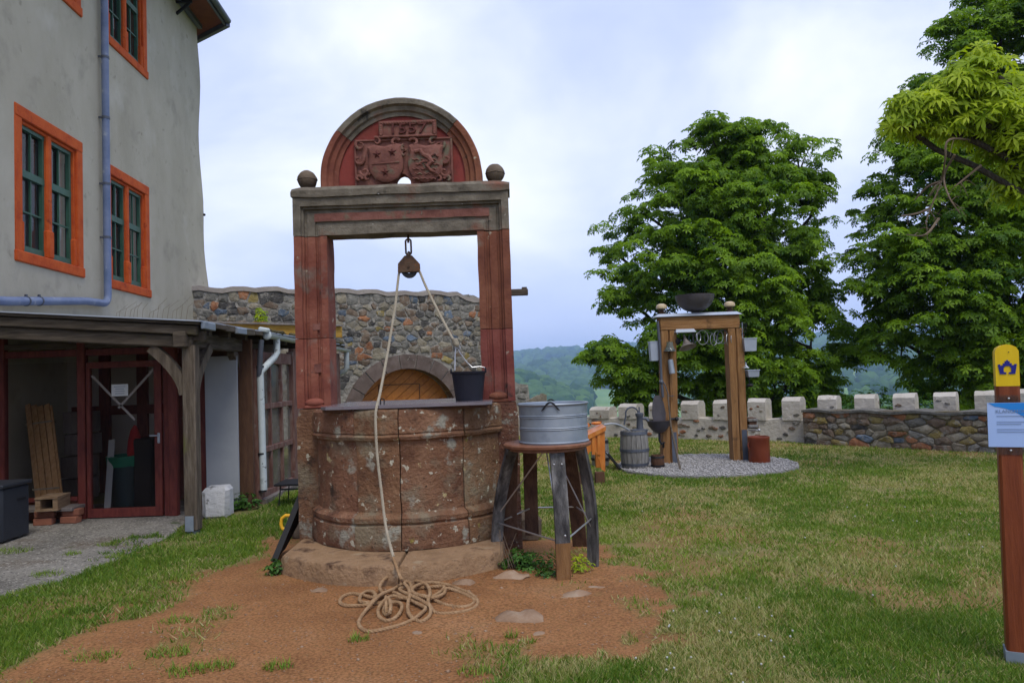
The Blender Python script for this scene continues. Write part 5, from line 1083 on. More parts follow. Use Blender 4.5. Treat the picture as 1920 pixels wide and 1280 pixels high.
B_, pbk = leg(SC.x-.14, SC.y+.24, P(998, 900, 6.75).x-.02, 6.72, .16, .12, M['stave_in'])
E_, pe = leg(SC.x+.18, SC.y+.24, SC.x+.30, 6.95, -.02, .13, M['stave_in'])
F_, pff = leg(SC.x-.30, SC.y+.17, SC.x-.34, 6.62, .15, .12, M['stave_in'], .03)
k = 7
def rod(p, q, r=.0075): mb = MB(); mb.tube([p, q], r, 6); st.part('tie_rod', mb, M['steel'])
rod(pa[8], pc[7]); rod(pc[7], pd[6]); rod(pa[8], pbk[7]); rod(pbk[7], pe[6]); rod(pd[6], pe[6]); rod(pa[7], V(SC.x-.03, SC.y-.05, zs-.07), .006); rod(pc[8], V(SC.x-.01, SC.y, zs-.07), .006); rod(pd[7], V(SC.x+.05, SC.y, zs-.07), .006)
mb = MB(); q = P(1059, 1002, pc[7].y-.02); mb.ball((q.x, pc[7].y-.055, q.z), .009)
mb.ball((pc[1].x-.03, pc[1].y-.02, pc[1].z), .009); mb.ball((pc[1].x+.03, pc[1].y-.02, pc[1].z), .009); st.part('bolt', mb, M['steel'], C_)
tub = Thing('zinc_tub', 'round galvanised zinc wash tub on the barrel stool', 'tub', V(SC.x+.05, 6.18, zs)); tc_ = V(P(1038, 800, 6.18).x, 6.18, zs); ht = P(1038, 757, 5.92).z-zs; rt = .283
mb = MB(); pr = [(0, .012), (.270, .012), (.283, .0), (.288, .012), (.278, .02)]
for z in (.36, .40, .66, .70): pr += [(.279, ht*z-.006), (.285, ht*z), (.279, ht*z+.006)]
pr += [(.283, ht-.02), (.290, ht-.016), (.294, ht-.006), (.288, ht+.002), (.278, ht-.006), (.274, ht-.03), (.268, .03), (0, .03)]
mb.lathe(pr, tc_, 56); tub.part('body', mb, M['zinc'])
for s, dx in ((-1, -.03), (1, .03)):
    mb = MB(); a0 = -.12; pts = []
    for i in range(9): t = i/8; a = -.30+.36*t if s < 0 else math.pi-.18+.36*t; r_ = .292; pts.append(V(tc_.x+r_*math.sin(a), tc_.y-r_*math.cos(a), tc_.z+ht-.03+.045*math.sin(math.pi*t)))
    mb.tube(pts, .007, 7)
    for e_ in (pts[0], pts[-1]): mb.tube([e_, e_+V(-.02 if e_ is pts[0] else .02, 0, -.022)], [.008, .003], 6)
    tub.part('handle', mb, M['iron'])
# ---- board leaning on the left of the well, with its handle behind
lb = Thing('leaning_board', 'black edged board leaning against the side of the well', 'board', G(508, 1056)); a_, b_ = P(510, 1052, 6.62), P(562, 925, 6.98); b2 = b_+V(.02, .45, 0); a2 = a_+V(-.05, .45, 0)
mb = MB(); mb.add([a_, b_, b2, a2]+[p+V(.035, 0, .012) for p in (a_, b_, b2, a2)], [(0, 1, 2, 3), (7, 6, 5, 4), (0, 4, 5, 1), (1, 5, 6, 2), (2, 6, 7, 3), (3, 7, 4, 0)]); lb.part('panel', mb, M['black'], smooth=0)
mb = MB(); mb.bar(a_+V(.02, -.012, .0), b_+V(.02, -.012, 0), .05, .02, (0, -1, 0)); lb.part('edge_strip', mb, M['black'])
hd = P(536, 975, 6.9); mb = MB(); mb.tube([V(hd.x+.05, 6.9, hd.z+.04), V(hd.x+.0, 6.9, hd.z+.045), V(hd.x-.035, 6.9, hd.z+.02), V(hd.x-.045, 6.9, hd.z-.03), V(hd.x-.035, 6.9, hd.z-.07), V(hd.x-.005, 6.9, hd.z-.085)], .016, 8); lb.part('handle', mb, M['hose_yellow'], label='curved yellow handle')
# ---- half buried rocks in the earth
for i, (x, y, s, f, lb_) in enumerate(((972, 1158, .16, .55, 'large flat rock bedded in the red earth right of the rope'), (958, 1082, .15, .5, 'flat rock at the right corner of the well step'), (1080, 1113, .12, .4, 'pointed rock in the earth below the stool leg'), (790, 1187, .07, .35, 'small rock in the earth in front of the rope coil'), (1118, 1098, .07, .4, 'small rock right of the front stool leg'), (870, 1096, .12, .4, 'rock half buried at the front of the step'), (600, 1106, .09, .3, 'small rock at the foot of the left step slab'), (1010, 1185, .07, .3, 'small worn rock beside the large flat rock'))):
    q = G(x, y); mb = MB(); mb.ball((q.x, q.y, -.01), s, (1, .62, f*.55), 12, 8); mb.jitter(.035*s/.12, 9, i); single('rock', lb_, 'rock', mb, M['pale_rock'], (q.x, q.y, 0), smooth=60)
# ================================================================ CHIME FRAME
YK = 12.4; px = YK/1400
def Q(x, y, dy=0.0): return P(x, y, YK+dy)
kf = Thing('chime_frame', 'tall oak frame with metal cap standing on the gravel circle', 'frame', V(3.1, YK+.12, .03))
bl, br = Q(1258, 870), Q(1390, 866); tl, tr_ = Q(1253, 604), Q(1378, 600); zt = Q(1310, 592).z; zbm = Q(1310, 617).z
for b_, t_ in ((bl, tl), (br, tr_)):
    mb = MB(); n = 10; secs = []
    for i in range(n+1):
        c = V(b_.x, YK+.12, .0).lerp(V(t_.x, YK+.12, zbm), i/n); w_ = .125
        secs.append([wob(c+V(dx, dy, 0), .01) for dx, dy in ((-w_, -w_), (-.015, -w_), (.0, -w_+.03), (.015, -w_), (w_, -w_), (w_, w_), (-w_, w_))])
    mb.sweep(secs); po = kf.part('post', mb, M['beam_wood'], smooth=30)
    mb = MB(); s = 1; mb.box((b_.x+.07, YK-.012, .26), (.085, .012, .56)); mb.box((b_.x+.07, YK+.255, .26), (.085, .012, .56)); kf.part('steel_shoe', mb, M['slate_metal'], po)
mb = MB(); x0, x1 = Q(1237, 604).x, Q(1387, 604).x; mb.box(((x0+x1)/2, YK+.12, (zt+zbm)/2), (x1-x0, .27, zt-zbm), None, .012); mb.jitter(.006, 5); kf.part('beam', mb, M['beam_wood_h'])
mb = MB(); c0, c1 = Q(1227, 592).x, Q(1390, 592).x; a = zt+.002; mb.add([(c0, YK-.06, a), (c1, YK-.06, a), (c1, YK+.30, a), (c0, YK+.30, a), (c0+.07, YK+.0, a+.05), (c1-.07, YK+.0, a+.05), (c1-.07, YK+.24, a+.05), (c0+.07, YK+.24, a+.05)], [(3, 2, 1, 0), (4, 5, 6, 7), (0, 1, 5, 4), (1, 2, 6, 5), (2, 3, 7, 6), (3, 0, 4, 7)]); cap = kf.part('cap', mb, M['zinc_light'], smooth=0)
zc = a+.05
# bowl
b0 = Q(1306, 560); rb = 34*px; hb_ = Q(1306, 552).z-zc; prf = []
for i in range(9): t = i/8*math.pi/2*.96; prf.append((rb*math.sin(t)*1.02+.02, .02+(hb_-.02)*(1-math.cos(t))/(1-math.cos(math.pi/2*.96))))
prf = [(0, .02)]+prf+[(rb*.96, hb_), (rb*.6, hb_*.35), (0, .05)]
mb = MB(); mb.lathe([(.06, -.0), (.07, .02)], V(b0.x, YK+.12, zc), 16); mb.lathe(prf, V(b0.x, YK+.12, zc), 36); single('metal_bowl', 'wide dark metal bowl on top of the oak frame', 'bowl', mb, M['bowl'], V(b0.x, YK+.12, zc))
for i, x in enumerate((1243, 1372)):
    q = Q(x, 575); L_ = Thing('cream_cap', ['cream mushroom shaped porcelain cap at the left end of the frame', 'cream mushroom shaped porcelain cap at the right end of the frame'][i], 'cap', V(q.x, YK+.12, zc), 'porcelain caps on the frame')
    mb = MB(); r_ = 10.5*px; mb.lathe([(0, .085), (r_*.55, .088), (r_*.95, .10), (r_, .125), (r_*.85, .16), (r_*.45, .178), (0, .182)], V(q.x, YK+.12, zc), 20); L_.part('porcelain', mb, M['lamp_cream'])
    mb = MB(); mb.lathe([(.045, 0), (.05, .02), (.03, .03), (.035, .09)], V(q.x, YK+.12, zc), 12)
    for k in range(5): a_ = k*1.256; mb.tube([V(q.x+.03*math.cos(a_), YK+.12+.03*math.sin(a_), zc+.02), V(q.x+.065*math.cos(a_), YK+.12+.065*math.sin(a_), zc+.05), V(q.x+.05*math.cos(a_), YK+.12+.05*math.sin(a_), zc+.095)], .008, 5)
    L_.part('bracket', mb, M['rust'])
# little roofed horn under the beam
hn = Thing('horn_loudspeaker', 'tin horn under a small metal roof below the beam', 'horn', Q(1283, 640)); yh = -.02
q = Q(1283, 621, yh); mb = MB(); hw = 19*px; mb.add([(q.x-hw, YK-.15, q.z-.02), (q.x+hw, YK-.15, q.z-.02), (q.x+hw, YK+.15, q.z-.02), (q.x-hw, YK+.15, q.z-.02), (q.x-hw*.86, YK-.09, q.z+.035), (q.x+hw*.86, YK-.09, q.z+.035), (q.x+hw*.86, YK+.09, q.z+.035), (q.x-hw*.86, YK+.09, q.z+.035)], [(3, 2, 1, 0), (4, 5, 6, 7), (0, 1, 5, 4), (1, 2, 6, 5), (2, 3, 7, 6), (3, 0, 4, 7)]); hn.part('roof', mb, M['zinc_light'], smooth=0)
mb = MB(); ax = Vector((.18, -.35, -1)).normalized(); top = Q(1282, 627, -.02); prf = [(.012, 0), (.022, .06), (.04, .12), (.075, .175), (.135, .225), (.150, .235), (.146, .238), (.07, .19), (.02, .1)]
mb.lathe(prf, top, 22, axis=ax); hn.part('horn', mb, M['bell'])
mb = MB(); mb.ball(Q(1270, 640, .03), .055, (1, 1, 1.2)); mb.bar(Q(1262, 624, .02), Q(1262, 652, .02), .02, .02); mb.bar(Q(1300, 624, .02), Q(1300, 646, .02), .02, .02)
for k in range(9): x = 1265+k*3.2; mb.tube([Q(x, 621, -.01), Q(x, 600, -.012)], .003, 4)
hn.part('driver', mb, M['iron'])
# wire rings on a line
wr = Thing('wire_spirals', 'row of loose wire rings strung below the beam', 'rings', Q(1335, 620)); rs = random.Random(3)
for k in range(9):
    x = 1300+k*9.3+rs.uniform(-2, 2); c = Q(x, 634+rs.uniform(-3, 3), .05); r_ = rs.uniform(.075, .12); tl_ = rs.uniform(-.9, .9); n_ = 22
    mb = MB(); mb.tube([c+V(r_*math.cos(2*math.pi*i/n_)*math.cos(tl_)*.75, r_*math.cos(2*math.pi*i/n_)*math.sin(tl_), r_*math.sin(2*math.pi*i/n_)) for i in range(n_)], .006, 6, closed=True); wr.part('ring', mb, M['steel'] if k % 3 else M['slate_metal'])
mb = MB(); mb.tube([Q(1292, 618, .05), Q(1335, 620, .05), Q(1382, 619, .05)], .004, 5); wr.part('line', mb, M['iron'])
# glass jar lantern and tin tube on the left post
jl = Thing('jar_lantern', 'glass jar lantern with tin tube on the left frame post', 'lantern', Q(1256, 668, -.1)); c = Q(1256, 652, -.09)
mb = MB(); mb.lathe([(.075, -.05), (.085, -.03), (.06, .02), (.05, .07), (.052, .10), (.0, .10)], c, 18); jl.part('jar', mb, M['jar'])
mb = MB(); mb.lathe([(.085, -.055), (.088, -.04), (.06, -.04)], c, 18); mb.bar(c+V(-.09, .04, -.045), c+V(.09, .04, -.045), .12, .012, (0, 0, 1)); jl.part('shelf', mb, M['zinc'])
mb = MB(); c2 = Q(1259, 690, -.09); mb.lathe([(.045, .14), (.05, -.09), (.047, -.09), (.042, .13)], c2, 16, axis=(-.08, .1, 1)); jl.part('tube', mb, M['zinc'])
# boxes hung on posts
def tinbox(nm, lbl, x0, x1, y0, y1, dy, yy, grp='zinc boxes hung on the frame'):
    q0, q1 = Q(x0, y0, yy), Q(x1, y1, yy); b = Thing(nm, lbl, 'box', V((q0.x+q1.x)/2, YK+yy, q1.z), grp); mb = MB(); w = q1.x-q0.x; h = q0.z-q1.z; cx = (q0.x+q1.x)/2; cz = (q0.z+q1.z)/2; t = .008
    mb.add([(cx-w*.42, YK+yy-dy*.42, q1.z), (cx+w*.46, YK+yy-dy*.42, q1.z), (cx+w*.46, YK+yy+dy*.42, q1.z), (cx-w*.42, YK+yy+dy*.42, q1.z), (cx-w/2, YK+yy-dy/2, q0.z), (cx+w/2, YK+yy-dy/2, q0.z), (cx+w/2, YK+yy+dy/2, q0.z), (cx-w/2, YK+yy+dy/2, q0.z)]+[(cx-w*.45, YK+yy-dy*.45, q0.z), (cx+w*.45, YK+yy-dy*.45, q0.z), (cx+w*.45, YK+yy+dy*.45, q0.z), (cx-w*.45, YK+yy+dy*.45, q0.z)]+[(cx-w*.38, YK+yy-dy*.38, q1.z+.02), (cx+w*.4, YK+yy-dy*.38, q1.z+.02), (cx+w*.4, YK+yy+dy*.38, q1.z+.02), (cx-w*.38, YK+yy+dy*.38, q1.z+.02)], [(3, 2, 1, 0)]+[(i, (i+1) % 4, 4+(i+1) % 4, 4+i) for i in range(4)]+[(4+i, 4+(i+1) % 4, 8+(i+1) % 4, 8+i) for i in range(4)]+[(8+i, 8+(i+1) % 4, 12+(i+1) % 4, 12+i) for i in range(4)]+[(12, 13, 14, 15)])
    b.part('body', mb, M['zinc_light'], smooth=0); mb = MB()
    for (xa, ya, xb, yb) in ((q0.x, -dy/2, q1.x, -dy/2), (q0.x, dy/2, q1.x, dy/2)): mb.bar((xa-.008, YK+yy+ya, q0.z), (xb+.008, YK+yy+yb, q0.z), .014, .014)
    b.part('rim', mb, M['zinc_light']); return b
tinbox('zinc_box', 'grey zinc box on the left side of the frame', 1217, 1234, 641, 676, .2, .1)
tinbox('zinc_box', 'larger zinc box high on the right frame post', 1391, 1416, 635, 658, .22, .0)
tinbox('zinc_box', 'small flat zinc box lower on the right frame post', 1399, 1421, 694, 706, .2, .0)
fn_ = Thing('wire_funnel', 'small glass funnel and wire curls beside the right frame post', 'funnel', Q(1400, 692)); mb = MB(); c = Q(1398, 690); mb.lathe([(.012, .1), (.02, .05), (.07, .0), (.066, .0)], c, 14); fn_.part('funnel', mb, M['jar'])
mb = MB(); rs = random.Random(8)
for k in range(7): c = Q(1396+rs.uniform(-6, 8), rs.uniform(608, 630)); r_ = rs.uniform(.03, .07); t_ = rs.uniform(0, 3); mb.tube([c+V(r_*math.cos(a)*math.cos(t_), r_*math.cos(a)*math.sin(t_), r_*math.sin(a)) for a in np.linspace(0, 6.28, 14)[:-1]], .004, 5, closed=True)
fn_.part('wire', mb, M['iron'], kind='stuff')
mb = MB(); mb.bar(Q(1391, 604), Q(1392, 636), .03, .012); fn_.part('bracket', mb, M['zinc'])
mb = MB(); mb.tube([Q(1392, 658), Q(1397, 685)], .008, 5); fn_.part('feed_rod', mb, M['iron'])
mb = MB(); mb.ball(Q(1406, 722), .06, (1, 1, .5)); mb.tube([Q(1404, 706), Q(1406, 722)], .01, 5); fn_.part('weight', mb, M['iron'])
# pipe, wash basin
wbn = Thing('wash_basin', 'black cast iron wash basin mounted on the left frame post', 'basin', Q(1238, 800)); c = Q(1235, 789, -.05); mb = MB()
rw_ = 22*px; prf = [(0, -.2), (.04, -.2), (.10, -.165), (.17, -.08), (rw_, .0), (rw_+.01, .008), (rw_-.01, .01), (.15, -.07), (.05, -.15), (0, -.16)]
mb.lathe(prf, c, 24); wbn.part('bowl', mb, M['bowl'])
mb = MB(); mb.prism([(-.10, 0), (.10, 0), (.11, .12), (.08, .30), (.02, .42), (-.06, .42), (-.10, .3), (-.12, .12)], lambda u, v, w: V(c.x+.02+u, YK-.02+w, c.z+v), 0, .02); wbn.part('splashback', mb, M['bowl'])
mb = MB(); mb.tube([c+V(.0, 0, -.2), c+V(0, 0, -.32), c+V(.03, 0, -.38), c+V(.07, .03, -.36), c+V(.07, .05, -.44)], .018, 8); mb.tube([c+V(.07, .04, -.36), c+V(.2, .09, -.36)], .012, 6); wbn.part('drain', mb, M['iron'])
mb = MB(); mb.tube([Q(1233, 602, -.03), Q(1238, 660, -.03), Q(1240, 710, -.04), Q(1243, 745, -.04)], .022, 8); mb.ball(Q(1240, 716, -.04), .04); mb.tube([Q(1240, 710, -.05), Q(1247, 722, -.05), Q(1254, 742, -.05), Q(1263, 742, -.04)], .009, 6); wbn.part('water_pipe', mb, M['slate_metal'])
mb = MB(); mb.tube([Q(1252, 738, -.12), Q(1258, 800, -.2), G(1277, 886)], [.012, .016, .018], 7); single('wooden_stick', 'thin wooden stick leaning against the left frame post', 'stick', mb, M['old_wood'], G(1277, 886))
mb = MB(); mb.tube([Q(1256, 785, -.06), Q(1272, 785, -.02)], .02, 8); mb.ball(Q(1269, 785, -.06), .035)
wbn.part('tap', mb, M['iron'])
# planter hung on right post
hp = Thing('wooden_trough', 'small green wooden trough hung on the right frame post', 'trough', Q(1405, 805)); c0_, c1_ = Q(1400, 781, .05), Q(1419, 806, .05)
for z in (.0, .5): mb = MB(); mb.box(((c0_.x+c1_.x)/2, YK+.08, c0_.z-.05-(c0_.z-c1_.z)*z*.9), (c1_.x-c0_.x, .24, .045), None, .005); hp.part('hoop', mb, M['grey_wood'])
mb = MB(); mb.box(((c0_.x+c1_.x)/2, YK+.08, (c0_.z+c1_.z)/2+.01), (c1_.x-c0_.x-.03, .2, c0_.z-c1_.z-.05), None, .01); hp.part('body', mb, M['dark_brown_wood'])
mb = MB(); mb.tube([Q(1396, 806), Q(1426, 807)], .012, 6); mb.ball(Q(1423, 806), .025); hp.part('spout', mb, M['steel'])
# rust red drum
dc = G(1431, 872); dr = 19.5*dc.y/1400; dh = P(1431, 819, dc.y).z; rd = Thing('red_drum', 'rust red stoneware drum standing on the gravel', 'drum', V(dc.x, dc.y+dr, .03)); mb = MB()
mb.lathe([(0, .03), (dr*.96, .03), (dr, .05), (dr, dh-.06), (dr*1.03, dh-.05), (dr*1.03, dh-.01), (dr*.97, dh), (dr*.92, dh-.01), (dr*.90, .1), (0, .1)], V(dc.x, dc.y+dr, 0), 32); rd.part('body', mb, M['orange_drum'])
mb = MB(); mb.tube([V(dc.x-dr*.98, dc.y+dr*.8, dh-.2), V(dc.x-dr*1.12, dc.y+dr*.8, dh-.14), V(dc.x-dr*1.0, dc.y+dr*.8, dh-.09)], .012, 6); rd.part('handle', mb, M['orange_drum'])
# barrels
def barrel(nm, lbl, x, yb, wpx, ytop, m, hoop, hoops, pump=False, bulge=1.12):
    g = G(x, yb); r = wpx/2*g.y/1400/bulge; c = V(g.x, g.y+r, .02); h = P(x, ytop, g.y+r).z-.02; b = Thing(nm, lbl, 'barrel', c); ns = 18; rr_ = lambda t: r*(1+(bulge-1)*math.sin(math.pi*t))
    for k in range(ns):
        a0, a1 = 2*math.pi*(k+.04)/ns, 2*math.pi*(k+.96)/ns; secs = []
        for i in range(7):
            t = i/6; q = rr_(t); secs.append([c+V(q*math.sin(a0), -q*math.cos(a0), h*t), c+V(q*1.006*math.sin((a0+a1)/2), -q*1.006*math.cos((a0+a1)/2), h*t), c+V(q*math.sin(a1), -q*math.cos(a1), h*t), c+V((q-.025)*math.sin(a1), -(q-.025)*math.cos(a1), h*t), c+V((q-.025)*math.sin(a0), -(q-.025)*math.cos(a0), h*t)])
        mb = MB(); mb.sweep(secs); b.part('stave', mb, m)
    for t0, t1 in hoops: mb = MB(); mb.lathe([(rr_(t0)+.002, h*t0), (rr_(t0)+.009, h*t0), (rr_(t1)+.009, h*t1), (rr_(t1)+.002, h*t1)], c, 32, closed=True); b.part('hoop', mb, hoop)
    mb = MB(); mb.lathe([(0, h-.03), (r-.02, h-.03)], c, 24); mb.lathe([(0, h*.05), (r*.98, h*.05)], c, 24); b.part('head', mb, m); return b, c, h, r
B1, bc1, bh1, br1 = barrel('grey_barrel', 'large grey oak barrel with a hand pump on top', 1195, 883, 54, 806, M['grey_wood'], M['slate_metal'], ((.90, .98), (.46, .53), (.10, .16)))
barrel('small_keg', 'small brown wooden keg between the barrel and the frame', 1236, 881, 25, 852, M['dark_brown_wood'], M['iron'], ((.78, .92), (.15, .28)))
barrel('rear_barrel', 'grey barrel mostly hidden behind the orange bench', 1128, 876, 34, 822, M['grey_wood'], M['iron'], ((.85, .95), (.2, .3)))
hpmp = Thing('hand_pump', 'small cast iron hand pump on the grey barrel', 'pump', bc1+V(.05, 0, bh1)); t0 = bc1+V(.10, -.02, bh1-.01)
mb = MB(); mb.lathe([(.13, 0), (.13, .02), (.055, .03), (.05, .22), (.065, .24), (.065, .28), (.03, .29), (0, .29)], t0, 18); mb.tube([t0+V(.03, 0, .2), t0+V(.10, 0, .19), t0+V(.14, 0, .15)], .025, 8); hpmp.part('body', mb, M['slate_metal'])
mb = MB(); mb.tube([t0+V(-.12+.10*math.cos(a), 0, .28+.10*math.sin(a)) for a in np.linspace(.0, 3.4, 10)]+[t0+V(-.25, 0, .1)], .014, 7); mb.bar(t0+V(0, 0, .28), t0+V(0, 0, .38), .02, .02, (0, 1, 0)); hpmp.part('handle', mb, M['slate_metal'])
q = [P(1132, 796, 11.6), P(1148, 794, 11.7), P(1162, 797, 11.8), bc1+V(-.10, -.05, bh1+.02), bc1+V(-.06, 0, bh1-.02)]; mb = MB(); mb.tube(catmull(q, 6), .016, 7); single('white_hose', 'short white hose running from the bench to the barrel', 'hose', mb, M['white_board'], q[0])
gq = G(1166, 882); gt = P(1140, 850, 11.9); gr_ = Thing('metal_trestle', 'dark metal grate leaning on the grass by the barrel', 'grate', gq); d_ = V(0, .35, 0)
for e_ in (V(0, 0, 0), d_): mb = MB(); mb.bar(gq+e_, gt+e_, .03, .03); gr_.part('side_bar', mb, M['iron'])
for t in (.15, .4, .65, .9): mb = MB(); mb.bar(gq.lerp(gt, t), gq.lerp(gt, t)+d_, .06, .012, (1, 0, .6)); gr_.part('slat', mb, M['zinc'] if t > .5 else M['slate_metal'])
# orange bench
YD = 10.55; dk = Thing('orange_bench', 'orange varnished wooden bench behind the zinc tub', 'bench', V(P(1100, 912, YD).x, YD, 0)); D_p = lambda x, y, dy=0: P(x, y, YD+dy)
mb = MB(); a_, b_ = D_p(1078, 822), D_p(1136, 797); mb.bar(a_+V(0, .0, 0), b_, .30, .055, (0, 0, 1)); 
mb = MB(); mb.add([D_p(1076, 828), D_p(1136, 799), D_p(1136, 807), D_p(1076, 838)]+[D_p(1076, 828)+V(0, .6, .0), D_p(1136, 799)+V(0, .6, 0), D_p(1136, 807)+V(0, .6, 0), D_p(1076, 838)+V(0, .6, 0)], [(0, 1, 2, 3), (7, 6, 5, 4), (0, 4, 5, 1), (1, 5, 6, 2), (2, 6, 7, 3), (3, 7, 4, 0)]); dk.part('sloped_top', mb, M['orange_wood'], smooth=0)
mb = MB(); sp = [(1090, 832), (1134, 808), (1135, 884), (1128, 880), (1124, 862), (1116, 846), (1106, 846), (1098, 862), (1094, 884), (1088, 884)]
mb.add([D_p(x, y, .03) for x, y in sp]+[D_p(x, y, .03)+V(0, .04, 0) for x, y in sp], [tuple(range(9, -1, -1)), tuple(range(10, 20))]+[(i, (i+1) % 10, 10+(i+1) % 10, 10+i) for i in range(10)]); dk.part('side_panel', mb, M['orange_wood'], smooth=0)
for x in (1113, 1123): mb = MB(); mb.bar(D_p(x, 815, .02), D_p(x, 852, .02), .045, .02, (0, 1, 0)); dk.part('slat', mb, M['orange_wood'])
for x, dy in ((1124, .05), (1124, .5), (1086, .05), (1086, .5)): q = D_p(x, 884, dy); mb = MB(); mb.box((q.x, YD+dy, q.z/2-.01), (.135, .10, q.z+.02), None, .008); dk.part('leg', mb, M['dark_brown_wood'])
mb = MB(); q = D_p(1124, 850, .5); mb.box((q.x, YD+.52, .45), (.13, .08, .55), None, .006); dk.part('rear_upright', mb, M['orange_wood'])
mb = MB(); mb.bar(D_p(1080, 812, .55), D_p(1105, 795, .55), .06, .05); mb.ball(D_p(1118, 793, .45), .05, (1.6, 1, .5)); dk.part('rest', mb, M['orange_wood'])

# ================================================================ SIGN POST
gb = G(1912, 1248); sp_ = Thing('sign_post', 'brown marker post with yellow top and blue castle emblem', 'signpost', gb); YS = gb.y; top = P(1887, 646, YS); zj = P(1889, 724, YS).z; hw = .053
axis_ = (top-V(gb.x, YS, 0)).normalized()
PR = R(-27)
def S(u, z, o): c = V(gb.x, YS, 0)+axis_*(z/axis_.z); return c+V(u*math.cos(PR)-o*math.sin(PR), u*math.sin(PR)+o*math.cos(PR), 0)
ch_ = .012
def ssec(z, e=0): return [S(u, z, o) for u, o in ((-hw+ch_+e, 0+e), (hw-ch_-e, 0+e), (hw-e, ch_+e), (hw-e, 2*hw-ch_-e), (hw-ch_-e, 2*hw-e), (-hw+ch_+e, 2*hw-e), (-hw+e, 2*hw-ch_-e), (-hw+e, ch_+e))]
mb = MB(); mb.sweep([ssec(.04), ssec(zj)]); sp_.part('shaft', mb, M['post_wood'])
mb = MB(); zt_ = top.z; pr_ = [(-hw, zj+.001), (hw, zj+.001), (hw, zt_-.035), (hw*.8, zt_-.014), (hw*.4, zt_-.002), (0, zt_+.002), (-hw*.4, zt_-.002), (-hw*.8, zt_-.014), (-hw, zt_-.035)]
mb.add([S(u, z, .0015) for u, z in pr_]+[S(u, z, 2*hw) for u, z in pr_], [tuple(range(9)), tuple(range(17, 8, -1))]+[(i, 9+i, 9+(i+1) % 9, (i+1) % 9) for i in range(9)]); ycap = sp_.part('yellow_top', mb, M['yellow'], smooth=35)
ez = P(1886, 690, YS).z; k_ = .0016*YS/3.95*1.77
em = [(-15, 7), (-11, 7.5), (-11, 5), (-7, 5.5), (-7, 9), (-4, 9), (-4, 13), (-1.5, 13), (-1.5, 15), (1.5, 15), (1.5, 13), (4, 13), (4, 9), (7, 9), (7, 5.5), (11, 5), (11, 7.5), (15, 7), (12, -11), (2, -11), (2, -8), (6, -7), (6, 0), (3, 4), (-3, 4), (-6, 0), (-6, -7), (-2, -8), (-2, -11), (-12, -11)]
mb = MB(); mb.prism(em, lambda u, v, w: S(u*k_, ez+v*k_, w), -.002, .001); sp_.part('emblem', mb, M['blue_paint'], ycap, smooth=0)
mb = MB(); mb.ball(S(.008, P(1886, 660, YS).z, 0), .003); sp_.part('nail', mb, M['iron'], ycap)
mb = MB(); mb.box(S(0, .03, hw), (2*hw+.012, 2*hw+.012, .08), Matrix.Rotation(PR, 3, 'Z')); sp_.part('ground_shoe', mb, M['zinc'])
sl_, sr_, st_, sb_ = P(1846, 755, YS).x, P(1846, 755, YS).x+.335, P(1880, 755, YS).z, P(1880, 838, YS).z
brd = lambda u, v, o: S(u-S(0, v, 0).x, v, o)
u0 = -.098; u1 = u0+.30
mb = MB(); mb.prism([(u0-.004, sb_-.04), (u1+.004, sb_-.04), (u1+.004, st_+.04), (u0-.004, st_+.04)], lambda u, v, w: S(u, v, w), -.004, -.0005); sp_.part('acrylic_backing', mb, M['acrylic'], smooth=0)
mb = MB(); mb.prism([(u0, sb_), (u1, sb_), (u1, st_), (u0, st_)], lambda u, v, w: S(u, v, w), -.007, -.0045); bd = sp_.part('info_panel', mb, M['sign_white'], smooth=0)
w_, h_ = u1-u0, st_-sb_; arcs = [(u0+.02*w_, st_-.001), (u1, st_-.001), (u1, sb_+.2*h_)]+[(u0+w_*(.02+.68*math.sin(a)), sb_+h_*(.2+.72*math.cos(a))) for a in np.linspace(R(78), R(8), 12)]
mb = MB(); mb.prism(arcs, lambda u, v, w: S(u, v, w), -.0085, -.0072); sp_.part('blue_sweep', mb, M['sign_blue'], bd, smooth=0)
text_mesh('KLANGMONUMENT', .0245, .0003, lambda u, v, w: S(u0+.036+u, st_-.053+v, -.0095-w), M['ink'], sp_, bd, name='title_lettering', align='LEFT')
mb = MB()
for i, (z, l) in enumerate(((.30, .62), (.43, .44), (.48, .36), (.60, .62), (.655, .58))): mb.box(S(u0+.04+w_*l/2, st_-h_*z, -.0095), (w_*l, .0006, .0026), Matrix.Rotation(PR, 3, 'Z'))
sp_.part('small_print', mb, M['ink'], bd)
mb = MB()
for z in (st_+.022, sb_-.018): mb.ball(S(.0, z, -.006), .006)
sp_.part('screw', mb, M['steel'])
# ================================================================ VEGETATION
def frames(nrm):
    n = nrm/np.linalg.norm(nrm, axis=1, keepdims=True); a = rng.normal(size=n.shape); t = np.cross(n, a); t /= np.linalg.norm(t, axis=1, keepdims=True); return n, t, np.cross(n, t)
def palmate(pos, nrm, size, k=6, spread=5.2, droop=.26, wid=.19):
    n, t, b = frames(nrm); m = len(pos); V_ = []
    for i in range(k):
        a = -spread/2+spread*i/(k-1)+rng.normal(0, .12, m); L_ = size*(1-.28*abs(i-(k-1)/2)/((k-1)/2))*rng.uniform(.85, 1.1, m)
        d = np.cos(a)[:, None]*t+np.sin(a)[:, None]*b; s = np.cross(n, d); L2 = L_[:, None]
        V_.append(np.stack([pos, pos+d*L2*.62+s*L2*wid+n*L2*.03, pos+d*L2-n*L2*droop, pos+d*L2*.62-s*L2*wid+n*L2*.03], 1))
    v = np.stack(V_, 1).reshape(-1, 3); f = np.arange(len(v)).reshape(-1, 4); return v, f, 4*k
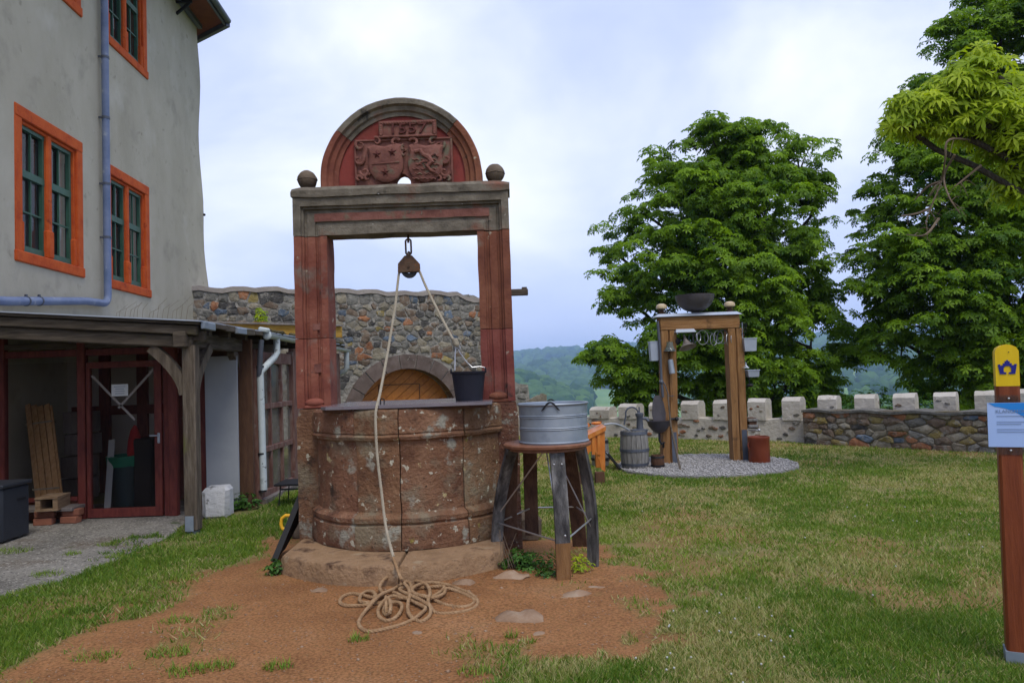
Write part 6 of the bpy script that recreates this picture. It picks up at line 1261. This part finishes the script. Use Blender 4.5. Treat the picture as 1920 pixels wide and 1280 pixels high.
def limb(mb, a, b, r0, r1, sag=.0, n=7, seed=0):
    a, b = Vector(a), Vector(b); pts = []; rad = []; l = (b-a).length
    for i in range(n):
        t = i/(n-1); p = a.lerp(b, t)+noise.noise_vector(Vector((t*2.3+seed, seed*.7, .2)))*l*.09*math.sin(math.pi*t)+V(0, 0, sag*l*math.sin(math.pi*t)); pts.append(p); rad.append(r0+(r1-r0)*t)
    mb.tube(pts, rad, 7)
def make_tree(name, label, base, trunk_top, lobes, Y0, nclump, per, leaf, material, r_trunk, k=6, group=None, spread=5.2, dens_in=.3, cr=(.26, .50), limb_r=.10, seed=1, gaps=None, wid=.19):
    T = Thing(name, label, 'tree', base, group); rs_ = np.random.default_rng(seed)
    lob = []
    for (x, y, r, dy) in lobes: c = P(x, y, Y0+dy); lob.append((c.x, c.y, c.z, r*Y0/1400))
    lob = np.array(lob); ymid = lob[:, 1].mean(); w = lob[:, 3]**2; w /= w.sum(); idx = rs_.choice(len(lob), nclump, p=w)
    d = rs_.normal(size=(nclump, 3)); d /= np.linalg.norm(d, axis=1, keepdims=True); rad = np.where(rs_.random(nclump) < dens_in, rs_.random(nclump)*.7, rs_.uniform(.72, 1.0, nclump))
    cc = lob[idx, :3]+d*lob[idx, 3:4]*rad[:, None]; crr = rs_.uniform(*cr, nclump)
    if gaps is not None:
        kp = np.array([noise.noise(Vector(c*1.15)+Vector((seed, 0, 0))) > gaps for c in cc]) & ((cc[:, 1] < ymid+.7) | (rs_.random(nclump) < .45)); cc, crr, idx = cc[kp], crr[kp], idx[kp]; nclump = len(cc)
    m = nclump*per; ci = np.repeat(np.arange(nclump), per); e = rs_.normal(size=(m, 3)); e /= np.linalg.norm(e, axis=1, keepdims=True); e[:, 2] = np.where(e[:, 2] < -.25, -e[:, 2], e[:, 2])
    q = rs_.uniform(.45, 1.0, m)**.6; pos = cc[ci]+e*crr[ci][:, None]*q[:, None]*np.array([1.1, 1.1, .72])
    nr = e*np.array([.75, .75, .4])+np.array([0, -.15, .6])+rs_.normal(0, .22, (m, 3))
    v, f, nv = palmate(pos, nr, leaf*rs_.uniform(.75, 1.2, m), k, spread, .26, wid)
    tint = np.clip(rs_.normal(.45, .16, nclump)[ci]+rs_.normal(0, .13, m)+.15*e[:, 2], 0, 1)  # tint also lightens leaves on clump tops, painting in light from above
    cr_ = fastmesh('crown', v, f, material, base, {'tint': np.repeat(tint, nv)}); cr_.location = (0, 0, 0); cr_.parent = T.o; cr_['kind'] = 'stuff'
    mb = MB(); b, t = Vector(base), Vector(trunk_top); pts = []; rr2 = []
    for i in range(9): s = i/8; pts.append(b.lerp(t, s)+noise.noise_vector(Vector((s*2+seed, 1, 2)))*.15*s); rr2.append(r_trunk*(1.25-.25*min(1, s*5))*(1-.6*s))
    mb.tube(pts, rr2, 10); T.part('trunk', mb, M['bark'])
    mb = MB()
    for i, L_ in enumerate(lob):
        s = max(.25, min(1, (L_[2]-b.z)/(t.z-b.z)-.28)); st_ = b.lerp(t, s); limb(mb, st_, (L_[0], L_[1], L_[2]), limb_r*(1.2-s*.6), .035, .05, seed=i)
    near = rs_.choice(nclump, min(nclump, 150), replace=False)
    for j in near: L_ = lob[idx[j]]; limb(mb, L_[:3], cc[j], .03, .008, .03, 5, seed=float(j))
    T.part('limbs', mb, M['bark']); return T
lobes1 = [(1430,292,70,0),(1350,300,75,-.6),(1265,335,62,0),(1500,322,66,.3),(1215,405,62,.4),(1320,410,95,-1.3),(1430,415,100,-1.2),(1525,400,45,.3),(1160,480,62,.3),(1265,505,88,-1.2),(1385,540,100,-1.8),(1492,500,70,-.6),(1530,560,40,0),(1185,570,48,-.5),(1300,625,80,-1.6),(1420,650,90,-1.7),(1520,650,80,-.8),(1592,660,44,.0),(1150,690,46,-.8),(1215,725,62,-.9),(1330,730,70,-1.2),(1455,735,66,-1.2),(1545,725,48,-.6),(1112,676,24,-.8)]
c1 = P(1375, 700, 21.5)
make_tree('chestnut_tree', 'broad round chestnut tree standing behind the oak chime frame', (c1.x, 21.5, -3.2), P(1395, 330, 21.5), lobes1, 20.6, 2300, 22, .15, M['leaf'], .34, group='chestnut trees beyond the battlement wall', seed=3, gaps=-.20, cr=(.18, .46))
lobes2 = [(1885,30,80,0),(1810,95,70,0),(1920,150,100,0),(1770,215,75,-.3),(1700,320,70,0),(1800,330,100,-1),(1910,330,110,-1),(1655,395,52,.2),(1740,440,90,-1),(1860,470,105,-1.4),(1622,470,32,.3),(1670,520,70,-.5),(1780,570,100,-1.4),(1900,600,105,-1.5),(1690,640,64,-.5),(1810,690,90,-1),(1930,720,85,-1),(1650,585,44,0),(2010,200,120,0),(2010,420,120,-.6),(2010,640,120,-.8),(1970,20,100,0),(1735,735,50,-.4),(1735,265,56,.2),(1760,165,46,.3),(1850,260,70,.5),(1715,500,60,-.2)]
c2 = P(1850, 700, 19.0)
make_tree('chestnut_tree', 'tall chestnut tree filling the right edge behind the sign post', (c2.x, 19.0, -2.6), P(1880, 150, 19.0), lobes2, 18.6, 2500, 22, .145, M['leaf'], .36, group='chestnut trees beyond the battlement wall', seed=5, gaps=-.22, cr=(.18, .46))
lobes3 = [(1735,215,40,0),(1790,190,48,0),(1840,150,45,0),(1700,240,28,0),(1770,245,36,0),(1850,225,50,0),(1910,200,50,.2),(1905,270,45,.1),(1920,330,38,.2),(1905,360,22,.2),(1700,205,22,0),(1830,120,26,0),(1960,240,70,.3),(2030,200,90,.4)]
yb = P(2110, 300, 9.6)
T3 = make_tree('walnut_tree', 'yellow green leafy branch reaching in at the upper right', (yb.x, 9.6, 0), V(yb.x-.1, 9.6, 5.6), lobes3, 9.5, 330, 12, .19, M['leaf_y'], .16, k=7, spread=4.0, cr=(.14, .28), limb_r=.05, seed=8, gaps=-.25, wid=.12)
mb = MB(); rs = random.Random(2)
for path in ([(1900,270),(1840,265),(1780,262),(1772,300),(1765,340),(1745,390),(1735,420)], [(1790,290),(1770,330),(1780,370),(1800,400)], [(1840,310),(1815,330),(1790,350)], [(1745,390),(1720,400),(1690,405)], [(1765,340),(1740,350),(1715,375)], [(1760,410),(1735,440),(1700,440)]):
    pts = catmull([P(x, y, 9.4+rs.uniform(-.2, .2)) for x, y in path], 5); mb.tube(pts, [.014*(1-.7*i/len(pts))+.003 for i in range(len(pts))], 5)
    for k in range(5): p = rs.choice(pts); q = p+V(rs.uniform(-.2, .2), rs.uniform(-.1, .1), rs.uniform(-.25, .05)); mb.tube([p, p.lerp(q, .5)+V(0, 0, .03), q], [.005, .004, .002], 4)
T3.part('bare_twigs', mb, M['twig'])
# shrubs and weeds built from leaves
def leafy(name, label, cat, base, n, spread_xy, hgt, leaf, material, k=3, stems=6, group=None, droop=.3, sp=2.4):
    T = Thing(name, label, cat, base, group); b = np.array(base); e = rng.normal(size=(n, 3)); e /= np.linalg.norm(e, axis=1, keepdims=True); e[:, 2] = abs(e[:, 2]); r = rng.random(n)**.4
    pos = b+e*r[:, None]*np.array([spread_xy, spread_xy*.8, hgt])+np.array([0, 0, .01]); nr = e*.7+np.array([0, 0, .8])+rng.normal(0, .3, (n, 3))
    v, f, nv = palmate(pos, nr, leaf*rng.uniform(.6, 1.2, n), k, sp, droop, .24); v[:, 2] = np.maximum(v[:, 2], b[2]+.002)
    o = fastmesh('leaves', v, f, material, base, {'tint': np.repeat(rng.random(n), nv)}); o.location = (0, 0, 0); o.parent = T.o; o['kind'] = 'stuff'
    mb = MB()
    for i in range(stems): p = pos[rng.integers(n)]; mb.tube([Vector(base), Vector(base).lerp(Vector(p), .6)+V(0, 0, hgt*.12), Vector(p)], [.006, .004, .002], 5)
    T.part('stems', mb, M['twig']); return T
for i, (x, y, Y, n, s, h, l) in enumerate(((1640, 740, 17.5, 520, .9, 1.3, .11), (1720, 745, 16.6, 320, .6, .9, .10), (1590, 752, 17.5, 260, .6, .7, .10), (1200, 760, 20, 300, .9, .9, .12))):
    c = P(x, y, Y); leafy('shrub', ['light green shrub between the two chestnut trees', 'dense shrub rising behind the far merlons', 'low shrub in the gap behind the first free merlon', 'low shrub behind the merlons near the barrel'][i], 'shrub', (c.x, Y, c.z-h*.8), n, s, h, l, M['leaf_w'], 5, 8, 'shrubs behind the battlements', sp=4.5)
g_ = G(455, 955); leafy('shrub', 'small green bush at the foot of the rear porch post', 'shrub', (g_.x, g_.y, 0), 150, .24, .22, .06, M['leaf_w'], 4)
wp_ = P(488, 606, 13.6); leafy('roof_weed', 'bright green weed growing on the mossy porch roof', 'plant', (wp_.x, 13.6, wp_.z+.02), 70, .13, .30, .08, M['leaf_y'], 3)
g_ = G(968, 1065); leafy('weed', 'broad leaved weed at the right corner of the well step', 'plant', (g_.x, g_.y, 0), 70, .13, .16, .075, M['leaf_w'], 3, droop=.2)
g_ = G(1005, 1070); leafy('weed', 'tangled weeds under the barrel stave stool', 'plant', (g_.x, g_.y+.1, 0), 110, .20, .13, .05, M['leaf_w'], 3)
g_ = G(1085, 1068); leafy('weed', 'yellowing weeds between the front stool legs', 'plant', (g_.x, g_.y, 0), 80, .13, .13, .04, M['leaf_y'], 3)
g_ = G(1030, 1078); leafy('weed', 'low clover patch left of the front stool leg', 'plant', (g_.x, g_.y, 0), 70, .13, .06, .04, M['leaf_w'], 3)
g_ = G(517, 1076); leafy('weed', 'small weed at the left corner of the well step', 'plant', (g_.x, g_.y, 0), 60, .085, .12, .05, M['leaf_w'], 3)
mb = MB(); g_ = G(955, 1010, .1)
for k in range(6): a = random.uniform(-.2, .3); mb.tube([V(g_.x+.02*k-.05, 6.15, .02), V(g_.x+.02*k-.08+a*.2, 6.12, .16), V(g_.x+.02*k-.1+a*.6, 6.1, .30+.05*random.random())], [.004, .003, .002], 4)
single('dry_stalks', 'thin dry grass stalks beside the left stool leg', 'plant', mb, M['twig'], (g_.x, 6.15, 0))
mb = MB(); g_ = P(270, 585, 9.6); 
for k in range(16): x = P(210+k*9, 590, 12.9); h = random.uniform(.12, .36); a = random.uniform(.1, .3); mb.tube([V(x.x, 12.9, 2.52), V(x.x+a*.3, 12.9, 2.52+.28+h*.6), V(x.x+a, 12.9, 2.52+.30+h)], [.003, .0025, .0015], 4)
single('dry_stalks', 'dry grass stalks growing along the porch roof below the windows', 'plant', mb, M['twig'], (g_.x, 12.9, 2.5))

# ---- grass, one blade per triangle, thinner and finer near the camera
def lawn(n):
    Y = np.exp(rng.uniform(np.log(3.3), np.log(18.5), n)); X = Y*rng.uniform(-.74, .76, n)
    s = wall_s(X, Y); dm = dirtmask(X, Y); asp = sdf(X, Y, ASPH)+(fbm(X, Y, 2.5, 71)-.5)*.35
    keep = (s < -.05) & (np.hypot(X-GRAV_C[0], Y-GRAV_C[1]) > GRAV_R-.01+rng.normal(0, .02, n))
    crack = (fbm(X, Y, 1.1, 81) > .665) & (fbm(X, Y, 6, 82) > .5) & (Y < 8.6)
    keep &= (asp > 0) | crack
    keep &= ~((X < -3.25) & (Y > 9.15)) & ~((X > XO0-.02) & (X < XO1+.02) & (Y > 5.95) & (Y < 8.1)) & ~((X < -5.2) & (Y > 7.85))
    keep &= rng.random(n) > np.clip(dm*1.06, 0, 1)**.55*1.02
    rwall = (X-RW0.x)*rn.x+(Y-RW0.y)*rn.y; keep &= ~((rwall < .05) & (X > 5.6))
    patch = fbm(X, Y, .55, 91); keep &= rng.random(n) < np.clip(.55+2.2*(fbm(X, Y, 2.6, 92)-.36), .15, 1)
    X, Y, dm, asp, patch = X[keep], Y[keep], dm[keep], asp[keep], patch[keep]; n = len(X)
    lush = np.clip((-1.75-X)/.5, 0, 1)*np.clip((1.4-np.abs(asp-.5))/.9, 0, 1)+np.clip((-1.9-X)/.4, 0, 1)*np.clip((Y-6.6)/.8, 0, 1); lush = np.clip(lush, 0, 1)
    clump = fbm(X, Y, 1.5, 93); dryp = np.clip((fbm(X, Y, .8, 94)-.36)*1.8+(fbm(X, Y, 2.6, 95)-.44)*1.5+(vnoise(X, Y, 9, 96)-.5)*.55, .12, .82)*(1-.62*lush); dryp = np.maximum(dryp, dm*.5*(1-lush))
    dry = rng.random(n) < dryp
    h = (.016+.026*rng.random(n)+.022*np.clip(clump-.45, 0, .3)/.3)*(1+.25*lush)*np.where(dry, .85, 1)*(1+np.clip(Y-7, 0, 10)*.03); w = (.0016+.00062*Y)*rng.uniform(.7, 1.3, n)
    a = rng.random(n)*6.283; ln = rng.uniform(.15, 1.25, n)*h*np.where(dry, 1.35, 1); b = rng.random(n)*6.283; Z = ground_z(X, Y)-.002
    P0 = np.stack([X+np.cos(a)*w, Y+np.sin(a)*w, Z], 1); P1 = np.stack([X-np.cos(a)*w, Y-np.sin(a)*w, Z], 1); P2 = np.stack([X+np.cos(b)*ln, Y+np.sin(b)*ln, Z+h], 1)
    v = np.stack([P0, P1, P2], 1).reshape(-1, 3); tint = np.where(dry, rng.uniform(.84, 1, n), np.clip(rng.normal(.34, .16, n)+(patch-.5)*.7-.06*lush, 0, .68))
    o = fastmesh('grass', v, np.arange(3*n).reshape(-1, 3), M['grass'], attr={'tint': np.repeat(tint, 3)}); tag(o, 'short patchy lawn of green and dry grass across the yard', 'grass', kind='stuff'); return o
lawn(760000)
# grass tufts standing in the bare earth
for i, (x, y, s) in enumerate(((672, 1200, .05), (890, 1262, .07), (520, 1250, .06), (180, 1235, .09), (330, 1165, .08), (250, 1128, .10), (345, 1085, .08), (320, 1225, .08), (350, 1258, .09), (405, 1250, .07), (960, 1193, .03), (90, 1078, .10), (200, 1022, .09), (215, 1045, .07), (15, 1035, .16), (135, 1040, .06))):
    g_ = G(x, y); n = int(90*s/.06); a = rng.random(n)*6.28; r = s*np.sqrt(rng.random(n)); X = g_.x+r*np.cos(a)*1.5; Y = g_.y+r*np.sin(a); h = rng.uniform(.02, .055, n); b = rng.random(n)*6.28; w = .0035; Z = np.full(n, .0)
    v = np.stack([np.stack([X+w*np.sin(b), Y-w*np.cos(b), Z], 1), np.stack([X-w*np.sin(b), Y+w*np.cos(b), Z], 1), np.stack([X+np.cos(b)*h*.9, Y+np.sin(b)*h*.9, h], 1)], 1).reshape(-1, 3)
    o = fastmesh('grass_tuft', v, np.arange(3*n).reshape(-1, 3), M['grass'], (g_.x, g_.y, 0), {'tint': np.repeat(rng.uniform(.1, .75, n), 3)})
    tag(o, 'small grass tuft '+['in the red earth left of the rope tip', 'at the lower edge of the red earth', 'alone in the earth below the well', 'at the lower left corner of the earth', 'on the earth edge left of the well', 'where earth meets the green strip', 'beside the green strip near the well', 'in the lower left earth below the strip', 'lowest on the left side of the earth', 'right of the lowest left tuft', 'beside the large flat rock', 'growing in the asphalt at far left', 'growing in an asphalt crack near the porch', 'in the asphalt crack beside the green strip', 'at the foot of the charcoal storage box', 'in the middle of the asphalt'][i], 'grass tuft', 'tufts in the bare earth and asphalt')
X = np.concatenate([rng.uniform(.1, 1.6, 46), rng.uniform(1, 5, 24)]); Y = np.concatenate([rng.uniform(3.7, 5.2, 46), rng.uniform(5, 9, 24)]); mb = MB()
for x, y in zip(X, Y):
    if dirtmask(np.array([x]), np.array([y]))[0] < .3: mb.ball((x, y, random.uniform(.02, .045)), .0055+.0003*y, nu=6, nv=4)
tag(obj('clover_flowers', mb, M['white_flower'], smooth=60), 'scattered white clover heads in the lawn', 'flowers', kind='stuff')
# fine stones and grit on the bare earth
n = 2600; X = rng.uniform(-3.2, 1.4, n); Y = np.exp(rng.uniform(np.log(3.6), np.log(6.6), n)); k = dirtmask(X, Y) > .6; X, Y = X[k], Y[k]; n = len(X); sz = (rng.uniform(.0025, .007, n)*np.where(rng.random(n) < .05, 2.2, 1))[:, None, None]*rng.uniform(.7, 1.3, (n, 1, 3))
pv = octa[None]*sz+np.stack([X, Y, ground_z(X, Y)+.001], 1)[:, None]
tag(fastmesh('grit', pv.reshape(-1, 3), (of[None]+np.arange(n)[:, None, None]*6).reshape(-1, 3), M['pale_rock']), 'fine grit strewn over the bare red earth', 'grit', kind='stuff')
